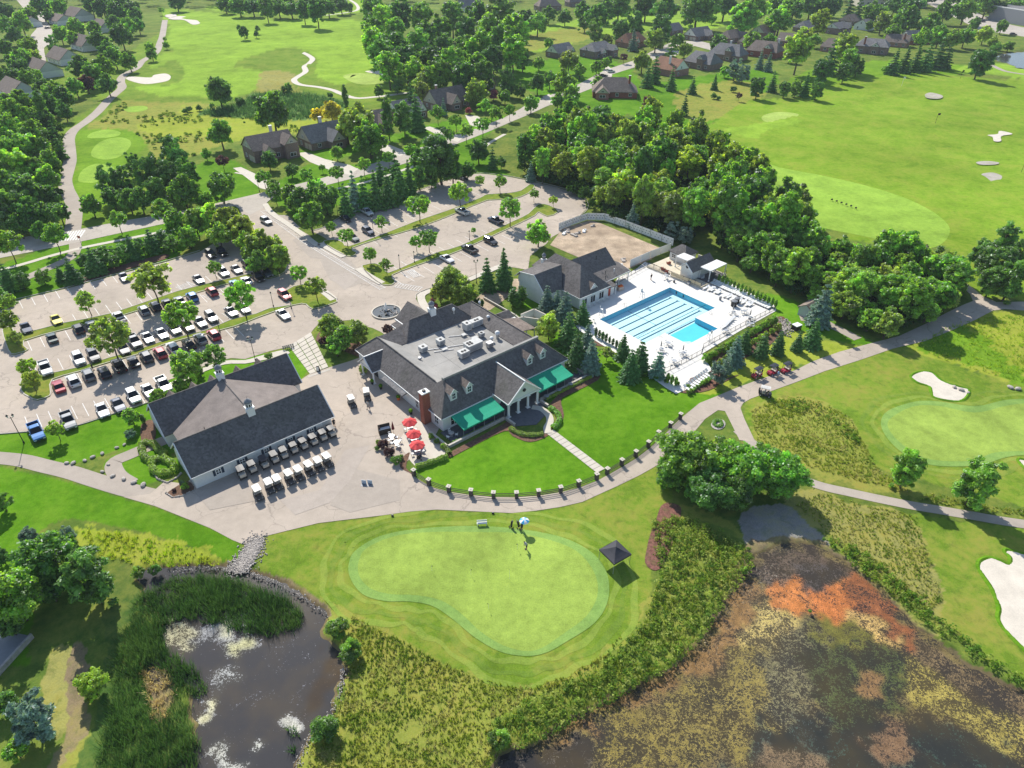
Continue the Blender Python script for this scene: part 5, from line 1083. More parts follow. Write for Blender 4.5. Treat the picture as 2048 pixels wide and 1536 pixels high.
# ---------------------------------------------------------------- houses of the estate
WM = {'w': 'siding', 't': 'siding_tan', 'g': 'siding_grey', 'b': 'brick', 'd': 'brick_dark', 'p': 'brick_pale'}
RM = {'c': 'shingle', 'n': 'shingle_brown', 'r': 'shingle_red', 'g': 'shingle_grey'}
def gable_block(root, cx, cy, L_, D_, ax, ze, zr, wall, gab, roofm, hip=0.0, z0=0.0, name='roof'):
    """rectangular block centred at cx, cy; ridge along x (ax=0) or y (ax=1); hip = how far each ridge end is drawn in"""
    def P_(u_, v_, z): return (cx+u_, cy+v_, z) if ax == 0 else (cx-v_, cy+u_, z)
    a, b = L_/2, D_/2; mb = MB(); pl = [P_(-a, -b, 0), P_(a, -b, 0), P_(a, b, 0), P_(-a, b, 0)]
    mb.prism([p[:2] for p in pl], z0, ze); mb.build('wall', wall, root)
    o = .4; r0 = a+o-hip; k = (zr-ze)/(b); zl = ze-o*k*.6
    faces = [[P_(-a-o, -b-o, zl), P_(a+o, -b-o, zl), P_(r0, 0, zr), P_(-r0, 0, zr)], [P_(a+o, b+o, zl), P_(-a-o, b+o, zl), P_(-r0, 0, zr), P_(r0, 0, zr)]]
    if hip > 0: faces += [[P_(-a-o, b+o, zl), P_(-a-o, -b-o, zl), P_(-r0, 0, zr)], [P_(a+o, -b-o, zl), P_(a+o, b+o, zl), P_(r0, 0, zr)]]
    rb = MB()
    for f in faces:
        n = len(f); nn = (Vector(f[1])-Vector(f[0])).cross(Vector(f[2])-Vector(f[0]))
        if nn.z < 0: f = f[::-1]
        kk = len(rb.v); rb.v += list(f)+[(p[0], p[1], p[2]-.18) for p in f]; rb.f.append(tuple(range(kk, kk+n))); rb.f.append(tuple(range(kk+n, kk+2*n))[::-1])
        for i in range(n): rb.f.append((kk+i, kk+n+i, kk+n+(i+1) % n, kk+(i+1) % n))
    ro = rb.build(name, roofm, root, fix=False)
    if hip < a*.5:
        for sg in (-1, 1):
            g = MB()
            q = [P_(sg*a, -b, ze-.02), P_(sg*a, b, ze-.02), P_(sg*(a-hip*.9), 0, zr-.12)]; q2 = [P_(sg*(a-.15), -b, ze-.02), P_(sg*(a-.15), b, ze-.02), P_(sg*(a-hip*.9-.15), 0, zr-.12)]
            kk = len(g.v); g.v += q+q2; g.f += [(kk, kk+1, kk+2), (kk+5, kk+4, kk+3), (kk, kk+2, kk+5, kk+3), (kk+1, kk+4, kk+5, kk+2)]; g.build('gable', gab, root)
    return P_
def hwin(root, p, r, w_, h, frame=None):
    """window at local point p on a wall whose rightward direction is r (unit, horizontal)"""
    p = Vector(p); r = Vector((r[0], r[1], 0)); n = Vector((r.y, -r.x, 0)); up = Vector((0, 0, 1)); mb = MB(); c = p+n*.04
    for a, b in ((-r*w_/2-up*h/2, r*w_/2-up*h/2), (-r*w_/2+up*h/2, r*w_/2+up*h/2), (-r*w_/2-up*h/2, -r*w_/2+up*h/2), (r*w_/2-up*h/2, r*w_/2+up*h/2), (-up*h/2, up*h/2)): mb.beam(c+a, c+b, .1)
    f_ = mb.build('window', frame or M['white'], root); q = p+n*.03
    MB().quad(*[tuple(q+v) for v in (-r*w_/2-up*h/2, r*w_/2-up*h/2, r*w_/2+up*h/2, -r*w_/2+up*h/2)]).build('pane', M['glass'], f_, fix=False)
def house(px, py, L_, D_, yaw, wall, gab, roof, label, ze=3.0, zr=7.2, hip=0.0, wings=(), chim=None, garage=None, win=((-.3, 1.6), (.05, 1.6), (.35, 1.6)), gwin=True):
    """px, py: where the house centre meets the ground. yaw: heading of the ridge. The near long side is local -y, the near end local -x"""
    r_ = empty('house', G(px, py), R(yaw), label=label, cat='house', group='brick and siding houses around the golf course')
    W_, Gm, Rm = M[WM[wall]], M[WM[gab]], M[RM[roof]]
    gable_block(r_, 0, 0, L_, D_, 0, ze, zr, W_, Gm, Rm, hip)
    for wx, wd, wo, wz, wr in wings:      # across the front: centre x, width, how far it stands out, eave, ridge
        gable_block(r_, wx, -(D_/2+wo/2)+1.6, wo+3.2, wd, 1, wz, wr, W_, Gm, Rm, 0.0, name='wing_roof')
        hwin(r_, (wx, -(D_/2+wo)+.0, 1.5), (1, 0), wd*.45, 1.3)
        if wr-wz > 1.8: hwin(r_, (wx, -(D_/2+wo), wz+.6), (1, 0), wd*.2, .8)
    for wx, wz in win: hwin(r_, (wx*L_, -D_/2, wz), (1, 0), 1.4, 1.4)
    if ze > 4.5:
        for wx, wz in win: hwin(r_, (wx*L_, -D_/2, wz+2.7), (1, 0), 1.2, 1.2)
    if gwin:
        hwin(r_, (-L_/2, .6, ze+1.0), (0, -1), .9, 1.3); hwin(r_, (-L_/2, D_*.22, 1.5), (0, -1), 1.1, 1.3)
    if garage == 'end':
        for yy in (-D_*.36, -D_*.12): MB().box(-L_/2-.03, yy, 1.1, .08, 2.3, 2.1).build('garage_door', M['siding_tan'], r_)
    if garage == 'front': MB().box(L_*.25, -D_/2-.03, 1.1, 4.4, .08, 2.1).build('garage_door', M['white'], r_)
    if chim:
        cm = MB().box(chim[0]*L_, chim[1]*D_, (zr+1.2)/2, 1.0, .8, zr+1.2).build('chimney', M[WM[chim[2]]], r_)
        MB().box(chim[0]*L_, chim[1]*D_, zr+1.28, 1.2, 1.0, .16).build('chimney_cap', M['white'], cm)
    return r_
HS = [
 (542,312, 15,10,40,'d','t','n','dark brick house with pale left gable and two front gables beside the first driveway', dict(wings=((-3.2,5,2.5,3.0,6.0),(5.4,5,2.8,5.4,8.2)), ze=4.4, zr=8.4, chim=(.2,.35,'g'), garage='end')),
 (648,288, 15,11,42,'d','t','g','brick house with grey green roof and tan gable beside the second driveway', dict(wings=((1.5,5.5,4.0,3.2,6.6),), zr=8.0, chim=(.1,.3,'g'), garage='end')),
 (742,258, 13,10,42,'d','t','n','house mostly hidden behind the tall dark cedar by the street', dict(wings=((3,5,2,3,6),))),
 (812,232, 13,10,42,'d','w','g','grey roofed house with a small front gable behind the dark spruces', dict(wings=((-2,4,2,3,6.4),(3.5,4.5,3,3,6.6)))),
 (893,213, 17,11,42,'d','t','n','wide brown roofed house with white chimney beside the red shrub', dict(wings=((-1,5.5,3.5,3.2,6.8),), chim=(-.25,.1,'p'), zr=8.4, garage='end')),
 (948,178, 15,11,42,'d','t','n','tall hipped brown roof rising behind the white chimney house', dict(hip=5.0, zr=9.0, ze=3.5, wings=((5,4.5,2,3.2,6.5),))),
 (1120,112, 13,9,45,'d','w','g','long low grey roof at the left end of the cul de sac behind light trees', dict(wings=((3.5,4.5,2,3,5.6),))),
 (1195,112, 16,11,40,'d','w','g','dark brick house with grey hip roof and front gable at the cul de sac', dict(hip=4, wings=((5,4.5,4,4.2,7),(-3,4,2,3,5.6)), ze=4.2, zr=8.2)),
 (1262,92, 15,11,40,'p','w','r','pinkish tiled house with white gable behind the blue spruce', dict(hip=3, wings=((-3,5,2,3.2,6.5),), ze=3.2, zr=8.2)),
 (1228,190, 18,12,-5,'b','t','n','big brown roofed house with a tall brick chimney at the edge of the wood', dict(hip=6, wings=((-6,6,4,3,5.6),), zr=8.2, chim=(.32,-.2,'b'), gwin=False)),
 (1340,148, 13,11,130,'p','w','r','orange roofed house with white chimney and glazed gable facing the lawn', dict(ze=3.4, zr=8.4, chim=(-.1,.25,'w'), wings=((3,4,2,3,6),))),
 (1405,135, 15,11,-48,'d','w','g','grey roofed house with a wide white dormer window behind the orange roof', dict(ze=3.4, zr=8.4, wings=((2.5,4,1.2,5.6,7.6),), hip=3)),
 (1342,68, 12,9,40,'d','w','g','small grey roof peeping over the round tree right of the pink house', dict()),
 (1395,78, 15,10,38,'d','w','g','white gabled house with dark brick front gable on the upper street', dict(wings=((3,5,3,3,6.4),), garage='end', zr=7.6)),
 (1462,82, 15,10,38,'d','t','n','brown roofed brick house in the middle of the upper street', dict(hip=3, wings=((4,4.5,3,3.2,6.2),), garage='front')),
 (1525,72, 12,10,40,'p','w','n','pale gabled house under the big trees at the right of the upper street', dict(zr=7.6)),
 (1455,118, 17,11,-40,'d','w','g','large grey roofed house with white framed dormer and stubby chimney', dict(hip=4, ze=3.4, zr=8.6, wings=((3,4,1.2,5.6,7.8),), chim=(0,.1,'g'), gwin=False)),
 (1528,112, 16,11,-38,'b','w','n','tan roofed house with triple white windows over the curved garden wall', dict(hip=3, ze=3.6, zr=8.6, wings=((4,4.5,1.5,5.6,7.8),), chim=(.35,.2,'g'))),
 (1668,102, 13,10,-35,'p','w','n','pale house glimpsed between the two tall light green trees', dict(hip=3)),
 (1672,66, 13,9,40,'d','w','g','dark house with two white edged gables behind the yellow topped tree', dict(wings=((3,4.5,3,4,7.4),), ze=4)),
 (1732,58, 14,10,38,'w','w','g','white gabled house with dark bay windows behind the forked tree', dict(wings=((4,5,3,4.2,7.2),), ze=3.6)),
 (1742,105, 16,11,-30,'d','w','g','house with tall red chimney and a row of white framed windows facing the range', dict(hip=4, ze=4.4, zr=8.2, wings=((2,5,1.5,4.6,6.8),), chim=(-.25,-.4,'b'), gwin=False)),
 (1792,92, 12,9,-35,'p','w','n','white gabled house with a brick end between two dark spruces', dict(chim=(.3,-.3,'b'))),
 (1828,86, 15,11,12,'b','w','g','long dark roofed house at the right end of the range row', dict(zr=8)),
 (132,125, 18,11,-42,'w','g','n','house with two long tan roof planes beside the purple tree path', dict(ze=3.2, zr=8.2, gwin=False)),
 (90,150, 18,11,-42,'w','g','n','white walled house with brown roof second from the left edge of the photo', dict(ze=3.2, zr=8.2, gwin=False)),
 (40,192, 18,11,-42,'w','g','n','dark roofed house nearest the left edge behind round shrubs', dict(ze=3.2, zr=8.0, gwin=False)),
 (175,98, 17,11,-42,'w','g','n','brown roofed house with a tall pale chimney near the far fairway trees', dict(ze=3.2, zr=8.6, chim=(.3,.2,'g'), gwin=False)),
 (160,40, 20,13,-42,'w','g','n','large dark roofed house at the top left beside the dark wood', dict(ze=4, zr=9.5, gwin=False)),
 (210,62, 15,11,-42,'w','g','n','house with several roof ridges just below the big top left house', dict(ze=3.2, zr=8, gwin=False)),
 (935,22, 14,10,30,'w','w','g','white house with steep gable high up among the far trees', dict(ze=4, zr=9)),
 (1095,20, 18,12,20,'d','g','n','wide brown hip roofed house among trees at the top middle', dict(hip=5, ze=4, zr=9.5, chim=(.3,.2,'w'))),
 (1582,90, 14,10,-35,'p','w','n','small pale house left of the tall light green tree', dict()),
 (1612,62, 15,10,35,'d','w','g','grey roofed house behind the yellow topped tree', dict(hip=3)),
 (1700,48, 14,10,38,'d','w','n','brown roofed house high up between the spruces and the forked tree', dict(hip=2)),
 (1030,52, 14,10,30,'d','w','g','grey roofed house deep among the top middle trees', dict(hip=3)),
 (1500,92, 13,9,40,'d','t','n','brown roofed house tucked behind the curved garden wall house', dict()),
 (62,52, 15,10,-42,'w','g','n','house left of the dark car on the top left street', dict(ze=3.2, gwin=False)),
 (125,48, 16,11,-42,'w','g','n','house just right of the dark car on the top left street', dict(ze=3.2, gwin=False)),
 (1150,12, 14,10,20,'d','g','n','brown hip roofed house at the very top right of the wide one', dict(hip=4, ze=4, zr=9)),
]
for h in HS: house(h[0], h[1], h[2]*(1.18 if h[1] < 200 else 1.06), h[3]*(1.15 if h[1] < 200 else 1.05), h[4], h[5], h[6], h[7], h[8], **h[9])
def flat_block(px, py, L_, D_, yaw, h, wall, label, roofm='membrane', cat='building'):
    r_ = empty('commercial_building', G(px, py), R(yaw), label=label, cat=cat)
    MB().box(0, 0, h/2, L_, D_, h).build('wall', M[wall], r_); MB().box(0, 0, h+.1, L_-.6, D_-.6, .2).build('roof', M[roofm], r_)
    MB().box(0, -D_/2+.15, h+.3, L_, .3, .6).box(0, D_/2-.15, h+.3, L_, .3, .6).box(-L_/2+.15, 0, h+.3, .3, D_-.6, .6).box(L_/2-.15, 0, h+.3, .3, D_-.6, .6).build('parapet', M['white'], r_)
    MB().box(L_*.2, 0, h+1.0, 4, 3, 1.6).build('rooftop_unit', M['steel'], r_)
    for k in range(int(L_/6)): hwin(r_, (-L_/2+3+k*6, -D_/2, h*.45), (1, 0), 3.2, 1.8)
    return r_
flat_block(1775, 12, 60, 26, -8, 7, 'siding_tan', 'long pale flat roofed commercial building at the top right')
flat_block(2040, 45, 26, 40, 10, 10, 'grey', 'dark flat roofed building at the right edge beyond the lot', 'shingle_grey')
flat_block(1870, -6, 70, 20, -5, 7, 'siding_tan', 'pale building cut off by the top edge on the right')
# ================================================================ TREES AND PLANTS
def cards(pos, nrm, size, asp, rs, lv, tint, out):
    """leaf cards: one quad at each pos, facing nrm"""
    n = len(pos); nrm = nrm/np.linalg.norm(nrm, axis=1, keepdims=True); a = rs.normal(size=(n, 3)); u = np.cross(nrm, a); u /= np.linalg.norm(u, axis=1, keepdims=True); v = np.cross(nrm, u)
    s = size*rs.uniform(.65, 1.35, (n, 1)); u = u*s*asp; v = v*s/asp; bend = nrm*s*.35
    q = np.stack([pos-u-v*.6, pos+u*.7-v, pos+u+v*.6-bend, pos-u*.7+v-bend], 1); out.append((q, lv, tint))
def cards_mesh(name, parts, mat, attr='lv'):
    q = np.concatenate([p[0] for p in parts]); n = len(q); lv = np.concatenate([p[1] for p in parts]); ti = np.concatenate([p[2] for p in parts])
    me = bpy.data.meshes.new(name); me.vertices.add(n*4); me.vertices.foreach_set('co', q.reshape(-1)); me.loops.add(n*4); me.loops.foreach_set('vertex_index', np.arange(n*4))
    me.polygons.add(n); me.polygons.foreach_set('loop_start', np.arange(0, n*4, 4)); me.polygons.foreach_set('loop_total', np.full(n, 4)); me.update()
    c = np.ones((n, 4, 4)); 
    if attr == 'lv': c[:, :, 0] = lv[:, None]; c[:, :, 1] = ti[:, None]
    else: c[:, :, :3] = lv[:, None, :]
    a = me.attributes.new(attr, 'FLOAT_COLOR', 'POINT'); a.data.foreach_set('color', c.reshape(-1)); me.materials.append(mat); return me
def sph(rs, n): 
    d = rs.normal(size=(n, 3)); return d/np.linalg.norm(d, axis=1, keepdims=True)
def crown_lobes(seed, n, nl, zc, rz, rx=.36, lr=(.07, .14), leaf=.022, low=-.8, asp=1.25, upb=.3, fill=.45):
    rs = np.random.RandomState(seed); out = []; d = sph(rs, nl*4); d = d[d[:, 2] > low][:nl]; k = len(d)
    ph = rs.rand(3)*6; lump = 1+.24*np.sin(d[:, 0]*4+ph[0])*np.sin(d[:, 1]*4+ph[1])+.10*np.sin(d[:, 2]*6+ph[2])
    c = d*np.array([rx, rx, rz])*(rs.uniform(.25, 1.0, (k, 1))**.45)*lump[:, None]; c[:, 2] += zc; r = rs.uniform(*lr, k); w = r**2/np.sum(r**2)
    for i in range(k):
        m = int(n*w[i]); dd = sph(rs, m); dd[:, 2] += upb; dd /= np.linalg.norm(dd, axis=1, keepdims=True)
        pos = c[i]+dd*r[i]*(rs.uniform(fill, 1.2, (m, 1))+(rs.rand(m, 1) < .2)*rs.uniform(.1, .55, (m, 1)))*np.array([1, 1, .8]); nr = dd+rs.normal(size=(m, 3))*.5+np.array([-.12, .25, .45])*.8
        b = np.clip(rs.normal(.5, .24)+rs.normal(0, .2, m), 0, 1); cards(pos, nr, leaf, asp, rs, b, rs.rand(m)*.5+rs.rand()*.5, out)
    return out
def spruce(seed, n, rbase=.5, leaf=.02, tiers=13, h=2.0, droop=.25, expn=.9):
    rs = np.random.RandomState(seed); out = []; nb = tiers*11; m = n//nb
    for t_ in range(tiers):
        f = (t_+.2)/tiers; z = h*(.07+.93*f); R_ = rbase*(1-f)**expn*rs.uniform(.82, 1.12)+.02; nn = max(5, int(15*(1-f)+4))
        for b in range(nn):
            a = 2*math.pi*(b+rs.rand()*.8)/nn; L_ = R_*rs.uniform(.75, 1.12); mm = max(6, int(m*(L_/rbase)*1.6)+6); u = rs.rand(mm)**.7
            zz = z+rs.normal(0, h*.012)-droop*L_*u+.12*L_*u*u; wd = (1-u)*.22*L_+.02; off = rs.normal(0, 1, mm)*wd*.6
            pos = np.stack([math.cos(a)*L_*u-math.sin(a)*off, math.sin(a)*L_*u+math.cos(a)*off, zz+rs.normal(0, .012, mm)], 1)
            nr = np.stack([np.full(mm, math.cos(a)*.5), np.full(mm, math.sin(a)*.5), np.full(mm, .9)], 1)+rs.normal(size=(mm, 3))*.45
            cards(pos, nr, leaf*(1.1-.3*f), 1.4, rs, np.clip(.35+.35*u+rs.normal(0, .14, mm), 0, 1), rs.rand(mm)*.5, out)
    return out
def trunk_mesh(name, h, r, limbs, zc, spread, seed):
    rs = random.Random(seed); mb = MB(); p = Vector((0, 0, 0)); n = 4
    for i in range(n): q = Vector((rs.uniform(-.015, .015), rs.uniform(-.015, .015), h*(i+1)/n)); mb.tube(p, q, r*(1-i/n*.75), r*(1-(i+1)/n*.75), 7, False); p = q
    for i in range(limbs):
        a = 6.28*i/limbs+rs.uniform(-.4, .4); z0 = h*rs.uniform(.38, .8); e = Vector((math.cos(a)*spread, math.sin(a)*spread, z0+zc*rs.uniform(.25, .5))); m_ = Vector((0, 0, z0)).lerp(e, .5)+Vector((0, 0, .04)); mb.tube((0, 0, z0), m_, r*.45, r*.3, 5, False); mb.tube(m_, e, r*.3, r*.1, 5, False)
    me = bpy.data.meshes.new(name); me.from_pydata(mb.v, [], mb.f); me.update(); me.materials.append(M['bark']); return me
TPL = {}
def T_(key, parts, mat, tr, H, zc): TPL.setdefault(key, []).append((cards_mesh('crown', parts, M[mat]), tr, H, zc))
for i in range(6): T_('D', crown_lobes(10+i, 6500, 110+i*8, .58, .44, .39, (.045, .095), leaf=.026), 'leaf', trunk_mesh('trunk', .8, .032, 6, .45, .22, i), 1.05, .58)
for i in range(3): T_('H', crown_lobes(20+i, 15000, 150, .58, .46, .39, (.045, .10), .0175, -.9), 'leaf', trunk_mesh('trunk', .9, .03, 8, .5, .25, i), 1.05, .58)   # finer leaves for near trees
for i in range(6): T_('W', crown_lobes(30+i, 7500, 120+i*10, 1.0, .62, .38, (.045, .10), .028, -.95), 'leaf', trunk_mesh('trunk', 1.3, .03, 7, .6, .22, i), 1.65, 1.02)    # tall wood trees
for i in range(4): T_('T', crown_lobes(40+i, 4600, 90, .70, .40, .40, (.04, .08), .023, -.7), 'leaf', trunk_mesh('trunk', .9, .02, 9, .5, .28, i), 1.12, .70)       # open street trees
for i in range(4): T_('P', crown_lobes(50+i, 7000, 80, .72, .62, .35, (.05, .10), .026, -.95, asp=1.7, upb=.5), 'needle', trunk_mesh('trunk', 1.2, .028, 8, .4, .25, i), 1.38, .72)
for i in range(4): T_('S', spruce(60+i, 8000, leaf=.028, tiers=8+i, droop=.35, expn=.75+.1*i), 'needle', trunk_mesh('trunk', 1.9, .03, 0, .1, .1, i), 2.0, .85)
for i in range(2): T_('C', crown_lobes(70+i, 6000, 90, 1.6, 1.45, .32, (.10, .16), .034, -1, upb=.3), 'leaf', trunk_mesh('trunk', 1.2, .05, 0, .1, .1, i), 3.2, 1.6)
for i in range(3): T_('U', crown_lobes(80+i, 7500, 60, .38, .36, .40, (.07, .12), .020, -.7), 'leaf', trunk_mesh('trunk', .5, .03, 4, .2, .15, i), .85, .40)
COLS = {'g': (0.281, 0.486, 0.062), 'l': (.40,.50,.085), 'k': (0.178, 0.346, 0.0558), 'm': (0.356, 0.563, 0.0744), 'y': (0.78, 0.64, 0.07), 'o': (0.454, 0.589, 0.0682), 'r': (0.19, 0.08, 0.09), 'q': (0.5, 0.12, 0.18), 's': (0.14, 0.294, 0.0682), 'b': (0.25, 0.37, 0.29), 'p': (0.238, 0.422, 0.0744), 'v': (0.356, 0.589, 0.062)}
NM = {'D': ('deciduous_tree', 'tree'), 'H': ('deciduous_tree', 'tree'), 'W': ('woodland_tree', 'woodland tree'), 'T': ('street_tree', 'tree'), 'P': ('pine_tree', 'pine tree'), 'S': ('spruce_tree', 'spruce'), 'C': ('columnar_tree', 'columnar tree'), 'U': ('shrub', 'shrub')}
trs = random.Random(11)
def tree(x, y, w_, key, colr, label, group=None, hs=1.0, world=None):
    """x, y, w_: where the crown's middle shows in the photo and how wide it shows"""
    me, tr, H, zc = trs.choice(TPL[key]); W_ = 4.0
    if world is None:
        for _ in range(6): p = G(x, y, zc*W_*hs); W_ = w_*depth(p)/FPX
        loc = Vector((p.x, p.y, 0))
    else: loc = Vector((world[0], world[1], 0)); W_ = w_
    nm, cat = NM[key]; r_ = empty(nm, loc, trs.uniform(0, 6.28), label=label, cat=cat, group=group); r_.scale = (W_, W_, W_*hs)
    c = COLS[colr]; k = trs.uniform(.85, 1.15); j = trs.uniform(.92, 1.1)
    o = bpy.data.objects.new('crown', me); COL.objects.link(o); o.parent = r_; o.color = (c[0]*k*j, c[1]*k, c[2]*k, 1)
    o = bpy.data.objects.new('trunk', tr); COL.objects.link(o); o.parent = r_
    return r_
CW = {'g': 'green', 'l': 'light green', 'k': 'dark green', 'm': 'fresh green', 'y': 'golden yellow', 'o': 'yellow green', 'r': 'purple leaved', 'q': 'pink red', 's': 'dark', 'b': 'blue green', 'p': 'dull green', 'v': 'mid green'}
KW = {'D': 'leafy tree', 'H': 'large tree', 'W': 'tall tree', 'T': 'open tree', 'P': 'pine', 'S': 'spruce', 'C': 'columnar tree', 'U': 'shrub'}
def ordw(i): return ORD[i] if i < len(ORD) else f'{i+1}th'
def grove(phrase, data, group=None, hs=1.0, wm=1.0):
    """data: 'x,y,w,Kc' items; K the kind, c the colour. Labels count from the left within the grove"""
    it = [d.split(',') for d in data.split()]; it.sort(key=lambda d: float(d[0])); cnt = {}
    for d in it: cnt[d[3]] = cnt.get(d[3], 0)+1
    sn = {}
    for d in it:
        K, c = d[3][0], d[3][1]; i = sn.get(d[3], 0); sn[d[3]] = i+1; o_ = '' if cnt[d[3]] == 1 else f', {ordw(i)} from left'
        tree(float(d[0]), float(d[1]), float(d[2])*wm, K, c, f'{CW[c]} {KW[K]} {phrase}{o_}', group or f'trees {phrase}', float(d[4]) if len(d) > 4 else hs)

grove('among the houses at the top left corner', '12,50,38,Dg 10,22,34,Dk 42,46,42,Dm 60,28,34,Dg 82,14,45,Dk 118,12,38,Dg 58,92,40,Dm 44,118,44,Dg 68,112,26,Dl 106,92,30,Pp 35,134,44,Dk 14,152,42,Dk 52,156,38,Dg 120,68,34,Dg 152,56,38,Dm 8,95,34,Dk 145,78,30,Dg 28,70,34,Dk 96,30,26,Dk')
grove('between top left houses and cart path', '195,78,40,Dk 188,58,34,Dg 235,28,46,Dk 205,14,46,Dk 258,52,36,Dg 276,50,30,Dk 242,72,46,Dk 216,98,40,Dk 228,114,40,Dg 257,122,36,Dg 160,134,48,Dk 185,148,46,Dk 207,132,46,Dg 172,166,34,Dr 150,174,36,Dg 214,168,42,Dk 80,168,30,Dk 108,182,44,Dg 96,206,48,Dk 128,196,44,Dk 128,222,36,Dk 82,214,26,Ck 270,28,30,Dk 300,96,22,Dm 303,108,24,Dg 332,90,14,Dg 226,46,34,Dk 66,152,34,Dg 28,118,30,Dk')
grove('in the left edge wood above the street', '24,228,60,Dg 58,236,48,Dm 90,240,42,Dk 20,262,66,Dg 66,268,60,Dg 108,268,26,Sk 34,296,72,Dm 76,300,58,Dg 98,322,44,Dg 24,336,80,Dm 66,342,62,Dg 96,356,50,Dg 20,378,80,Dg 62,386,66,Dk 98,392,44,Dk 16,418,80,Dk 56,428,66,Dk 92,430,56,Dk 118,424,42,Dk 80,462,40,Dk 36,450,50,Dk 40,200,44,Dg 12,205,40,Dg 118,296,26,Sk')
grove('on open ground left of the first houses', '437,182,58,Dk 545,224,76,Dk 440,266,56,Dg 444,322,30,Tr 412,308,24,Dg 378,218,14,Uk 370,222,14,Uk 398,216,14,Uk 480,203,24,Uk 508,196,18,Uk 660,190,14,Uk 575,178,24,Uk')
grove('in the dark clump below the tee boxes', '338,292,44,Pk 358,326,60,Pk 312,338,56,Pk 286,346,50,Pk 216,366,52,Pk 246,364,48,Pk 378,352,48,Pk 266,330,36,Pk 366,382,66,Dg 440,372,62,Dg 182,410,44,Dg 256,398,50,Dk 280,400,50,Dk 225,396,44,Dk 310,378,50,Pk 340,356,56,Pk 405,402,30,Dk')
grove('along the street west of the drive', '235,440,42,Tm 325,420,50,Tg 107,470,54,Tm 15,487,60,Tm 413,398,34,Tg 549,384,36,Tg')
grove('in the row behind the left car park', '14,556,44,Ss 42,560,42,Pk 84,552,38,Pg 142,544,40,Ss 165,520,34,Pk 186,524,44,Ss 205,512,44,Pk 240,505,42,Pg 262,498,38,Ss 285,492,42,Pk 302,484,38,Ss 322,478,38,Pk 342,486,36,Pg 120,548,26,Ss 225,520,34,Pk 0,590,40,Sg', hs=.68)
grove('in the group behind the back car row', '350,446,54,Dg 390,444,58,Dm 420,438,62,Dm 452,444,66,Dl 480,458,60,Dl 375,474,46,Dg 437,468,56,Dm 490,482,46,Dm 520,492,66,Dl 552,514,58,Dm 516,524,52,Dg 545,494,50,Dl 500,508,44,Dg')
grove('growing out of the left car park strips', '302,560,90,Tl 172,602,48,Tl 220,674,88,Tl 362,628,78,Tm 482,592,72,Tm 428,536,34,Tm 14,642,50,Tl 12,602,40,Tm 28,674,32,Tl 54,732,42,To 62,760,44,To 597,545,40,Tm 630,572,50,Tl')
grove('between front car row and cart barn', '372,732,72,Dm 430,712,58,Tm 262,834,38,Dm 110,858,42,To 314,792,34,Dm 341,790,28,Ug 260,868,24,Ub 395,745,26,Uk 360,770,30,Ug 537,712,18,Um')
grove('in the planted strips of the right car park', '662,454,26,Tg 692,470,36,Tm 739,507,34,Tm 772,530,30,Tm 762,444,30,Tm 837,409,54,Tm 832,484,30,Tg 857,476,44,Tg 947,460,13,Tg 919,386,50,Tm 1020,416,56,Tm 1068,388,24,Tg 1107,400,22,To 960,360,24,Tm 1000,364,32,Tm')
grove('beside the top of the entrance drive', '620,432,62,Dg 598,402,54,Dk 582,392,48,Dg 650,396,60,Dk 632,382,50,Dg')
grove('in the belt above the right car park', '690,404,36,Ss 708,386,42,Sb 727,390,38,Ss 750,384,42,Ss 775,378,42,Ss 798,368,42,Ss 818,360,38,Ss 792,350,46,Ss 838,356,36,Pk 862,352,36,Pk 880,314,96,Hk 905,340,50,Dk 840,320,50,Dk 957,302,46,Dk 985,318,24,Ss 1002,324,24,Dg 935,340,34,Dk 760,350,34,Ss')
grove('along the street past the first houses', '822,300,34,Tg 777,314,30,Tm 727,330,34,Tm 674,346,36,Tm 644,335,16,Tg 612,350,34,Tg 582,340,28,Dk 537,320,36,Dk 527,354,36,Tg 546,370,30,Tg 745,300,30,Tg 762,286,34,Tg 912,242,32,Tm 932,262,34,Tm 965,248,36,Tm 992,226,38,Tm 1019,222,28,Tg 900,268,24,Tg 875,226,34,Tg 970,214,34,Tm 673,305,30,Dm')
grove('in the gardens of the street houses', '717,246,84,Dl 738,276,70,Dg 694,262,46,Dl 662,222,44,Dy 634,230,28,Dy 775,236,28,Ck 807,236,50,Pk 832,226,42,Ss 822,202,32,Ss 690,196,17,Ck 794,172,26,Dg 757,182,24,Dg 855,160,54,Dl 845,184,42,Dl 887,216,18,Sb 952,184,52,Dl 987,190,20,Dq 1015,162,42,Pk 1010,192,28,Dg 937,222,16,Uq 940,160,30,Dk 1040,180,30,Dk')
def mixlist(pts, kinds, w_): 
    r = random.Random(5); return ' '.join(f'{x},{y},{w_*r.uniform(.85,1.15):.0f},{r.choice(kinds)}' for x, y in pts)
grove('in the dense wood behind the far green', mixlist([(745,82),(762,108),(790,94),(812,118),(790,60),(835,88),(862,118),(850,66),(886,94),(906,126),(882,58),(930,98),(952,130),(960,90),(986,114),(1002,82),(978,58),(932,58),(905,32),(955,28),(1000,22),(842,30),(800,26),(765,36),(745,16),(776,130),(830,140),(880,146),(925,150),(965,150),(745,56),(1025,100),(1030,60)], ['Wg','Wk','Wm','Wg'], 56), hs=.8)
grove('in the dark treeline above the far fairway', mixlist([(352,2),(450,8),(478,11),(505,12),(532,15),(557,14),(582,16),(606,18),(632,18),(656,15),(682,10),(180,4),(215,8),(245,6),(262,14),(465,0),(520,0),(570,0),(620,2)], ['Dk','Wk','Dk'], 40), hs=.8)
grove('standing alone on the far fairway', '487,64,24,Dk 512,68,12,Dk 515,58,14,Tk 478,56,14,Tk 330,78,10,Tg 322,20,14,Tg 700,14,16,Pk')
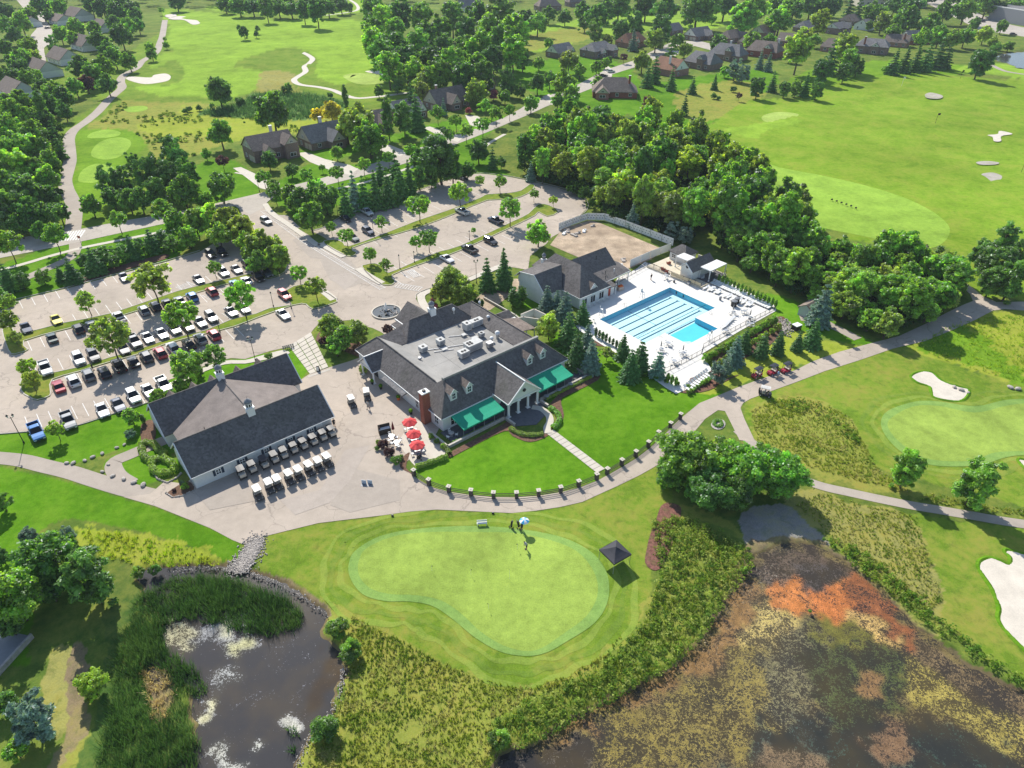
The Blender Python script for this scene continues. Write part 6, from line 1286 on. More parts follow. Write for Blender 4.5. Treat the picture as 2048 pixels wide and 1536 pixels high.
grove('around the top middle houses', '1050,42,50,Dk 1075,46,48,Dg 1036,72,50,Dk 1130,34,32,Dk 1165,22,42,Dk 1192,36,56,Dk 1238,14,56,Dg 1292,12,56,Dk 1332,18,58,Dk 1396,14,80,Hk 1424,38,20,Dg 1488,36,72,Dg 1512,16,60,Dg 1450,8,60,Dk 1098,86,22,Dg 1045,116,40,Pk 1078,126,28,Dm 1138,122,48,Dl 1190,62,38,Pg 1242,58,42,Pk 1270,48,46,Pk 1215,80,24,Dl 1267,82,24,Sb 1312,80,46,Dl 1322,58,52,Pk 1356,80,30,Dg 1370,98,32,Do 1342,106,34,Sk 1193,134,30,Dg 1219,120,14,Pk 1248,114,20,Tr 1285,122,44,Dl 1296,152,28,Ss 1311,142,30,Ss 1344,160,26,Ss 1386,172,20,Ss 1430,166,17,Ss 1450,142,24,Dm 1436,86,38,Dk 1445,92,32,Dg 1210,20,50,Dk 1170,45,34,Dk 1098,28,36,Dk', hs=.9)
grove('on the rough slope below the top houses', '1467,178,15,Uk 1428,192,14,Uk 1437,196,10,Uk 1478,192,15,Tr 1370,212,22,Ss 1298,204,28,Dr 1195,166,28,Dm 1128,166,56,Dm 1100,158,34,Dg 1075,166,38,Dk 1116,200,32,Dg 1160,140,30,Dm 1142,188,40,Dm 1062,206,34,Dg 1210,128,24,Ug')
grove('in the screen above the range', '1470,140,34,Pb 1487,146,32,Pb 1521,122,22,Sb 1538,126,22,Sb 1516,172,40,Pk 1546,166,24,Ss 1570,176,30,Pp 1592,176,28,Pp 1612,172,28,Ss 1634,180,32,Pk 1600,92,62,Wl 1640,42,42,Wo 1560,40,60,Dg 1588,16,50,Dg 1622,12,48,Dg 1504,80,40,Dg 1540,78,28,Dg 1690,92,52,Wl 1700,116,38,Wm 1645,138,48,Pk 1662,118,40,Ss 1690,142,38,Pk 1716,132,32,Pk 1775,138,25,Ug 1790,126,30,Ss 1812,122,30,Ss 1834,120,30,Ss 1856,116,34,Ss 1880,110,36,Ss 1896,114,30,Ss 1962,122,56,Pk 1630,80,30,Dg 1580,110,30,Dm', hs=.85)
grove('around the far lots at the top right', '1745,26,46,Dg 1765,44,40,Dl 1812,42,56,Dk 1786,66,36,Dg 1860,50,48,Dg 1846,74,40,Dm 1880,70,40,Dm 1906,76,36,Dm 1932,72,38,Dg 1970,68,34,Do 1986,84,24,Do 1992,96,22,Ug 2018,92,26,Ug 1890,24,40,Dg 1932,18,50,Dg 1975,8,46,Dk 1718,20,28,Ss 1700,14,28,Ss 1790,10,38,Dk 1820,14,50,Dk 1660,12,46,Dk 1640,2,46,Dk 1560,4,50,Dk 2030,14,36,Dg 1950,46,24,Dg 2005,52,26,Dg 1740,50,20,Dg')
grove('at the edge of the range beside the path', '1880,502,20,Pp 1902,516,22,Pp 1992,522,80,Pp 2012,474,54,Pp 1966,504,56,Pp 2046,502,50,Pp 2024,560,76,Pk 1986,560,60,Pp', hs=.85)
grove('between the clubhouse and the pool', '1094,602,34,Sb 1131,618,38,Sb 1114,608,30,Sb 1166,626,28,Ss 1098,652,46,Po 1137,662,42,Ss 1174,690,46,Sb 1154,702,46,Ss 1182,716,42,Sb 1247,696,30,Ss 1282,716,38,Ss 1262,732,38,Ss 1317,732,32,Sb 1214,706,28,Tl', hs=.8, wm=1.22)
grove('in the bank above the cart path', '1472,702,34,Sb 1490,682,28,Ss 1526,692,30,Ss 1558,688,28,Ss 1597,684,24,Ss 1628,668,34,Ss 1438,746,38,Pb 1456,732,28,Pb 1645,614,48,Sb', hs=.85, wm=1.2)
grove('beside the lane behind the clubhouse', '974,552,38,Ss 1008,542,46,Ss 1077,466,52,Dm 1042,590,26,Ck,.5 1026,594,24,Ck,.5 1034,600,22,Ck,.5 950,602,10,Cs,.6 957,604,10,Cs,.6 964,606,10,Cs,.6')
grove('by the clubhouse entrance', '902,566,72,Hl 880,582,46,Dl 928,586,54,Dl 660,654,58,Hl 686,676,52,Dm 714,664,52,Hl 672,690,46,Dg 774,658,26,Tr 646,682,18,Ur 866,600,12,Uq 870,612,14,Uq 726,738,22,Ul')
grove('at the bottom left', '104,1118,128,Hk 178,1154,112,Pk 58,1072,40,Pb 134,1068,30,Pb 24,1196,124,Hm 2,1002,40,Pg 2,1112,34,Pk 180,1368,62,Ho 60,1436,96,Pb 8,1406,50,Dk 276,1144,28,Um 310,1140,26,Uk 20,1250,60,Dk 100,1180,60,Dk 30,1500,50,Dm')
grove('on the banks of the two ponds', '675,1256,52,Um 702,1300,50,Ug 648,1456,60,Uk 1000,1478,48,Um 1488,1140,20,Um 1816,938,72,Pv 1956,962,92,Pv 1620,1222,8,Ug')
grove('in the clump below the right lawn', '1380,914,132,Hg 1450,918,104,Hg 1494,940,118,Hg 1560,946,112,Hg 1415,975,100,Hk 1344,946,74,Hg 1526,915,70,Hg 1470,985,84,Hk', hs=.85)
grove('in the bed round the patio', '766,888,24,Ur 778,904,24,Ur 792,920,24,Ug 757,884,13,Uo 862,872,14,Um 874,882,13,Um 886,892,13,Uo 754,896,12,Um 801,914,14,Ug')
grove('beside the cart barn bed', '370,972,18,Um 364,966,12,Ub 348,980,10,Ur 285,838,12,Ck,.6')
# arborvitae rows
def row(a, b, n, w_, key, c, phrase, hs=1.0):
    for i in range(n): tree(a[0]+(b[0]-a[0])*i/(n-1), a[1]+(b[1]-a[1])*i/(n-1), w_*trs.uniform(.85, 1.15), key, c, f'{CW[c]} {KW[key]} {phrase}, {ordw(i)} from left', f'shrubs {phrase}', hs)
row((1438,556),(1552,608),16, 8.5, 'C', 'g', 'in the row behind the long sun bed line', .75)
row((1192,664),(1240,692),8, 8.5, 'C', 's', 'at the left edge of the pool deck', .75)
row((1336,756),(1352,762),3, 11, 'C', 'm', 'at the bottom tip of the pool deck', .7)
row((1378,784),(1418,758),8, 11, 'U', 'm', 'behind the angled sun beds', 1)
row((1412,716),(1548,640),18, 17, 'U', 'm', 'on the upper bank below the pool fence', 1.1)
row((1430,730),(1556,655),12, 15, 'U', 'o', 'on the lower bank below the pool fence', 1.2)
row((1290,750),(1376,772),5, 10, 'U', 'g', 'along the lower deck wall', 1)
# woods filled tree by tree inside their footprint
def wood(phrase, foot, gap, wr, kinds, hs, n_max, seed):
    r = random.Random(seed); P_ = gpx(foot); xs = [p[0] for p in P_]; ys = [p[1] for p in P_]; got = []; tries = 0
    while len(got) < n_max and tries < 6000:
        tries += 1; q = (r.uniform(min(xs), max(xs)), r.uniform(min(ys), max(ys)))
        if not inside(np.array([q]), P_)[0] or any((q[0]-g[0])**2+(q[1]-g[1])**2 < gap*gap for g in got): continue
        got.append(q)
    got.sort(key=lambda q: q[1]); nr = 14
    for ri in range(0, len(got), nr):
        for ci, q in enumerate(sorted(got[ri:ri+nr])):
            k = r.choice(kinds); tree(0, 0, r.uniform(*wr), k[0], k[1], f'{CW[k[1]]} {KW[k[0]]} {phrase}, {ordw(ri//nr)} row back, {ordw(ci)} from left', f'trees {phrase}', r.uniform(*hs), world=q)
wood('in the wood behind the pool', [(1040,356),(1050,310),(1090,286),(1160,272),(1240,278),(1300,285),(1380,300),(1470,345),(1500,380),(1560,420),(1640,452),(1600,500),(1540,520),(1460,500),(1380,490),(1330,470),(1260,450),(1205,432),(1185,400),(1130,376),(1090,372)], 4.4, (5.5, 10.5), ['Wg','Wm','Wm','Wv','Wl','Wg','Wk','Wo','Wl'], (.7, 1.3), 120, 3)
wood('in the lower range wood', [(1460,505),(1560,520),(1620,500),(1700,515),(1800,530),(1890,560),(1925,600),(1900,622),(1850,645),(1800,665),(1765,678),(1700,655),(1650,622),(1590,590),(1530,565),(1480,540)], 3.8, (5.2, 8.0), ['Wg','Wm','Dv','Dl','Wg','Dm'], (.75, 1.0), 80, 4)
grove('set into the dense wood', '1250,366,52,Wy 1205,390,40,Wo 1190,384,36,Db 1266,432,34,Sb 1190,352,36,Wo 1372,470,36,Pb 1345,462,34,Pb 1140,320,34,Wk 1075,330,34,Sk 1062,345,26,Sb', hs=.8)
# undergrowth and far woods, which nobody could count
def scatter(foot, gap, seed, nmax=99999):
    P_ = gpx(foot) if isinstance(foot[0][0], int) else foot; A_ = np.array(P_); lo, hi = A_.min(0), A_.max(0); rs = np.random.RandomState(seed); n = int((hi-lo).prod()/gap**2*1.0); n = min(n, 400000); q = rs.uniform(lo, hi, (n, 2)); q = q[inside(q, P_)]; return q[:nmax]
def leafmass(name, q, wr, hr, per, leaf, cols, label, seed, z=0.0, cat=None):
    rs = np.random.RandomState(seed); n = len(q); W_ = rs.uniform(*wr, n); Hh = W_*rs.uniform(*hr, n); d = sph(rs, n*per).reshape(n, per, 3); d[:, :, 2] = np.abs(d[:, :, 2])*1.0; rr = rs.uniform(.75, 1.05, (n, per, 1))
    lump = 1+.18*np.sin(d[:, :, :1]*5+rs.rand(n, 1, 1)*6)*np.sin(d[:, :, 1:2]*5+rs.rand(n, 1, 1)*6)
    pos = d*rr*lump*np.stack([W_/2, W_/2, Hh*.5], 1)[:, None, :]; pos[:, :, :2] += q[:, None, :]; pos[:, :, 2] += (Hh*.45)[:, None]+z
    nr = d+rs.normal(size=d.shape)*.4; C = np.array(cols)*1.4; col = C[rs.randint(0, len(C), n)][:, None, :]*rs.uniform(.7, 1.3, (n, per, 1)); out = []
    cards(pos.reshape(-1, 3), nr.reshape(-1, 3), leaf, 1.25, rs, col.reshape(-1, 3), np.zeros(n*per), out)
    me = cards_mesh(name, out, M['tuft'], 'tcol'); o = bpy.data.objects.new(name, me); COL.objects.link(o); o['kind'] = 'stuff'; o['label'] = label; return o
far = [(-900., 690.), (-350., 720.), (-60., 760.), (300., 800.), (420., 560.), (900., 600.), (1500., 900.), (1300., 1500.), (-1300., 1500.)]
leafmass('distant_woods', scatter(far, 17, 8, 2600), (12, 18), (.9, 1.3), 90, 1.15, [(.035,.075,.022), (.05,.10,.025), (.028,.06,.02)], 'distant woods reading as one dark green mass along the top edge', 1)
leafmass('undergrowth', np.concatenate([scatter([(1040,356),(1050,315),(1160,285),(1300,292),(1470,350),(1560,425),(1635,455),(1600,505),(1460,505),(1330,474),(1205,436),(1130,380)], 3.2, 2, 420), scatter([(1460,512),(1620,502),(1890,562),(1920,600),(1765,680),(1650,625),(1530,568)], 2.6, 3, 420), scatter([(0,200),(120,215),(128,300),(120,440),(0,470)], 5, 4, 160)]), (3, 5), (.7, 1.1), 150, .28, [(.03,.065,.02), (.045,.095,.02)], 'low dark undergrowth filling the woods', 2)
# tufts of blades
def tufts(name, feet, gap, h, bl, cols, label, seed, z=0.0, lean=.9, wd=.05, excl=None):
    rs = np.random.RandomState(seed); q = np.concatenate([scatter(f, gap, seed+i) for i, f in enumerate(feet)])
    dens = vnoise(q, 3.1, seed)*.6+vnoise(q, 1.1, seed+1)*.4; q = q[dens > .22]
    if excl is not None: q = q[~inside(q, excl)]
    n = len(q); H = h*rs.uniform(.5, 1.3, (n, 1, 1))*(.6+.8*vnoise(q, 4.5, seed+3)[:, None, None]); a = rs.uniform(0, 6.28, (n, bl)); rr = rs.uniform(.0, 1, (n, bl))*h*.35; base = np.stack([q[:, :1]+np.cos(a)*rr, q[:, 1:]+np.sin(a)*rr, np.full((n, bl), z)], 2)
    l = rs.uniform(.1, lean, (n, bl)); la = a+rs.normal(0, .5, (n, bl)); tip = base+np.stack([np.cos(la)*l, np.sin(la)*l, np.ones((n, bl))], 2)*H*rs.uniform(.6, 1.1, (n, bl, 1))
    sa = rs.uniform(0, 6.28, (n, bl)); sd_ = np.stack([np.cos(sa), np.sin(sa), np.zeros((n, bl))], 2)*wd
    tri = np.stack([base-sd_, base+sd_, tip+sd_*.25, tip-sd_*.25], 2).reshape(-1, 4, 3); C = np.array(cols)*1.35; pick = C[(vnoise(q, 5.0, seed+7)*len(C)*.999).astype(int) % len(C)]; alt = C[rs.randint(0, len(C), n)]
    col = np.where(rs.rand(n, 1) < .6, pick, alt)[:, None, :]*rs.uniform(.65, 1.35, (n, bl, 1)); me = cards_mesh(name, [(tri, col.reshape(-1, 3), np.zeros(n*bl))], M['tuft'], 'tcol'); o = bpy.data.objects.new(name, me); COL.objects.link(o); o['kind'] = 'stuff'; o['label'] = label; return o
MC = [(.20,.25,.045), (.27,.29,.07), (.13,.20,.03), (.36,.34,.16), (.22,.27,.04)]
near = [(700,1230),(800,1280),(880,1322),(950,1352),(1010,1372),(1060,1374),(1140,1350),(1210,1305),(1262,1250),(1200,1330),(1080,1390),(980,1440),(1010,1490),(985,1530),(960,1600),(600,1600),(625,1480),(660,1440),(690,1380),(700,1330)]
tufts('meadow_grass', [near], .30, .30, 7, MC, 'tufted yellow green meadow between the left pond and the practice green', 5, excl=LPOND)
weed = [(1300,1050),(1345,1035),(1400,1045),(1450,1070),(1500,1100),(1505,1132),(1462,1190),(1440,1225),(1405,1275),(1380,1305),(1330,1345),(1262,1382),(1205,1414),(1110,1470),(1060,1492),(1010,1500),(985,1450),(1080,1392),(1200,1335),(1290,1240),(1320,1150)]
leafmass('weed_bank', scatter(weed, .62, 21), (.5, 1.2), (.6, 1.2), 16, .10, [(.13,.21,.03), (.20,.27,.05), (.09,.16,.03), (.26,.30,.08)], 'leafy weeds on the bank between practice green and marsh pond', 21)
tufts('weed_grass', [weed], .5, .5, 6, [(.16,.23,.03), (.26,.30,.07), (.10,.18,.02)], 'tall grasses mixed into the weeds above the marsh pond', 23)
tufts('meadow_grass', [[(1500,820),(1560,797),(1640,802),(1700,835),(1735,900),(1760,940),(1820,985),(1700,958),(1620,935),(1560,905),(1515,880)], [(1640,985),(1740,1012),(1830,1030),(1860,1120),(1885,1200),(1840,1235),(1740,1160),(1690,1110),(1640,1050),(1590,1010)], [(1830,1000),(1870,985),(1960,1010),(2060,1020),(2060,1035),(1900,1012)]], .36, .28, 7, MC, 'dry meadow grass beside the right hand cart path', 25)
leafmass('weed_bank', np.concatenate([scatter([(1640,1075),(1700,1130),(1760,1170),(1850,1248),(1930,1308),(2060,1383),(2060,1365),(1960,1300),(1880,1235),(1800,1165),(1720,1100)], .6, 33), scatter([(1540,800),(1600,800),(1680,830),(1725,890),(1700,880),(1640,830),(1560,820)], .8, 34)]), (.5, 1.1), (.6, 1.1), 14, .11, [(.10,.19,.03), (.15,.24,.03), (.22,.28,.06)], 'bright weeds along the right bank of the marsh pond', 33)
tufts('lime_grass', [[(1830,690),(1900,650),(1990,632),(2060,630),(2060,770),(1960,742),(1880,718)]], .75, .5, 6, [(.26,.36,.03), (.18,.30,.03), (.32,.38,.06)], 'lime green tall grass at the right edge above the bunker', 27)
tufts('lime_grass', [[(160,1060),(240,1066),(330,1082),(420,1110),(448,1132),(330,1134),(220,1120),(170,1090)]], .5, .45, 7, [(.28,.38,.02), (.20,.32,.02), (.32,.36,.05)], 'bright yellow green weeds above the left pond', 28)
CT = [(.045,.10,.035), (.06,.13,.04), (.035,.085,.03), (.08,.15,.05)]
tufts('cattails', [[(278,1195),(330,1160),(400,1150),(460,1158),(510,1175),(560,1190),(600,1215),(606,1240),(590,1262),(540,1270),(480,1262),(430,1245),(380,1235),(340,1240),(325,1265),(318,1290),(300,1320),(260,1300),(255,1240)],
    [(255,1240),(320,1262),(330,1300),(370,1325),(405,1355),(412,1385),(385,1402),(375,1440),(390,1470),(395,1500),(385,1540),(380,1600),(190,1600),(200,1520),(215,1440),(225,1360),(235,1290)]], .34, 1.3, 10, CT, 'dense dark green cattails wrapping round the left pond', 29, z=-.4, lean=.6, wd=.035, excl=smooth(gpx([(285,1340),(330,1340),(345,1385),(325,1440),(302,1430),(295,1385)]), 2))
tufts('dead_reeds', [[(285,1335),(335,1335),(350,1385),(330,1445),(300,1435),(290,1385)]], .4, .6, 7, [(.36,.27,.17), (.45,.36,.24), (.30,.22,.13)], 'patch of dead brown reeds inside the cattails', 41, lean=1.2)
tufts('reed_tufts', [[(575,1455),(592,1452),(596,1470),(580,1474)], [(578,1490),(590,1488),(590,1505),(578,1502)]], .4, .8, 8, CT, 'two small green reed tufts standing in the left pond', 43, z=-.4)
tufts('far_reeds', [[(430,218),(480,208),(505,192),(560,184),(640,192),(690,208),(678,224),(600,240),(520,240),(440,234),(398,228)]], 1.3, 1.8, 6, [(.05,.115,.05), (.07,.14,.06)], 'green reed bed on the open course behind the first houses', 45, wd=.13)
leafmass('meadow_scrub', (lambda q: q[vnoise(q, 14, 3) > .5])(scatter([(300,205),(240,205),(180,255),(240,262),(290,275),(300,310),(340,330),(420,300),(500,272),(600,262),(560,225),(460,240),(400,232),(380,215)], 3.0, 47)), (.8, 1.9), (.35, .6), 22, .24, [(.13,.20,.04), (.18,.24,.05), (.10,.17,.04)], 'low scrub dotted over the far meadow', 47)
# hedges: clipped leaf volumes along a line
def hedge(pts, w_, h, c, label, leaf=.07, closed=False, n=520, z0=0.0):
    L_ = smooth(gpx(pts), 4, closed); L_ = L_+[L_[0]] if closed else L_; rs = np.random.RandomState(int(pts[0][0])); seg = np.array(L_); d = np.diff(seg, axis=0); ln = np.hypot(d[:, 0], d[:, 1]); tot = ln.sum(); N_ = int(n*tot*(w_+2*h)/2.4)
    cum = np.concatenate([[0], np.cumsum(ln)]); u = rs.rand(N_)*tot; i = np.clip(np.searchsorted(cum, u)-1, 0, len(ln)-1); f = (u-cum[i])/ln[i]; base = seg[i]+d[i]*f[:, None]; nn = np.stack([-d[i][:, 1], d[i][:, 0]], 1)/ln[i][:, None]
    a = rs.uniform(0, math.pi, N_); r = rs.uniform(.82, 1.06, N_)*(1+.10*np.sin(u*3.1)+.06*np.sin(u*8.3)); cx = np.sign(np.cos(a))*np.abs(np.cos(a))**.55*w_/2*r; cz = np.sin(a)**.55*h*r
    o0 = Vector((*L_[0], 0)); pos = np.stack([base[:, 0]+nn[:, 0]*cx-o0.x, base[:, 1]+nn[:, 1]*cx-o0.y, cz+z0], 1); nr = np.stack([nn[:, 0]*np.cos(a), nn[:, 1]*np.cos(a), np.sin(a)+.2], 1)+rs.normal(size=(N_, 3))*.4; out = []
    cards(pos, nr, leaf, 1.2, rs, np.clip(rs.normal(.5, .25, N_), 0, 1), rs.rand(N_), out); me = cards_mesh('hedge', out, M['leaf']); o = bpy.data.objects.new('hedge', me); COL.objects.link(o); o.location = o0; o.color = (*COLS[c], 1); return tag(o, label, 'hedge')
hedge([(832,938),(855,930),(878,922),(895,915)], .7, .8, 'o', 'clipped yellow green hedge between the patio and the left lawn')
hedge([(884,893),(893,900),(899,910)], .8, .7, 'l', 'short pale hedge at the corner of the left terrace wall')
hedge([(1020,858),(1035,867),(1058,872),(1086,870)], .8, .6, 'l', 'curved clipped hedge left of the walkway at the portico')
hedge([(1099,818),(1112,826),(1119,840),(1113,852),(1104,858)], .9, .7, 'v', 'curved clipped hedge right of the walkway at the portico')
hedge([(905,888),(930,876),(965,858),(1002,840)], .5, .45, 'g', 'low dark hedge along the foot of the left terrace wall')
hedge([(1092,800),(1120,786),(1150,771),(1185,754)], .5, .5, 'o', 'low hedge along the foot of the right terrace wall')
hedge([(284,893),(296,888),(310,892),(318,902),(330,908),(318,920),(300,922),(288,912)], 1.1, .8, 'o', 'upper ring of yellow green hedge beside the cart barn', closed=True)
hedge([(305,928),(318,917),(334,922),(350,934),(345,946),(322,948),(308,942)], 1.1, .8, 'o', 'lower ring of yellow green hedge beside the cart barn', closed=True)
hedge([(1430,843),(1440,843),(1443,850),(1436,854),(1428,850)], .6, .4, 'g', 'small clump of plants in the round gravel bed', closed=True)
# retaining wall and terrace glimpsed at the lower left edge
r_ = empty('garden_terrace', G(-22,1332), R(78), label='grey garden wall and paved terrace cut off at the lower left edge', cat='terrace')
MB().beam((-4.5, -2.2, .4), (4.5, -2.2, .4), .3, .8).build('wall', M['rock'], r_); MB().beam((-4.5, -2.2, .4), (-4.5, 5, .4), .3, .8).build('wall', M['rock'], r_); MB().box(0, 2.2, .1, 9, 7.5, .2).build('paving', M['grey'], r_)
# ================================================================ POOL
POOL = [(100.5,-89.4),(124.8,-89.4),(124.6,-76.15),(117.4,-76.15),(117.2,-70.0),(107.0,-70.0),(107.0,-76.15),(100.5,-76.15)]
DECK = [st(*p) for p in ((1160,662),(1204,690),(1262,724),(1330,775),(1352,788),(1372,780),(1380,757),(1424,741),(1404,708),(1480,662),(1552,622),(1552,612),(1440,556),(1395,548),(1330,540),(1290,524),(1270,540),(1235,556),(1225,575),(1180,600),(1165,625),(1150,650))]
def holed(name, outer, hole, mat, z):
    bm = bmesh.new(); E_ = []
    for ring in (outer, hole):
        vs = [bm.verts.new((*S(p[0], p[1])[:2], z)) for p in ring]
        E_ += [bm.edges.new((vs[i], vs[(i+1) % len(vs)])) for i in range(len(vs))]
    bmesh.ops.triangle_fill(bm, edges=E_, use_beauty=True)
    for f in bm.faces:
        f.normal_update()
        if f.normal.z < 0: f.normal_flip()
    me = bpy.data.meshes.new(name); bm.to_mesh(me); bm.free(); me.materials.append(mat); o = bpy.data.objects.new(name, me); COL.objects.link(o); o['kind'] = 'structure'; return o
holed('pool_deck', DECK, POOL, M['deck'], 0.06)
pr = empty('swimming_pool', S(112, -78, 0), 0, label='bright blue swimming pool with black lane lines on its floor', cat='swimming pool')
def plocal(mb, name, mat, fix=True, par=None):
    o = mb.build(name, mat, par or pr, fix=fix); o.matrix_parent_inverse = Matrix.Translation(-pr.location); return o
m, t, b = nodes('pool_plaster', 0.6, 0.3); b.inputs['Base Color'].default_value = (0.78, 0.90, 0.90, 1); M['plaster'] = m
M['poolwall'] = plain('pool_wall_plaster', (0.10, 0.50, 0.66), 0.6, 0.04, 1.0); M['poolblue'] = plain('pool_blue_plaster', (0.12, 0.62, 0.74), 0.6, 0.05, .6); M['lane'] = plain('lane_tile', (0.01, 0.05, 0.11), 0.5, 0.05, 2)
ZF = -1.25
mb = MB()
for i in range(len(POOL)):
    a, b_ = POOL[i], POOL[(i+1) % len(POOL)]; mb.quad(S(*a, ZF), S(*b_, ZF), S(*b_, 0.06), S(*a, 0.06))
plocal(mb, 'pool_wall', M['poolwall'], False)
plocal(MB().quad(S(100.5,-89.4,ZF), S(124.8,-89.4,ZF), S(124.6,-76.15,ZF), S(100.5,-76.15,ZF)), 'pool_floor', M['plaster'], False)
plocal(MB().quad(S(107,-76.15,ZF), S(117.3,-76.15,ZF), S(117.2,-70,ZF), S(107,-70,ZF)), 'pool_floor', M['poolblue'], False)
for k in range(6):
    t_ = -87.3+k*2.12; mb = MB()
    s0, s1 = 102.0, 122.8
    mb.quad(S(s0,t_-.2,ZF+.004), S(s1,t_-.2,ZF+.004), S(s1,t_+.2,ZF+.004), S(s0,t_+.2,ZF+.004)); mb.quad(S(s0-.2,t_-.45,ZF+.006), S(s0+.1,t_-.45,ZF+.006), S(s0+.1,t_+.45,ZF+.006), S(s0-.2,t_+.45,ZF+.006)); mb.quad(S(s1-.1,t_-.45,ZF+.006), S(s1+.2,t_-.45,ZF+.006), S(s1+.2,t_+.45,ZF+.006), S(s1-.1,t_+.45,ZF+.006))
    plocal(mb, 'lane_line', M['lane'], False)
    if k < 6: plocal(MB().quad(S(124.72,t_-.2,-.9), S(124.72,t_+.2,-.9), S(124.72,t_+.2,-.2), S(124.72,t_-.2,-.2)), 'lane_target', M['lane'], False)
plocal(MB().beam(S(110,-89.3,ZF+.01), S(110,-81,ZF+.01), .12, .01).beam(S(110,-81,ZF+.01), S(101,-80,ZF+.01), .1, .01), 'floor_drain_line', M['lane'])
for i in range(5): plocal(MB().box(*S(107.6+.5*i, -70.9, ZF+.1+.18*(4-i)/1)[:3], .5, 1.6, .2, TH), 'pool_step', M['plaster'])
def water_sheet_material(name, tint, dens=1.0):
    m = bpy.data.materials.new(name); m.use_nodes = True; t = m.node_tree; t.nodes.clear(); c = world_coord(t)
    tr = N(t, 'ShaderNodeBsdfTransparent'); tr.inputs[0].default_value = (*tint, 1)
    gl = N(t, 'ShaderNodeBsdfGlossy'); gl.inputs['Roughness'].default_value = 0.03
    bp = N(t, 'ShaderNodeBump'); bp.inputs['Strength'].default_value = 0.25; bp.inputs['Distance'].default_value = 0.05; t.links.new(noise_tex(t, 1.6, 3, 0.5, c, .6), bp.inputs['Height']); t.links.new(bp.outputs[0], gl.inputs['Normal'])
    lw = N(t, 'ShaderNodeLayerWeight'); lw.inputs[0].default_value = .5; t.links.new(bp.outputs[0], lw.inputs['Normal']); fo = math_n(t, 'ADD', math_n(t, 'MULTIPLY', math_n(t, 'POWER', lw.outputs['Facing'], 5.0), .9), .03)
    mx = N(t, 'ShaderNodeMixShader'); t.links.new(fo, mx.inputs[0]); t.links.new(tr.outputs[0], mx.inputs[1]); t.links.new(gl.outputs[0], mx.inputs[2])
    o = N(t, 'ShaderNodeOutputMaterial'); t.links.new(mx.outputs[0], o.inputs[0]); return m
M['poolwater'] = water_sheet_material('pool_water', (0.82, 0.98, 1.0))
ws = poly_mesh('water_surface', [S(*p)[:2] for p in POOL], M['poolwater'], -0.10, None, parent=pr); ws.matrix_parent_inverse = Matrix.Translation(-pr.location)
o = MB()
for k in range(56):
    s_ = 101+k*.42; o.box(*S(s_, -78.55, -.08), .26 if k % 4 else .34, .12, .1, TH)
plocal(o, 'lane_rope', M['lane'])
def holes_ring(name, pts, w_, mat, z):
    P_ = [S(*p)[:2] for p in pts]; L_, R_ = strip_pts([tuple(p) for p in P_]+[tuple(P_[0])], w_); mb = MB()
    for i in range(len(P_)): mb.quad((*L_[i], z), (*L_[i+1], z), (*R_[i+1], z), (*R_[i], z))
# joints scored across the deck
for k in range(7):
    mb = MB(); s_ = 98+k*5.2
    for a, b_ in (((s_, -66.3), (s_, -69.6)),) if 105 < s_ < 119 else (((s_, -64.9), (s_, -75.6)),): mb.beam(S(a[0], a[1], .062), S(b_[0], b_[1], .062), .05, .006)
    plocal_o = mb.build('deck_joint', M['kerb']); plocal_o['kind'] = 'structure'
mb = MB(); mb.beam(S(99,-90.8,.063), S(126.4,-90.8,.063), .07, .006); mb.beam(S(126.4,-90.8,.063), S(126.4,-74.8,.063), .07, .006); mb.beam(S(126.4,-74.8,.063), S(119,-74.8,.063), .07, .006); mb.beam(S(119,-74.8,.063), S(119,-68.3,.063), .07, .006); mb.beam(S(119,-68.3,.063), S(105.4,-68.3,.063), .07, .006); mb.beam(S(105.4,-68.3,.063), S(105.4,-74.8,.063), .07, .006); mb.beam(S(105.4,-74.8,.063), S(99,-74.8,.063), .07, .006)
o = mb.build('deck_joint', M['kerb']); o['kind'] = 'structure'
def at(x, y, z=0.0): return G(x, y, z)

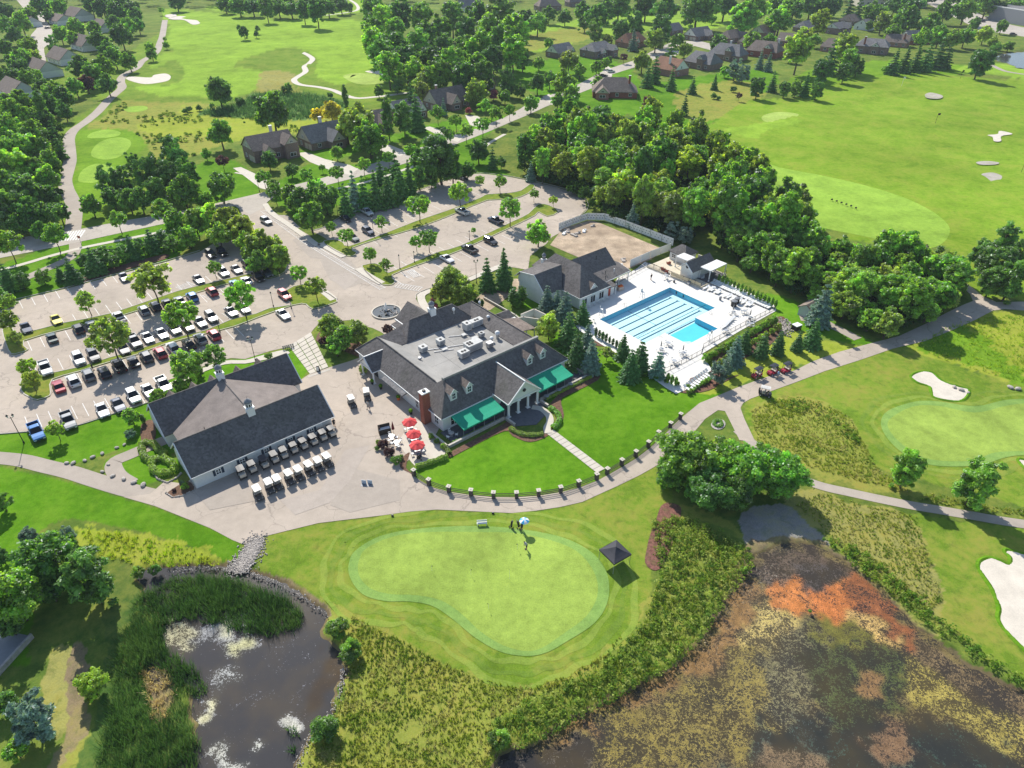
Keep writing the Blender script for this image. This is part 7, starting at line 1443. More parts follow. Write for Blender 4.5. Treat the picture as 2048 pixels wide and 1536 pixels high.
# raised snack terrace
TR = [(129.0,-100.4),(129.9,-84.2),(140.6,-84.5),(140.8,-100.4)]
poly_mesh('snack_terrace', [S(*p)[:2] for p in TR], plain('cream_paving', (0.62,0.55,0.42), .85, .08, .8), 0.45, 'structure', 0.45)
poly_mesh('tiled_corner', [S(*p)[:2] for p in [(133.0,-88.0),(133.0,-84.5),(140.4,-84.7),(140.4,-88.0)]], M['slate'], 0.456, 'structure')
def rail_fence(name, pts, h, label, posts=1.8, rails=(.95, .12), mat=None, z0=0.0, pick=True, pw=.06, balusters=False, slabs=None):
    """posts and rails along world points; every post and rail a part"""
    mat = mat or M['black']; o0 = Vector((pts[0][0], pts[0][1], z0)); root = empty(name, o0, 0, label=label, cat='fence'); pm = None
    for a, b_ in zip(pts, pts[1:]):
        a = Vector((a[0], a[1], z0))-o0; b_ = Vector((b_[0], b_[1], z0))-o0; L_ = (b_-a).length; n = max(1, round(L_/posts))
        for i in range(n+1):
            p = a+(b_-a)*(i/n)
            if pm is None: pm = MB().box(0, 0, h/2, pw, pw, h).build('post', mat, root); pm.location = p
            else: c = pm.copy(); COL.objects.link(c); c.location = p
        for r_ in rails: MB().beam(a+Vector((0, 0, r_*h)), b_+Vector((0, 0, r_*h)), .05).build('rail', mat, root)
        if balusters:
            mb = MB(); m_ = int(L_/.35)
            for i in range(m_): q = a+(b_-a)*((i+.5)/m_); mb.box(q.x, q.y, h*.53, .02, .02, h*.84)
            k = mb.build('balusters', mat, root); k['kind'] = 'stuff'
        if slabs:
            for i in range(n):
                p, q = a+(b_-a)*((i+.04)/n), a+(b_-a)*((i+.96)/n); MB().beam(p+Vector((0, 0, h*.5)), q+Vector((0, 0, h*.5)), .03, h*.72).build('panel', slabs, root)
    return root
W2 = lambda pts: [tuple(S(*p)[:2]) for p in pts]
M['bamboo'] = plain('bamboo_screen', (0.62, 0.52, 0.33), .8, .1, 3)
rail_fence('terrace_fence', W2([(129.1,-100.2),(129.5,-93.0)]), 1.1, 'black rail along the far half of the snack terrace', z0=.45, balusters=True)
rail_fence('terrace_fence', W2([(129.5,-93.0),(129.95,-84.3)]), 1.1, 'black rail with cream screens along the near half of the snack terrace', z0=.45, slabs=M['bamboo'])
rail_fence('terrace_fence', W2([(129.95,-84.3),(140.5,-84.6)]), 1.1, 'black rail under the large white pergola', z0=.45)
rail_fence('pool_fence', gpx([(1316,752),(1340,741),(1362,730),(1403,708)]), 1.2, 'black pool fence behind the angled sun beds', balusters=True)
rail_fence('pool_fence', gpx([(1403,708),(1406,697),(1480,656),(1548,621)]), 1.2, 'long black pool fence above the shrub bank', balusters=True)
rail_fence('pool_fence', gpx([(1226,573),(1262,551),(1296,532),(1332,548),(1360,560)]), 1.2, 'black pool fence beside the lawn strip under the snack terrace', balusters=True)
# white construction fence: panel after panel, each with dark wind vents
def hoarding(pts, label, h=2.2, pan=3.4, vents=True):
    o0 = Vector((*pts[0], 0)); root = empty('construction_fence', o0, 0, label=label, cat='fence'); m_, t_, b__ = None, None, None
    for a, b_ in zip(pts, pts[1:]):
        a = Vector((*a, 0))-o0; b_ = Vector((*b_, 0))-o0; L_ = (b_-a).length; n = max(1, round(L_/pan)); d = (b_-a).normalized(); nn = Vector((d.y, -d.x, 0))
        if nn.y > 0: nn = -nn
        for i in range(n):
            p, q = a+(b_-a)*((i+.02)/n), a+(b_-a)*((i+.98)/n); pn = MB().beam(p+Vector((0, 0, h/2)), q+Vector((0, 0, h/2)), .05, h*.94).build('panel', M['white'], root)
            MB().beam(p, p+Vector((0, 0, h+.1)), .07).build('post', M['steel'], root)
            if vents:
                mb = MB()
                for k in range(3):
                    for z_ in (.35, .68):
                        c = p+(q-p)*((k+.3+.3*(z_ > .5))/3)+nn*.04+Vector((0, 0, h*z_)); mb.beam(c-d*.16, c+d*.16, .02, .2)
                mb.build('vent_slits', M['grey'], pn)
hoarding(gpx([(1117,461),(1145,450),(1174,440),(1209,441)]), 'white construction fence along the lane end of the dirt plot')
hoarding(gpx([(1209,441),(1250,455),(1300,474),(1346,492)]), 'white construction fence with dark vent holes in front of the wood')
hoarding(gpx([(1341,501),(1300,517),(1259,535)]), 'white construction fence between the dirt plot and the pool', vents=False)
# rubble and boards on the site
for k, (x, y) in enumerate([(1128,467),(1148,470),(1156,466),(1168,462),(1185,452),(1134,462),(1240,532),(1246,520)]):
    r_ = rnd.random(); c = at(x, y, .2); mb = MB().box(0, 0, 0, 1.2+r_*1.6, .7+.4*r_, .25+.2*r_, r_*3, .9).box(.4, .3, .3, .8, .5, .3, r_*5, .8)
    o = mb.build('rubble', M['rock'] if k % 3 else M['white']); o.location = c; tag(o, ['pale slab by the end of the white fence','flat white board on the dirt plot','second pale board on the dirt plot','broken slab near the top fence','grey spoil heap under the top fence','dark heap at the corner of the dirt plot','white bag beside the pool house rear wing','white box behind the pool house rear wing'][k], 'rubble')
# ---------------------------------------------------------------- sun beds, tables, umbrellas
def make_bed(col='white'):
    r_ = empty('sun_bed', (0, 0, 0), label='x', cat='sun bed')
    mb = MB().box(-.95, -.28, .15, .05, .05, .3).box(-.95, .28, .15, .05, .05, .3).box(.55, -.28, .15, .05, .05, .3).box(.55, .28, .15, .05, .05, .3).beam((-1, -.3, .3), (.95, -.3, .3), .05).beam((-1, .3, .3), (.95, .3, .3), .05)
    mb.build('frame', M['steel'], r_)
    MB().box(-.25, 0, .35, 1.35, .6, .06).build('seat', M['white'], r_); MB().quad((.42, -.3, .36), (1.0, -.3, .78), (1.0, .3, .78), (.42, .3, .36)).quad((.42, -.3, .31), (1.0, -.3, .73), (1.0, .3, .73), (.42, .3, .31)).build('backrest', M['white'], r_)
    return r_
bed0 = make_bed(); first = [True]
def put(root, p, rz, label, group, used=first, z=None):
    o = root if used[0] else copy_tree(root); used[0] = False
    o.location = p if z is None else (p[0], p[1], z); o.rotation_euler = (0, 0, rz); o['label'] = label; o['group'] = group; return o
A_, B_ = at(1424,566,.06), at(1538,616,.06)
for i in range(24):
    p = A_+(B_-A_)*(i/23.0); put(bed0, p, R(38+rnd.uniform(-4, 4)), f'white sun bed, {ORD[i]} from the snack terrace in the long row by the hedge', 'sun beds in the long row by the hedge')
A_, B_ = at(1412,577,.06), at(1500,612,.06)
for i in range(14):
    if i in (5, 9): continue
    p = A_+(B_-A_)*(i/13.0)+Vector((rnd.uniform(-.2, .2), rnd.uniform(-.3, .3), 0)); put(bed0, p, R(38+rnd.uniform(-12, 12)), f'white sun bed, {ORD[i]} spot from the left in the loose second row', 'sun beds in the loose second row')
A_, B_ = at(1375,780,.06), at(1418,748,.06)
for i in range(10): put(bed0, A_+(B_-A_)*(i/9.0), R(128), f'white sun bed, {ORD[i]} from the left on the small angled deck', 'sun beds on the small angled deck')
A_, B_ = at(1448,655,.06), at(1463,640,.06)
for i in range(5): put(bed0, A_+(B_-A_)*(i/4.0), R(40), f'white sun bed, {ORD[i]} in the short row right of the pool', 'sun beds in the short row right of the pool')
M['parasol'] = plain('folded_parasol', (0.30, 0.29, 0.28), .8, .05, 3)
def make_table(umb=True):
    r_ = empty('table', (0, 0, 0), label='x', cat='table')
    MB().lathe([(.5, .70), (.5, .74)], 0, 0, 16).build('tabletop', M['steel'], r_); MB().lathe([(.28, 0), (.28, .05), (.04, .06), (.04, .7)], 0, 0, 10).build('pedestal', M['steel'], r_); return r_
def make_chair():
    r_ = empty('chair', (0, 0, 0), label='x', cat='chair')
    for a in (-.2, .2):
        for b_ in (-.2, .2): MB().beam((a, b_, 0), (a*.9, b_*.9, .43), .035).build('leg', M['steel'], r_)
    MB().box(0, 0, .45, .44, .44, .04).build('seat', M['white'], r_); MB().beam((-.2, -.2, .45), (-.24, -.2, .85), .03).beam((-.2, .2, .45), (-.24, .2, .85), .03).beam((-.23, -.22, .75), (-.23, .22, .75), .03, .2).build('backrest', M['white'], r_); return r_
def make_parasol():
    r_ = empty('parasol', (0, 0, 0), label='x', cat='parasol')
    MB().tube((0, 0, 0), (0, 0, 2.4), .025, .025, 6).build('pole', M['steel'], r_); MB().lathe([(.05, .95), (.15, 1.15), (.11, 1.8), (.03, 2.35)], 0, 0, 9).build('folded_canopy', M['parasol'], r_); MB().lathe([(.28, 0), (.26, .08), (.06, .12)], 0, 0, 10).build('base', M['grey'], r_); return r_
tb, chx, ps = make_table(), make_chair(), make_parasol(); ft_, fc_, fp_ = [True], [True], [True]
for k, (x, y, nm, um) in enumerate([(1336,691,'near the diving corner of the pool',0),(1322,703,'on the lower deck nearest the pool edge',1),(1366,711,'under the folded parasol by the lower fence',1),(1348,727,'farthest down the lower deck',0),(1466,629,'beside the folded umbrella right of the pool',1),(1488,627,'between the two right hand parasols',0),(1500,640,'close to the bank fence right of the pool',1),(1452,666,'alone beside the pool corner',0),(1500,652,'touching the bank fence',0),(1332,555,'on the snack terrace',0),(1412,546,'under the large pergola',0),(1396,541,'under the back of the large pergola',0)]):
    z_ = .45 if y < 560 else .06; p = at(x, y, z_)
    put(tb, p, 0, f'round steel table {nm}', 'round tables on the pool deck', ft_)
    for j in range(4):
        a = j*math.pi/2+.4+k; put(chx, p+Vector((math.cos(a)*.8, math.sin(a)*.8, 0)), a+math.pi, f"{['right','far','left','near'][j]} side chair at the round table {nm}", f'chairs at the table {nm}', fc_)
    if um: put(ps, p+Vector((.0, .55, 0)), 0, f'folded dark parasol beside the table {nm}', 'folded parasols on the pool deck', fp_)
def bin_(x, y, label, h=1.0, r=.32, mat=None):
    r_ = empty('litter_bin', at(x, y, .06), 0, label=label, cat='bin'); MB().lathe([(r*.9, 0), (r, h*.85)], 0, 0, 12).build('drum', mat or M['black'], r_); MB().lathe([(r*1.05, h*.85), (r*1.05, h*.92), (r*.5, h)], 0, 0, 12).build('lid', M['grey'], r_); return r_
bin_(1467,612,'black litter bin left of the pair on the pool deck', 1.5, .7); bin_(1473,606,'black litter bin right of the pair on the pool deck', 1.4, .6); bin_(1440,600,'small grey bin near the second row of sun beds', .9, .3, M['grey'])
bin_(1377,569,'grey bin below the snack terrace rail', .8, .4, M['steel']); bin_(1348,565,'tiny bin beside the lawn strip fence', .7, .25)
def guard_chair(x, y, rz, label):
    r_ = empty('lifeguard_chair', at(x, y, .06), rz, label=label, cat='lifeguard chair')
    for a in (-.45, .45):
        for b_ in (-.5, .5): MB().beam((a, b_, 0), (a*.55, b_*.6, 1.7), .07).build('leg', M['white'], r_)
    MB().box(0, 0, 1.72, .6, .65, .06).build('seat', M['white'], r_); MB().box(-.3, 0, 2.1, .05, .6, .7).build('backrest', M['white'], r_)
    for z_ in (.4, .8, 1.2): MB().beam((.45-z_*.1, -.45, z_), (.45-z_*.1, .45, z_), .06).build('rung', M['white'], r_)
guard_chair(1284,597,R(-50),'white lifeguard chair on the far long side of the pool'); guard_chair(1418,680,R(130),'white lifeguard chair at the near corner of the pool'); guard_chair(1202,632,R(-10),'white lifeguard chair at the left end of the pool')
for x, y, nm in ((1249,612,'ladder rails on the far side of the pool'), (1318,672,'ladder rails near the inner pool corner'), (1422,628,'ladder rails at the right end of the lanes')):
    o = empty('pool_ladder', at(x, y, .06), TH, label=nm, cat='pool ladder')
    for a in (-.25, .25): MB().beam((a, .3, 0), (a, .25, .75), .04).beam((a, .25, .75), (a, -.25, .75), .04).beam((a, -.25, .75), (a, -.3, -.5), .04).build('rail', M['steel'], o)
put(chx, at(1188,644,.06), 1, 'white chair left of the pool house corner', 'chairs along the pool house wall', fc_)
for k in range(6): put(chx, S(101.2+k*1.5, -94.6, .06), R(-50), f'white chair by the pool house wall, {ORD[k]} from the left', 'chairs along the pool house wall', fc_)
# outdoor sofas of the snack terrace, heater pile under the canopy
for k, (x, y, c, nm) in enumerate([(1326,540,(.30,.09,.06),'dark red lounge chair left on the snack terrace'),(1333,545,(.30,.09,.06),'dark red lounge chair second from the left on the snack terrace'),(1337,528,(.30,.09,.06),'dark red lounge chair near the kiosk wall'),(1392,552,(.55,.55,.55),'pale grey sofa under the large pergola'),(1404,556,(.55,.55,.55),'second pale grey sofa under the large pergola'),(1425,545,(.55,.55,.55),'grey sofa at the back of the large pergola')]):
    r_ = empty('lounge_chair', at(x, y, .45), R(30+40*k), label=nm, cat='lounge chair')
    a = MB().box(0, 0, .22, .8, .8, .3).build('seat', M['cloth'], r_); b_ = MB().box(-.38, 0, .5, .16, .8, .6).build('backrest', M['cloth'], r_); e = MB().box(0, -.38, .42, .8, .12, .3).box(0, .38, .42, .8, .12, .3).build('armrest', M['cloth'], r_)
    for o in (a, b_, e): o.color = (*c, 1)
r_ = empty('fire_pit', at(1385,541,.45), 0, label='round pale stone fire pit in front of the round window', cat='fire pit'); MB().lathe([(1.0, 0), (1.0, .45), (.6, .45), (.55, .2)], 0, 0, 18).build('ring', M['kerb'], r_); MB().lathe([(.5, .15), (.3, .25)], 0, 0, 12).build('embers_bed', M['black'], r_)
r_ = empty('towel_cart', at(1240,580,.06), R(30), label='pale cart piled with orange rolls under the pool house canopy', cat='cart'); MB().box(0, 0, .5, 1.5, 1.0, .9).build('bin', M['plastic'], r_).color = (.5, .42, .36, 1)
for k in range(5): MB().tube((-.5+.25*k, -.4, 1.05+.1*(k % 2)), (-.4+.25*k, .4, 1.1), .13, .13, 8).build('roll', M['orange'], r_)
# hot tub like black equipment by the path
r_ = empty('equipment_box', at(1592,658), R(30), label='dark green utility box with white lid on the grass beside the pool bank', cat='utility box'); MB().box(0, 0, .5, 1.7, 1.3, 1.0).build('body', M['black'], r_); MB().box(0, 0, 1.08, 1.8, 1.4, .14).build('lid', M['white'], r_)
# ================================================================ ROUND THE CLUBHOUSE
fr_ = empty('fountain', at(773,625), 0, label='round fountain with a white water jet in the turning circle', cat='fountain')
MB().lathe([(3.4, 0), (3.4, .32), (3.1, .34), (3.1, .12)], 0, 0, 48).build('kerb_ring', M['concrete'], fr_)
m, t, b = nodes('fountain_water', 0.1, 0.5); b.inputs['Base Color'].default_value = (.10, .11, .11, 1); M['fwater'] = m
MB().lathe([(3.08, .20), (.01, .205)], 0, 0, 40).build('basin_water', m, fr_)
for k in range(34):
    a = rnd.uniform(0, 6.28); rr = rnd.uniform(.3, 2.7); s_ = rnd.uniform(.14, .36)
    MB().lathe([(s_*.5, .12), (s_, .2+s_*.3), (s_*.7, .2+s_*.9), (s_*.1, .2+s_*1.05)], math.cos(a)*rr, math.sin(a)*rr, 6).build('boulder', M['rock'] if k % 3 else M['black'], fr_)
m, t, b = nodes('jet_water', 0.2, 0.5); b.inputs['Base Color'].default_value = (.9, .93, .95, 1); M['jet'] = m
jt = MB()
for k in range(60):
    a = rnd.uniform(0, 6.28); rr = abs(rnd.gauss(0, .22)); h = max(.5, 2.4-rr*4+rnd.uniform(-.3, .3)); x, y = math.cos(a)*rr, math.sin(a)*rr; jt.tube((x*.4, y*.4, .2), (x*1.6, y*1.6, h), .06, .03, 4)
for c in ((1.4, .6), (-1.3, .5), (.5, -1.4), (-.9, -1.1)):
    for k in range(10): x, y = c[0]+rnd.gauss(0, .1), c[1]+rnd.gauss(0, .1); jt.tube((c[0], c[1], .2), (x, y, rnd.uniform(.5, .9)), .025, .01, 4)
j = jt.build('water_jet', m, fr_); j['kind'] = 'stuff'
# fence of the front lawn: square stone pillars with pale caps and three dark rails
PIL = [(840,958),(870,975),(898,992-9),(942,989+1),(987,992),(1032,994),(1076,992),(1120,982),(1157,968),(1191,951),(1212,946),(1241,929),(1270,912),(1294,892),(1316,873),(1340,852),(1358,836)]
PIL = [(828+0,951),(858,970),(898,984),(942,991),(987,996),(1033,996),(1077,992),(1121,985),(1157,973),(1193,959),(1214,948),(1243,930),(1271,913),(1296,894),(1316,874),(1340,856),(1360,838)]
pil0 = None
for seg, idx, nm in ((0, range(0, 10), 'left'), (1, range(10, 17), 'right')):
    p0 = at(*PIL[idx[0]]); root = empty('lawn_fence', p0, 0, label=('curving pillar and rail fence along the left lawn' if seg == 0 else 'pillar and rail fence along the right lawn, past the walkway'), cat='fence')
    pts = [at(*PIL[i])-p0 for i in idx]
    for a, b_ in zip(pts, pts[1:]):
        for z_ in (.25, .6, .92): MB().beam(a+Vector((0, 0, z_)), b_+Vector((0, 0, z_)), .07, .09).build('rail', M['darkwood'], root)
    for k, p in enumerate(pts):
        d = (pts[min(k+1, len(pts)-1)]-pts[max(k-1, 0)]); a = math.atan2(d.y, d.x)
        if pil0 is None:
            pil0 = MB().box(0, 0, .62, .52, .52, 1.24).build('pillar', plain('dark_stone', (.10, .085, .075), .9, .35, 4, bmp=.5), root); cap0 = MB().box(0, 0, 1.27, .7, .7, .1).box(0, 0, 1.36, .16, .16, .1).build('pillar_cap', M['concrete'], pil0); o = pil0
        else:
            o = pil0.copy(); COL.objects.link(o); o.parent = root; c = cap0.copy(); COL.objects.link(c); c.parent = o
        o.location = p; o.rotation_euler = (0, 0, a)
# boulders beside the cart paths
for k, (x, y, s_) in enumerate([(134,927,.34),(147,927,.38),(170,922,.32),(186,915,.36),(205,908,.34),(234,896,.3),(249,890,.28),(205,944,.3),(226,953,.36),(248,959,.38),(268,966,.38),(287,971,.45),(217,930,.25),(1908,775,.4),(1922,781,.45),(1936,786,.3),(2020,776,.5),(2035,779,.5),(740,700,.3)]):
    mb = MB().lathe([(s_*.7, 0), (s_*1.05, s_*.35), (s_*.85, s_*.8), (s_*.25, s_*1.05)], 0, 0, 7); o = mb.build('boulder', M['rock']); o.location = at(x, y); o.scale = (1.3, .9, 1); o.rotation_euler = (0, 0, k*1.3)
    wh = 'along the upper edge of the left cart path' if k < 7 else 'along the lower edge of the small lawn triangle' if k < 13 else 'at the top right beyond the bunker' if k < 18 else 'beside the clubhouse trees'
    tag(o, f'grey boulder {wh}, {ORD[[0,1,2,3,4,5,6,0,1,2,3,4,5,0,1,2,3,4,0][k]]} from the left' if k != 12 else 'small grey boulder at the tip of the small lawn triangle', 'boulder', 'boulders beside the cart paths')
# edging stones round two beds, and riprap
def stones(name, pts, n, size, spread=0, label=None):
    mb = MB(); L_ = [Vector((*p, 0)) for p in gpx(pts)]
    for i in range(n):
        if spread:
            a, b_, c = rnd.random(), rnd.random(), rnd.random(); k = rnd.randrange(len(L_)-1); p = L_[k].lerp(L_[k+1], a)+Vector((rnd.gauss(0, spread), rnd.gauss(0, spread), 0))
        else:
            u_ = i/(n-1)*(len(L_)-1); k = min(int(u_), len(L_)-2); p = L_[k].lerp(L_[k+1], u_-k)
        s_ = size*rnd.uniform(.6, 1.3); mb.box(p.x, p.y, s_*.3, s_, s_*rnd.uniform(.6, 1), s_*.7, rnd.uniform(0, 3), .6)
    o = mb.build(name, M['rock']); o['kind'] = 'stuff'; tag(o, label, 'stones'); return o
stones('edging_stones', [(302,938),(315,958),(335,966),(355,955),(363,946)], 40, .28, label='ring of edging stones around the yellow green hedges')
stones('edging_stones', [(332,986),(345,995),(365,992),(388,981)], 26, .28, label='ring of edging stones at the barn corner bed')
stones('riprap', [(512,1080),(505,1100),(492,1120),(470,1138)], 1500, .2, .75, 'grey riprap stones running down to the left pond')
stones('riprap', [(1564,640),(1572,655),(1568,668)], 160, .4, .7, 'dark and pale boulders heaped beside the pool bank')
stones('shore_stones', [(340,1142),(400,1136),(455,1140),(505,1148),(545,1162),(600,1192),(655,1232)], 260, .16, .22, 'pale stones along the far bank of the left pond')
stones('shore_stones', [(688,1338),(685,1360),(672,1400),(655,1440),(630,1460),(605,1500),(595,1536)], 240, .15, .25, 'pale stones along the right bank of the left pond')
# lamp posts
def lamp(x, y, h, label, heads=2):
    r_ = empty('street_lamp', at(x, y), R(20), label=label, cat='street lamp')
    MB().lathe([(.14, 0), (.14, .3), (.07, .4), (.05, h)], 0, 0, 8).build('pole', M['black'], r_)
    for k in range(heads):
        sx = (k-.5)*2*.42 if heads > 1 else 0
        if heads > 1: MB().beam((0, 0, h-.25), (sx, 0, h-.05), .05).build('arm', M['black'], r_)
        l = MB().lathe([(.06, h-.1), (.17, h+.28), (.17, h+.3)], sx, 0, 8).build('lantern', M['lampglass'], r_); MB().lathe([(.22, h+.3), (.12, h+.45), (.02, h+.62)], sx, 0, 8).build('lantern_cap', M['black'], l)
lamp(48,886,5.6,'twin headed lamp post beside the left cart path'); lamp(511,721,5.0,'twin headed lamp post on the pavement behind the cart barn'); lamp(953,566,5.6,'twin headed lamp post beside the tall spruces at the lane'); lamp(748,474,5.4,'single lamp post in the right car park planted strip',1)
lamp(868,612,5.0,'dark lamp post among the light green trees by the entrance',1); lamp(800,538,3.4,'short lamp post at the end of the front planted strip',1); lamp(547,613,3.2,'short lamp post near the white sedan in the lower lot',1); lamp(583,617,3.2,'short lamp post right of the white sedan in the lower lot',1)
lamp(440,664,4.0,'dark lamp post beside the red car in the lower lot',1); lamp(676,430,5.0,'pale lamp post behind the round trees at the top of the drive',1); lamp(829,525,2.6,'short post in the front planted strip between two trees',1); lamp(939,480,2.2,'slim post in the planted strip near the dark pickup',1); lamp(552,330,3.2,'lamp post in front of the second brick house',1); lamp(519,383,3.0,'small lamp beside the street near the drive',1)
# stop sign by the zebra crossing
r_ = empty('stop_sign', at(163,489), R(10), label='round stop sign on a dark post by the zebra crossing', cat='sign'); MB().tube((0, 0, 0), (0, 0, 2.3), .04, .04, 6).build('post', M['black'], r_); MB().tube((0, -.04, 2.15), (0, -.01, 2.15), .42, .42, 8).build('plate', M['reddoor'], r_)
cu = bpy.data.curves.new('lettering', 'FONT'); cu.body = 'STOP'; cu.size = .3; cu.align_x = 'CENTER'; cu.extrude = .004; o = bpy.data.objects.new('lettering', cu); me_ = bpy.data.meshes.new_from_object(o); bpy.data.objects.remove(o); o = bpy.data.objects.new('lettering', me_); COL.objects.link(o); o.parent = r_; cu = me_; o.location = (0, -.052, 2.05); o.rotation_euler = (R(90), 0, 0); me_.materials.clear(); me_.materials.append(M['white'])
# small things on the cart yard
r_ = empty('a_board', at(637,742), R(-20), label='small A-board sign at the near end of the walkway', cat='sign'); MB().quad((-.35, .25, 0), (.35, .25, 0), (.3, 0, 1.15), (-.3, 0, 1.15)).quad((-.35, -.25, 0), (.35, -.25, 0), (.3, 0, 1.15), (-.3, 0, 1.15)).build('board', M['black'], r_, fix=False); MB().quad((-.26, -.24, .18), (.26, -.24, .18), (.24, -.06, .98), (-.24, -.06, .98)).build('poster', M['white'], r_, fix=False)
r_ = empty('barrier_board', at(577,697), R(28), label='low dark lattice rack standing at the top of the walkway', cat='rack')
for k in range(6): MB().box(-1.0+.4*k, 0, .5, .26, .05, .8).build('slat', M['grey'], r_)
MB().beam((-1.2, 0, .2), (1.2, 0, .2), .06).beam((-1.2, 0, .85), (1.2, 0, .85), .06).beam((-1.1, -.3, 0), (-1.1, .3, 0), .06).beam((1.1, -.3, 0), (1.1, .3, 0), .06).build('frame', M['black'], r_)
for k, x in enumerate((727, 739)):
    r_ = empty('floor_sign', at(x, 970), R(-8), label=['pale blue sandwich board lying left on the cart yard', 'pale blue sandwich board lying right on the cart yard'][k], cat='sign'); MB().box(0, .3, .3, .75, .05, .95).build('board', M['plastic'], r_).color = (.45, .52, .6, 1); MB().box(0, -.05, .03, .75, .7, .05).build('foot', M['grey'], r_)
r_ = empty('bench', at(964,1050), R(5), label='white bench on the grass above the practice green', cat='bench'); MB().box(0, 0, .44, 1.5, .42, .06).build('seat', M['white'], r_); MB().box(0, .2, .72, 1.5, .05, .3).build('backrest', M['white'], r_); [MB().box(a, 0, .21, .08, .4, .42).build('leg', M['white'], r_) for a in (-.65, .65)]
for k, (x, y) in enumerate([(785,1032),(986,1027)]):
    r_ = empty('path_marker', at(x, y), 0, label=['small black box at the path edge left of the bench', 'small black box at the path edge above the bench'][k], cat='marker'); MB().box(0, 0, .12, .35, .18, .24).build('box', M['black'], r_); MB().box(0, 0, .25, .2, .12, .04).build('lid', M['grey'], r_)
# black pop-up canopy
r_ = empty('canopy_tent', at(1228,1124), R(34), label='black pop-up canopy tent beside the practice green', cat='tent')
for a in (-1.5, 1.5):
    for b_ in (-1.5, 1.5): MB().beam((a, b_, 0), (a, b_, 2.15), .05).build('leg', M['steel'], r_)
mb = MB(); n = 8
for s_ in range(4):
    g = s_*math.pi/2; c_, d_ = math.cos(g), math.sin(g)
    def P_(u_, v_): x = u_*1.58; y = -1.58; hh = 2.12+1.0*v_-.10*math.sin(math.pi*v_)-.05*(1-abs(u_))*(1-v_); x, y = x*(1-v_), y*(1-v_); return (x*c_-y*d_, x*d_+y*c_, hh)
    for i in range(4):
        for j in range(4): mb.quad(P_(-1+i/2, j/4), P_(-.5+i/2, j/4), P_(-.5+i/2, (j+1)/4), P_(-1+i/2, (j+1)/4))
    mb.quad(P_(-1, 0), P_(1, 0), (P_(1, 0)[0], P_(1, 0)[1], 1.88), (P_(-1, 0)[0], P_(-1, 0)[1], 1.88))
mb.build('canopy', M['dark_cloth'], r_, fix=False)
# patio umbrellas, tables, the drinks cart and folded umbrella on the patio
def umbrella(x, y, mat, label, rr=1.35, h=2.45, z=0.02):
    r_ = empty('patio_umbrella', at(x, y, z), 0, label=label, cat='umbrella', group='red patio umbrellas'); MB().tube((0, 0, 0), (0, 0, h+.1), .03, .03, 6).build('pole', M['steel'], r_)
    mb = MB(); n = 8
    for i in range(n):
        a, b_ = 2*math.pi*i/n, 2*math.pi*(i+1)/n; A1, B1 = (math.cos(a)*rr, math.sin(a)*rr, h-.45), (math.cos(b_)*rr, math.sin(b_)*rr, h-.45); A2, B2 = (math.cos(a)*rr*.3, math.sin(a)*rr*.3, h-.02), (math.cos(b_)*rr*.3, math.sin(b_)*rr*.3, h-.02); m_ = (math.cos((a+b_)/2)*rr*.88, math.sin((a+b_)/2)*rr*.88, h-.50)
        mb.quad(A1, m_, A2); mb.quad(m_, B1, B2, A2); mb.quad(A1, m_, (m_[0], m_[1], m_[2]-.14), (A1[0], A1[1], A1[2]-.14)); mb.quad(m_, B1, (B1[0], B1[1], B1[2]-.14), (m_[0], m_[1], m_[2]-.14))
    mb.lathe([(rr*.32, h+.0), (.05, h+.16)], 0, 0, 8); mb.build('canopy', mat, r_, fix=False)
    rb = MB(); [rb.beam((0, 0, h-.05), (math.cos(2*math.pi*i/n)*rr, math.sin(2*math.pi*i/n)*rr, h-.47), .02) for i in range(n)]; rb.build('ribs', M['steel'], r_); MB().lathe([(.3, 0), (.28, .08), (.05, .12)], 0, 0, 10).build('base', M['grey'], r_)
for k, (x, y) in enumerate([(821,862),(829,886),(836,908)]):
    umbrella(x, y, M['red_cloth'], ['red patio umbrella nearest the brick chimney', 'middle one of the three red patio umbrellas', 'red patio umbrella nearest the front lawn'][k])
    put(tb, at(x, y, .02), 0, ['round table under the red umbrella nearest the chimney', 'round table under the middle red umbrella', 'round table under the red umbrella nearest the lawn'][k], 'round patio tables', ft_)
    for j in range(4): a = j*1.57+k; put(chx, at(x, y, .02)+Vector((math.cos(a)*.95, math.sin(a)*.95, 0)), a+math.pi, ['right','far','left','near'][j]+' side chair under '+['the red umbrella nearest the chimney', 'the middle red umbrella', 'the red umbrella nearest the lawn'][k], f'chairs at patio table {ORD[k]}', fc_)
for k, (x, y) in enumerate([(784,878),(794,890),(903,872),(1023,0)][:3]): put(tb, at(x, y, .12), 0, ['grey table behind the dark patio shrubs', 'grey table nearest the dark patio shrubs', 'round pale table at the open end of the left awning'][k], 'round patio tables', ft_)
for k, (s_, t_) in enumerate([(71.0,-74.6),(74.2,-74.6),(77.2,-74.6)]): put(tb, S(s_, t_-.1, .12), 0, f'round pale table at the edge of the right awning, {ORD[k]} from the portico', 'round tables by the right awning', ft_)
for k in range(3):
    for j in range(3): a = j*2.1+k; p = at([784,794,903][k], [878,890,872][k], .1); put(chx, p+Vector((math.cos(a)*.9, math.sin(a)*.9, 0)), a+math.pi, ['right','left','near'][j]+' side chair at '+['the grey table behind the patio shrubs','the grey table nearest the patio shrubs','the pale table by the left awning'][k], f'chairs at the bare table {ORD[k]}', fc_)
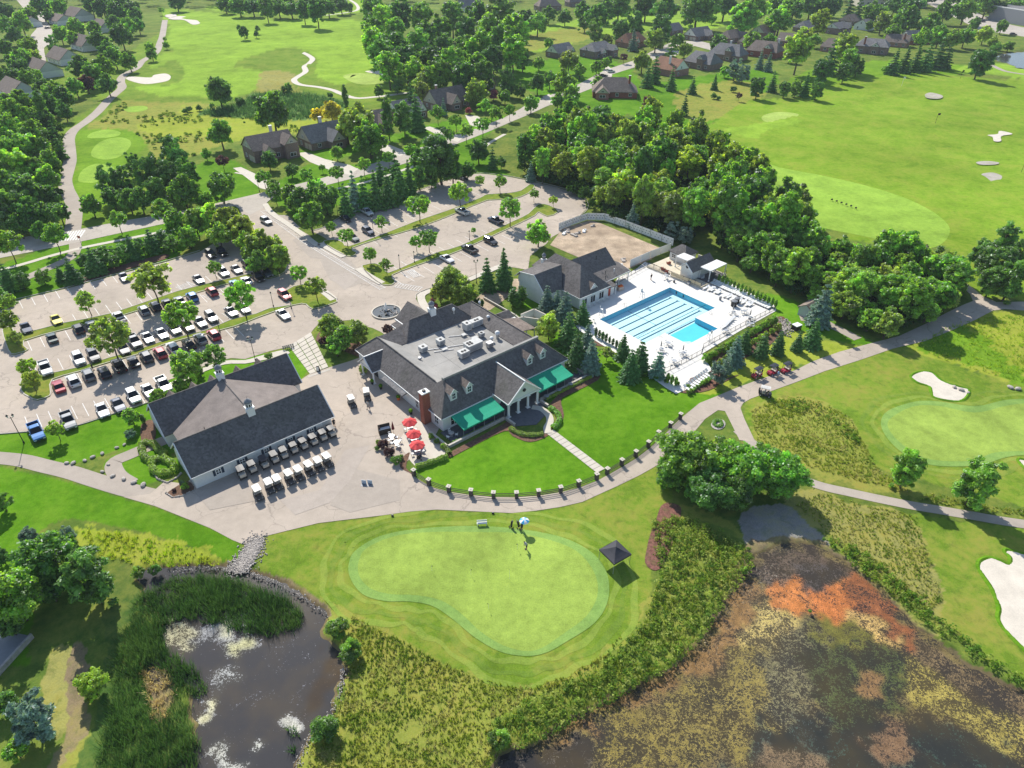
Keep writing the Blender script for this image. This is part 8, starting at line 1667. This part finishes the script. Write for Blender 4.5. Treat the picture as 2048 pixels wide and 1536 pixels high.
r_ = empty('grill_cart', at(770,866), R(22), label='wooden grill cart with silver top at the corner of the patio', cat='grill'); MB().box(0, 0, .5, 2.1, .9, .9).build('cabinet', M['darkwood'], r_); MB().box(0, .1, 1.0, 1.9, .6, .14).build('steel_top', M['white'], r_); MB().box(0, .45, 1.35, 2.1, .08, .7).build('back_panel', M['darkwood'], r_)
r_ = empty('folded_umbrella', at(787,866), 0, label='folded dark red umbrella beside the grill cart', cat='umbrella'); MB().tube((0, 0, 0), (0, 0, 2.6), .03, .03, 6).build('pole', M['darkwood'], r_); MB().lathe([(.05, .7), (.28, .9), (.16, 1.8), (.03, 2.55)], 0, 0, 9).build('folded_canopy', plain('maroon_canvas', (.16,.02,.02), .8, .06, 3), r_)
for k, (x, y) in enumerate([(890,842),(745,768),(762,778),(797,800),(822,828)]):
    r_ = empty('planter', at(x, y), 0, label=['black planter against the white end wall by the left awning','dark planter with flowers at the side porch','dark bench box under the porch wall','terracotta planter at the clubhouse side wall','black bin by the clubhouse side wall'][k], cat='planter'); MB().lathe([(.22, 0), (.34, .55), (.34, .6)], 0, 0, 10).build('pot', M['black'] if k != 3 else M['orange'], r_); MB().lathe([(.3, .58), (.42, .8), (.3, 1.05), (.05, 1.15)], 0, 0, 8).build('plant', M['lawn'], r_)
# pins on the greens
for k, (x, y) in enumerate([(864,1142),(942,1150),(1019,1158),(1019,1150),(977,1218),(1035,1098),(1952,1000-0)][:6]):
    r_ = empty('golf_flag', at(x, y), R(k*40), label=['short pin with dark flag far left on the practice green','short pin left of centre on the practice green','short pin right of centre on the practice green','second pin close beside the right of centre pin','pin lowest on the practice green','pin at the top of the practice green near the golfer'][k], cat='golf flag'); MB().tube((0, 0, 0), (0, 0, 1.1), .012, .012, 5).build('pin', M['white'], r_); MB().quad((0, 0, 1.1), (.25, 0, 1.02), (0, 0, .9)).build('flag', M['black'], r_, fix=False)
# bag stands along the range tee
for k in range(6):
    r_ = empty('range_bag_stand', at(1663+k*9.6, 402+k*3.2+(k == 5)*1), R(20), label=f'small black ball stand on the range tee, {ORD[k]} from the left', cat='ball stand', group='ball stands on the range tee')
    MB().beam((-.35, 0, 0), (0, 0, .9), .05).beam((.35, 0, 0), (0, 0, .9), .05).build('frame', M['black'], r_); MB().box(0, 0, .55, .5, .4, .3).build('basket', M['black'], r_)
for k, (x, y) in enumerate([(1803,172),(1870,248),(1920,158),(2042,345)]):
    r_ = empty('range_target', at(x, y), 0, label=['white topped target flag high on the range','dark target flag in the middle of the range','small dark target left of the far grey bunker','dark target at the right edge of the range'][k], cat='golf flag'); MB().tube((0, 0, 0), (0, 0, 4.5), .06, .06, 6).build('pin', M['black'] if k else M['white'], r_); MB().box(.5, 0, 4.0, 1.0, .05, .8).build('flag', M['white'] if k == 0 else M['black'], r_)
# dark rail fence in the hedge gap by the left lot
rail_fence('paddock_fence', gpx([(96,556),(120,549)]), 1.3, 'short dark board fence in the gap of the spruce row', 2.0, (.95, .65, .35), M['black'], pw=.14)
# ================================================================ CARS
def loft(mb, st_, close=True):
    k = len(mb.v); m_ = len(st_[0])
    for s_ in st_: mb.v += s_
    for i in range(len(st_)-1):
        for j in range(m_): mb.f.append((k+i*m_+j, k+i*m_+(j+1) % m_, k+(i+1)*m_+(j+1) % m_, k+(i+1)*m_+j))
    mb.f.append(tuple(k+j for j in range(m_))[::-1]); e = k+(len(st_)-1)*m_; mb.f.append(tuple(e+j for j in range(m_)))
def make_car(kind):
    P = {'sedan': (4.8, 1.84, .92, 1.45, (.62, -.05, -.85, -1.55, -2.05), .0), 'coupe': (4.6, 1.86, .86, 1.32, (.55, -.1, -.9, -1.7, -2.0), .0),
         'suv': (4.75, 1.9, 1.05, 1.72, (.85, .25, -1.75, -2.2, -2.2), .0), 'pickup': (5.7, 1.98, 1.12, 1.85, (1.15, .6, -.55, -.75, -.75), .0)}[kind]
    L_, W_, belt, top, gx, _ = P; hw = W_/2; h = L_/2; zb = .28 if kind != 'pickup' else .42
    r_ = empty('parked_car', (0, 0, 0), label='x', cat='car')
    hood = belt-.10; nose = belt-.24; tail = belt-.04 if kind in ('suv',) else belt-.08
    stn = [(h, zb+.12, nose-.12, .80), (h-.12, zb, nose, .92), (h-.7, zb, hood-.02, .99), (gx[0]+.15, zb, hood+.06, 1.0), (gx[0]-.6, zb, belt, 1.0), (gx[2], zb, belt, 1.0), (-h+.6, zb, tail+.02, .99), (-h+.1, zb, tail-.03, .94), (-h, zb+.14, tail-.2, .86)]
    if kind == 'pickup': stn = [(h, zb+.1, nose-.05, .84), (h-.12, zb, nose+.06, .94), (h-.7, zb, hood+.05, 1), (gx[0]+.1, zb, hood+.1, 1), (gx[0]-.5, zb, belt, 1), (-.95, zb, belt, 1), (-1.0, zb, .78, 1), (-h+.08, zb, .78, 1), (-h, zb, .76, .97)]
    S_ = []
    for x, z0, z1, k in stn:
        w_ = hw*k; S_.append([(x, -w_*.9, z0), (x, -w_, z0+.18), (x, -w_, z1-.16), (x, -w_*.9, z1), (x, w_*.9, z1), (x, w_, z1-.16), (x, w_, z0+.18), (x, w_*.9, z0)])
    mb = MB(); loft(mb, S_)
    if kind == 'pickup':
        mb.box(-1.92, hw-.07, .98, 1.86, .12, .42).box(-1.92, -hw+.07, .98, 1.86, .12, .42).box(-2.78, 0, .98, .1, W_*.96, .42)
    body = mb.build('body', M['paint'], r_)
    if kind == 'pickup': MB().box(-1.9, 0, .80, 1.78, W_-.3, .02).build('bed_liner', M['black'], r_)
    b_, tw = hw*.90, hw*.74; zr = top
    a0, a1, c1, c0 = gx[0]+.05, gx[1]-.15, gx[2], gx[3]
    if kind == 'suv': c1, c0 = -1.7, -2.15
    if kind in ('sedan', 'coupe'): c1, c0 = gx[2]-.05, gx[3]
    z0 = belt-.02
    BL = [(a0, -b_, z0), (c0, -b_, z0), (c0, b_, z0), (a0, b_, z0)]; TP = [(a1, -tw, zr-.04), (c1, -tw, zr-.04), (c1, tw, zr-.04), (a1, tw, zr-.04)]
    MB().quad(BL[0], BL[3], TP[3], TP[0]).build('windscreen', M['carglass'], r_, fix=False); MB().quad(BL[2], BL[1], TP[1], TP[2]).build('rear_window', M['carglass'], r_, fix=False)
    MB().quad(BL[1], BL[0], TP[0], TP[1]).build('side_window', M['carglass'], r_, fix=False); MB().quad(BL[3], BL[2], TP[2], TP[3]).build('side_window', M['carglass'], r_, fix=False)
    rf = MB(); rf.quad((a1+.02, -tw, zr-.04), (c1-.02, -tw, zr-.04), (c1-.02, -tw*.8, zr+.01), (a1-.06, -tw*.8, zr+.01)); rf.quad((a1-.06, -tw*.8, zr+.01), (c1-.02, -tw*.8, zr+.01), (c1-.02, tw*.8, zr+.01), (a1-.06, tw*.8, zr+.01)); rf.quad((a1-.06, tw*.8, zr+.01), (c1-.02, tw*.8, zr+.01), (c1-.02, tw, zr-.04), (a1+.02, tw, zr-.04)); rf.quad((a1+.02, -tw, zr-.04), (a1-.06, -tw*.8, zr+.01), (a1-.06, tw*.8, zr+.01), (a1+.02, tw, zr-.04))
    for q, w_ in ((BL[0], TP[0]), (BL[1], TP[1]), (BL[2], TP[2]), (BL[3], TP[3])): rf.beam(q, w_, .07)
    mx = (a1+c1)/2; rf.beam((mx, -b_-.0, z0), (mx, -tw-.0, zr-.03), .06); rf.beam((mx, b_, z0), (mx, tw, zr-.03), .06)
    rf.build('roof', M['paint'], r_, fix=False)
    wr = .36 if kind == 'pickup' else .34 if kind == 'suv' else .32
    w0 = None
    for x in (h-.92, -h+1.02):
        for sg in (-1, 1):
            if w0 is None:
                w0 = MB().tube((0, -.11, 0), (0, .11, 0), wr, wr, 14).build('wheel', M['tyre'], r_); MB().tube((0, -.12, 0), (0, .12, 0), wr*.6, wr*.6, 10).build('rim', M['steel'], w0); w_ = w0
            else: w_ = copy_tree(w0, r_)
            w_.location = (x, sg*(hw-.12), wr)
    for sg in (-1, 1):
        MB().box(h-.06, sg*hw*.66, nose-.2, .14, .36, .14).build('headlight', M['lampglass'], r_); MB().box(-h+.04, sg*hw*.72, tail-.26, .08, .26, .2).build('taillight', M['tail'], r_)
        MB().box(a0-.1, sg*(hw+.06), belt+.02, .14, .16, .12).build('mirror', M['paint'], r_)
    MB().box(h-.0, 0, zb+.2, .06, W_*.5, .16).build('grille', M['black'], r_)
    return r_
CARC = {'white': (.68,.68,.67), 'silver': (.25,.26,.27), 'grey': (.13,.14,.15), 'dark': (.04,.045,.055), 'black': (.012,.013,.015), 'navy': (.02,.035,.075), 'blue': (.03,.16,.42), 'lightblue': (.18,.34,.46), 'red': (.33,.015,.03), 'yellow': (.62,.55,.03), 'green': (.02,.045,.04)}
CN = {'dark': 'dark grey', 'lightblue': 'light blue', 'green': 'dark green'}
car_proto = {}
def car(x, y, kind, colr, head, label, group):
    if kind not in car_proto: car_proto[kind] = make_car(kind); o = car_proto[kind]
    else: o = copy_tree(car_proto[kind])
    p = at(x, y, .8); o.location = (p.x, p.y, .02); o.rotation_euler = (0, 0, R(head)); o['label'] = label; o['group'] = group; o['category'] = 'pickup' if kind == 'pickup' else 'car'
    for c in o.children:
        if c.name.split('.')[0] in ('body', 'roof', 'mirror'): c.color = (*CARC[colr], 1)
    o.name = 'pickup_truck' if kind == 'pickup' else 'parked_car'
    return o
DN, UP = -50.5, 129.5
def lot(rows, rowname, head, group):
    for i, (x, y, k, c) in enumerate(rows):
        kn = {'suv': 'SUV', 'sedan': 'sedan', 'coupe': 'coupe', 'pickup': 'pickup'}[k]
        car(x, y, k, c, head+rnd.uniform(-1.5, 1.5), f'{CN.get(c, c)} {kn}, {ORD[i]} car from the left in {rowname}', group)
Z5 = lambda L_: [(x/4, 384+y/4, k, c) for x, y, k, c in L_]
lot(Z5([(990,675,'sedan','silver'),(1685,492,'suv','black'),(1775,478,'suv','black'),(2130,640,'suv','grey')]), 'the back row under the trees', DN, 'cars in the back row of the left lot')
lot(Z5([(205,1080,'sedan','navy'),(445,1012,'coupe','yellow'),(1585,692,'sedan','silver'),(1785,637,'suv','white'),(1890,612,'sedan','silver'),(1985,582,'suv','black')]), 'the row above the upper planted strip', DN, 'cars above the upper planted strip')
lot(Z5([(412,1158,'sedan','green'),(625,1088,'suv','black'),(730,1058,'sedan','silver'),(952,1000,'pickup','white'),(1150,940,'suv','silver'),(1240,908,'suv','black'),(1335,882,'sedan','black'),(1435,862,'sedan','silver'),(1535,832,'suv','blue'),(1692,790,'suv','red'),(1880,728,'sedan','lightblue'),(1970,702,'sedan','white'),(2060,670,'sedan','black')]), 'the row below the upper planted strip', UP, 'cars below the upper planted strip')
lot(Z5([(362,1405,'pickup','white'),(628,1328,'suv','white'),(745,1302,'suv','dark'),(985,1245,'sedan','dark'),(1075,1190,'pickup','grey'),(1180,1158,'sedan','white'),(1293,1125,'sedan','white'),(1395,1090,'suv','silver'),(1500,1068,'suv','black'),(1600,1032,'sedan','silver'),(1690,995,'suv','grey'),(1847,950,'sedan','silver'),(1950,925,'sedan','grey')]), 'the row above the lower planted strip', DN, 'cars above the lower planted strip')
lot(Z5([(465,1545,'sedan','red'),(585,1502,'suv','white'),(705,1455,'suv','grey'),(832,1438,'suv','black'),(950,1385,'pickup','black'),(1065,1350,'sedan','black'),(1168,1310,'suv','dark'),(1278,1280,'suv','red'),(1383,1240,'suv','white'),(1507,1210,'sedan','black'),(1600,1168,'suv','silver'),(1708,1135,'suv','red')]), 'the row below the lower planted strip', UP, 'cars below the lower planted strip')
lot([(72,862,'pickup','blue'),(136,840,'pickup','silver'),(204,818,'sedan','white'),(236,808,'sedan','navy'),(266,791,'suv','white'),(296,779,'sedan','white'),(327,768,'pickup','white')], 'the front row by the lawn', DN, 'cars in the front row of the left lot')
car(569,589,'suv','red',DN,'red SUV beside the planted corner near the drive','cars near the drive'); car(566,627,'sedan','white',DN,'white sedan alone at the near end of the lower lot','cars near the drive'); car(516,553,'suv','black',DN,'black SUV in the shade of the corner trees','cars near the drive'); car(532,441,'suv','silver',DN+4,'silver SUV driving down the entrance drive','cars near the drive')
for i, (x, y, k, c, l_) in enumerate([(733,423,'pickup','white','white pickup at the hedge of the right lot'),(691,436,'sedan','black','black sedan in the shade at the top of the right lot'),(736,461,'suv','navy','navy SUV beside the lamp post in the right lot'),(706,474,'sedan','green','dark green car half hidden by the tree at the strip end'),(924,422,'pickup','white','white pickup by the upper strip of the right lot'),(991,440,'pickup','navy','navy pickup alone in the middle of the right lot'),(981,481,'suv','black','black SUV on the lane side of the right lot'),(939,497,'pickup','dark','dark pickup next to the black SUV in the right lot'),(894,516,'sedan','white','white sedan in the lane side row of the right lot'),(925,354,'sedan','dark','dark car in the far corner of the right lot')]):
    car(x, y, k, c, DN if k != 'pickup' or i in (0,) else UP, l_, 'cars in the right lot')
car(1222,142,'suv','white',20,'white SUV parked on the cul de sac','cars on the estate streets'); car(1207,150,'sedan','black',20,'black car parked on the cul de sac','cars on the estate streets'); car(95,55,'sedan','dark',60,'dark car driving down the top left street','cars on the estate streets')
for i, (x, y) in enumerate([(1975,35),(1985,33),(1996,36),(2010,32),(1966,42),(2022,38),(2034,36),(1958,36),(2027,68)]): car(x, y, 'sedan' if i % 2 else 'suv', ['white','dark','silver','red','black','white','navy','grey','black'][i], 20 if i < 8 else -5, f'{["white","dark","silver","red","black","white","navy","grey","black"][i]} car in the far lot at the top right, {ORD[i]} listed from its left' if i < 8 else 'black car on the far road at the top right', 'cars in the far lot')
# ================================================================ GOLF CARTS
def make_cart(roofc, bodyc, enclosure):
    r_ = empty('golf_cart', (0, 0, 0), label='x', cat='golf cart')
    S_ = []
    for x, z0, z1, w_ in ((1.15,.25,.45,.42),(1.0,.22,.72,.52),(.55,.22,.82,.56),(.45,.22,.38,.58),(-.15,.22,.36,.58),(-.2,.22,.62,.58),(-1.0,.25,.66,.56),(-1.15,.3,.5,.5)):
        S_.append([(x,-w_,z0),(x,-w_,z1-.06),(x,-w_*.9,z1),(x,w_*.9,z1),(x,w_,z1-.06),(x,w_,z0)])
    mb = MB(); loft(mb, S_); o = mb.build('body', M['plastic'], r_); o.color = (*bodyc, 1)
    MB().box(-.28, 0, .70, .48, 1.05, .14).build('seat', M['concrete'] , r_); MB().box(-.55, 0, .98, .12, 1.05, .42).build('backrest', M['concrete'], r_)
    for x, tx in ((.62, .48), (-.82, -.72)):
        for sg in (-1, 1): MB().beam((x, sg*.52, .55), (tx, sg*.5, 1.82), .04).build('post', M['black'], r_)
    rf = MB(); n = 5
    loft(rf, [[(x, -w_, 1.82), (x, -w_*.95, 1.88), (x, 0, 1.93), (x, w_*.95, 1.88), (x, w_, 1.82), (x, 0, 1.80)] for x, w_ in ((.72, .5), (.6, .58), (-.9, .58), (-1.02, .5))]); o = rf.build('roof', M['plastic'], r_); o.color = (*roofc, 1)
    for k in (-.36, -.12, .12, .36): MB().box(-.15, k, 1.925-abs(k)*.1, 1.4, .05, .03).build('roof_rib', M['plastic'], r_).color = tuple(c*.8 for c in roofc)+(1,)
    MB().quad((.66, -.5, .85), (.66, .5, .85), (.52, .48, 1.8), (.52, -.48, 1.8)).build('windscreen', M['jetglass'], r_, fix=False)
    MB().tube((.42, .25, .82), (.3, .25, .98), .17, .17, 10).build('steering_wheel', M['black'], r_)
    if enclosure: MB().box(-1.05, 0, .95, .45, .95, .55).build('bag_cover', M['concrete'], r_)
    else:
        for sg in (-.25, .25): MB().tube((-1.1, sg, .45), (-1.2, sg, 1.25), .13, .15, 8).build('golf_bag', M['black'], r_)
    w0 = None
    for x in (.78, -.78):
        for sg in (-1, 1):
            if w0 is None: w0 = MB().tube((0, -.1, 0), (0, .1, 0), .23, .23, 12).build('wheel', M['tyre'], r_); MB().tube((0, -.11, 0), (0, .11, 0), .12, .12, 8).build('rim', M['white'], w0); w_ = w0
            else: w_ = copy_tree(w0, r_)
            w_.location = (x, sg*.5, .23)
    for sg in (-1, 1): MB().box(1.1, sg*.3, .5, .06, .14, .08).build('headlight', M['lampglass'], r_)
    return r_
M['jetglass'] = water_sheet_material('clear_plastic', (0.8, 0.82, 0.82))
ca = make_cart((.028,.03,.04), (.03,.03,.035), True); cb = make_cart((.62,.60,.55), (.05,.05,.055), False); cr = make_cart((.03,.035,.045), (.38,.02,.05), False)
fa, fb, fcr = [True], [True], [True]
BZ = lambda x, y: (280+x/5.12, 690+y/5.12)
for i, (x, y) in enumerate([(1030,1290),(1137,1235),(1262,1190),(1365,1138),(1462,1092),(1562,1040),(1660,1000),(1762,958),(1862,912),(1950,872)]):
    p = at(*BZ(x, y), 1.1); put(ca, (p.x, p.y, .02), R(128+rnd.uniform(-3, 3)), f'black roofed golf cart with beige cover, {ORD[i]} from the left along the barn wall', 'golf carts along the barn wall', fa)
for i, (x, y) in enumerate([(1203,1500),(1322,1432),(1407,1395),(1527,1340),(1625,1300),(1732,1250),(1828,1210),(1918,1165)]):
    p = at(*BZ(x, y), 1.2); put(cb, (p.x, p.y, .02), R(-52+rnd.uniform(-5, 5)), f'white roofed golf cart, {ORD[i]} from the left in the front row', 'white roofed golf carts in the front row', fb)
for x, y, rz, l_ in ((704,806,-60,'white roofed golf cart on the yard, left of the pair near the clubhouse'),(734,792,-75,'golf cart with loaded bags on the yard, right of the pair near the clubhouse'),(1531,786,-25,'dark golf cart parked at the edge of the path right of the lawn')):
    p = at(x, y, .6); put(cb, (p.x, p.y, .02), R(rz), l_, 'single golf carts', fb)
for i, (x, y) in enumerate([(1514,748),(1545,742),(1572,738)]):
    p = at(x, y, .6); put(cr, (p.x, p.y, .02), R(215), f'red golf cart with black roof, {ORD[i]} from the left beside the path under the spruces', 'red golf carts by the path', fcr)
# ================================================================ PEOPLE
def person(x, y, rz, top, trou, label, pose='stand', z=0.0, hat=None):
    r_ = empty('person', at(x, y, z), R(rz), label=label, cat='person')
    V = [(0,0,.95),(0,0,1.15),(0,0,1.38),(0,0,1.50),(0,0,1.60),(0,0,1.72),(0,-.09,.90),(0,-.10,.50),(.02,-.10,.08),(.16,-.10,.04),(0,.09,.90),(0,.10,.50),(.02,.10,.08),(.16,.10,.04),(0,-.19,1.40),(.02,-.24,1.12),(.08,-.25,.88),(.10,-.25,.80),(0,.19,1.40),(.02,.24,1.12),(.08,.25,.88),(.10,.25,.80)]
    Rd = [.14,.13,.15,.055,.085,.07,.085,.06,.045,.035,.085,.06,.045,.035,.06,.042,.033,.035,.06,.042,.033,.035]
    E_ = [(0,1),(1,2),(2,3),(3,4),(4,5),(0,6),(6,7),(7,8),(8,9),(0,10),(10,11),(11,12),(12,13),(2,14),(14,15),(15,16),(16,17),(2,18),(18,19),(19,20),(20,21)]
    V = [Vector(v) for v in V]
    if pose == 'walk': V[7] += Vector((.18,0,0)); V[8] += Vector((.28,0,0)); V[9] += Vector((.28,0,0)); V[11] += Vector((-.06,0,0)); V[12] += Vector((-.3,0,.06)); V[13] += Vector((-.3,0,.02)); V[16] += Vector((.1,0,.1)); V[17] += Vector((.12,0,.12))
    if pose in ('putt',):
        for i in (1,2,3,4,5,14,18): V[i] += Vector(((V[i].z-.9)*.45,0,-(V[i].z-.9)*.12))
        V[15] = Vector((.30,-.14,1.0)); V[16] = Vector((.38,-.04,.82)); V[17] = Vector((.4,-.02,.76)); V[19] = Vector((.30,.14,1.0)); V[20] = Vector((.38,.04,.82)); V[21] = Vector((.4,.02,.76))
    if pose == 'hold': V[15] = Vector((.12,-.22,1.22)); V[16] = Vector((.25,-.10,1.35)); V[17] = Vector((.27,-.06,1.42)); 
    if pose == 'sit':
        for i in range(0,6): V[i] += Vector((0,0,-.42))
        for i in (14,15,16,17,18,19,20,21): V[i] += Vector((.05 if i % 4 else 0,0,-.42))
        for a, sg in ((6,-1),(10,1)): V[a] = Vector((.05,sg*.09,.52)); V[a+1] = Vector((.45,sg*.11,.52)); V[a+2] = Vector((.48,sg*.11,.1)); V[a+3] = Vector((.6,sg*.11,.05))
    me = bpy.data.meshes.new('body'); me.from_pydata([tuple(v) for v in V], E_, []); o = bpy.data.objects.new('body', me); COL.objects.link(o); o.parent = r_
    sk = o.modifiers.new('skin', 'SKIN'); lay = me.skin_vertices[0].data if me.skin_vertices else None
    if lay is None:
        bm = bmesh.new(); bm.from_mesh(me); bm.verts.layers.skin.verify(); bm.to_mesh(me); bm.free(); lay = me.skin_vertices[0].data
    for i, q in enumerate(lay): q.radius = (Rd[i], Rd[i]); q.use_root = (i == 0)
    o.modifiers.new('sub', 'SUBSURF').levels = 1; o.modifiers['sub'].render_levels = 1; me.materials.append(M['skin'])
    def cyl(name, mat, segs, colr):
        mb = MB()
        for a, b_, ra, rb in segs: mb.tube(V[a] if isinstance(a, int) else a, V[b_] if isinstance(b_, int) else b_, ra, rb, 10)
        c = mb.build(name, mat, r_, smooth_=True); c.color = (*colr, 1); return c
    up = V[0]-Vector((0,0,.04))
    cyl('shirt', M['cloth'], [(up, 1, .17, .155), (1, 2, .155, .17), (2, 3, .17, .07), (2, 14, .09, .085), (2, 18, .09, .085), (14, 15, .085, .065), (18, 19, .085, .065)], top)
    cyl('trousers', M['cloth'], [(V[0]+Vector((0,0,.05)), 0, .165, .17), (0, 6, .13, .12), (0, 10, .13, .12), (6, 7, .115, .085), (10, 11, .115, .085)], trou)
    h = V[5]; mb = MB().lathe([(.09, 0), (.105, .06), (.07, .13), (.01, .15)], h.x-.01, h.y, 10); hh = mb.build('hat' if hat else 'hair', M['cloth'] if hat else M['hair'], r_, smooth_=True, loc=(0, 0, h.z-.06)); hh.color = (*(hat or (.04,.03,.02)), 1)
    sh = MB()
    for i in (9, 13): sh.box(V[i].x-.05, V[i].y, max(.04, V[i].z), .27, .1, .08)
    c = sh.build('shoes', M['cloth'], r_); c.color = (.05, .05, .05, 1)
    return r_, V
person(669,853,-60,(.03,.03,.035),(.03,.03,.04),'person in black standing at the right corner of the cart barn')
gp, V = person(1044,1060,150,(.05,.05,.06),(.04,.04,.05),'golfer in dark clothes bending under the blue and white umbrella','hold')
u_ = empty('golf_umbrella', at(1047,1060)+Vector((.1, 0, 1.1)), 0, label='blue and white golf umbrella held above the golfer', cat='umbrella'); MB().tube((0, 0, 0), (0, 0, 1.1), .015, .015, 6).build('shaft', M['black'], u_)
for k in range(8):
    mb = MB(); a, b_ = k*math.pi/4, (k+1)*math.pi/4
    for j in range(3):
        r0, r1 = .75*j/3, .75*(j+1)/3; f = lambda r: 1.12-.32*(r/.75)**2
        mb.quad((math.cos(a)*r0, math.sin(a)*r0, f(r0)), (math.cos(a)*r1, math.sin(a)*r1, f(r1)), (math.cos(b_)*r1, math.sin(b_)*r1, f(r1)), (math.cos(b_)*r0, math.sin(b_)*r0, f(r0)))
    mb.build('panel', M['blue_cloth'] if k % 2 else M['white'], u_, fix=False)
person(1053,1098,200,(.45,.45,.48),(.04,.04,.05),'golfer in grey shirt putting on the practice green','putt')
def trolley(x, y, rz, label):
    r_ = empty('golf_trolley', at(x, y), R(rz), label=label, cat='golf trolley'); MB().tube((-.1, 0, .2), (.15, 0, 1.15), .15, .17, 10).build('golf_bag', M['black'], r_); MB().beam((0, 0, .1), (.6, 0, 1.0), .03).beam((-.1, -.3, .15), (-.1, .3, .15), .03).build('frame', M['steel'], r_)
    for sg in (-1, 1): MB().tube((-.1, sg*.3, .15), (-.1, sg*.34, .15), .15, .15, 12).build('wheel', M['tyre'], r_)
    for k in range(4): MB().beam((.15+.05*k, -.06+.04*k, 1.1), (.2+.05*k, -.08+.05*k, 1.35), .03).build('golf_club', M['steel'], r_)
trolley(1023,1055,60,'golf trolley with upright bag left of the umbrella golfer'); trolley(1037,1055,130,'golf trolley right beside the umbrella golfer')
person(1302,560,120,(.02,.02,.025),(.10,.10,.12),'person in black walking on the far pool deck','walk',.06)
person(1555,756,200,(.20,.35,.55),(.4,.4,.42),'person in light blue beside the red golf carts','stand'); person(402,748,30,(.55,.25,.2),(.3,.2,.15),'person loading the open silver SUV'); person(737,817,250,(.45,.45,.42),(.3,.28,.25),'person with pale shirt beside the loaded golf cart','walk')
person(187,741,40,(.03,.03,.04),(.04,.04,.05),'person in dark clothes between the cars of the lower strip'); person(836,922,20,(.04,.04,.05),(.04,.04,.05),'person seated under the red umbrella nearest the lawn','sit'); person(842,918,140,(.05,.05,.10),(.04,.04,.05),'second person seated under the red umbrella nearest the lawn','sit')
person(1515,757,215,(.05,.05,.06),(.04,.04,.05),'driver seated in the leftmost red golf cart','sit',.35); person(1529,789,-25,(.5,.5,.5),(.1,.1,.1),'driver seated in the dark cart at the path edge','sit',.35)
person(760,868,40,(.05,.04,.04),(.05,.05,.05),'person standing left of the wooden grill cart')
# ================================================================ AIR
me = bpy.data.meshes.new('haze'); bm = bmesh.new(); bmesh.ops.create_cube(bm, size=1.0); bm.to_mesh(me); bm.free()
o = bpy.data.objects.new('haze', me); COL.objects.link(o); o.scale = (24000, 24000, 84); o.location = (0, 0, 38.0); o['kind'] = 'stuff'; o['label'] = 'thin summer haze in the air'
m = bpy.data.materials.new('summer_haze'); m.use_nodes = True; t = m.node_tree; t.nodes.clear(); pv = N(t, 'ShaderNodeVolumePrincipled'); pv.inputs['Color'].default_value = (0.80, 0.88, 1.0, 1); pv.inputs['Density'].default_value = 0.00011; pv.inputs['Anisotropy'].default_value = 0.0
ou = N(t, 'ShaderNodeOutputMaterial'); t.links.new(pv.outputs[0], ou.inputs['Volume']); me.materials.append(m)
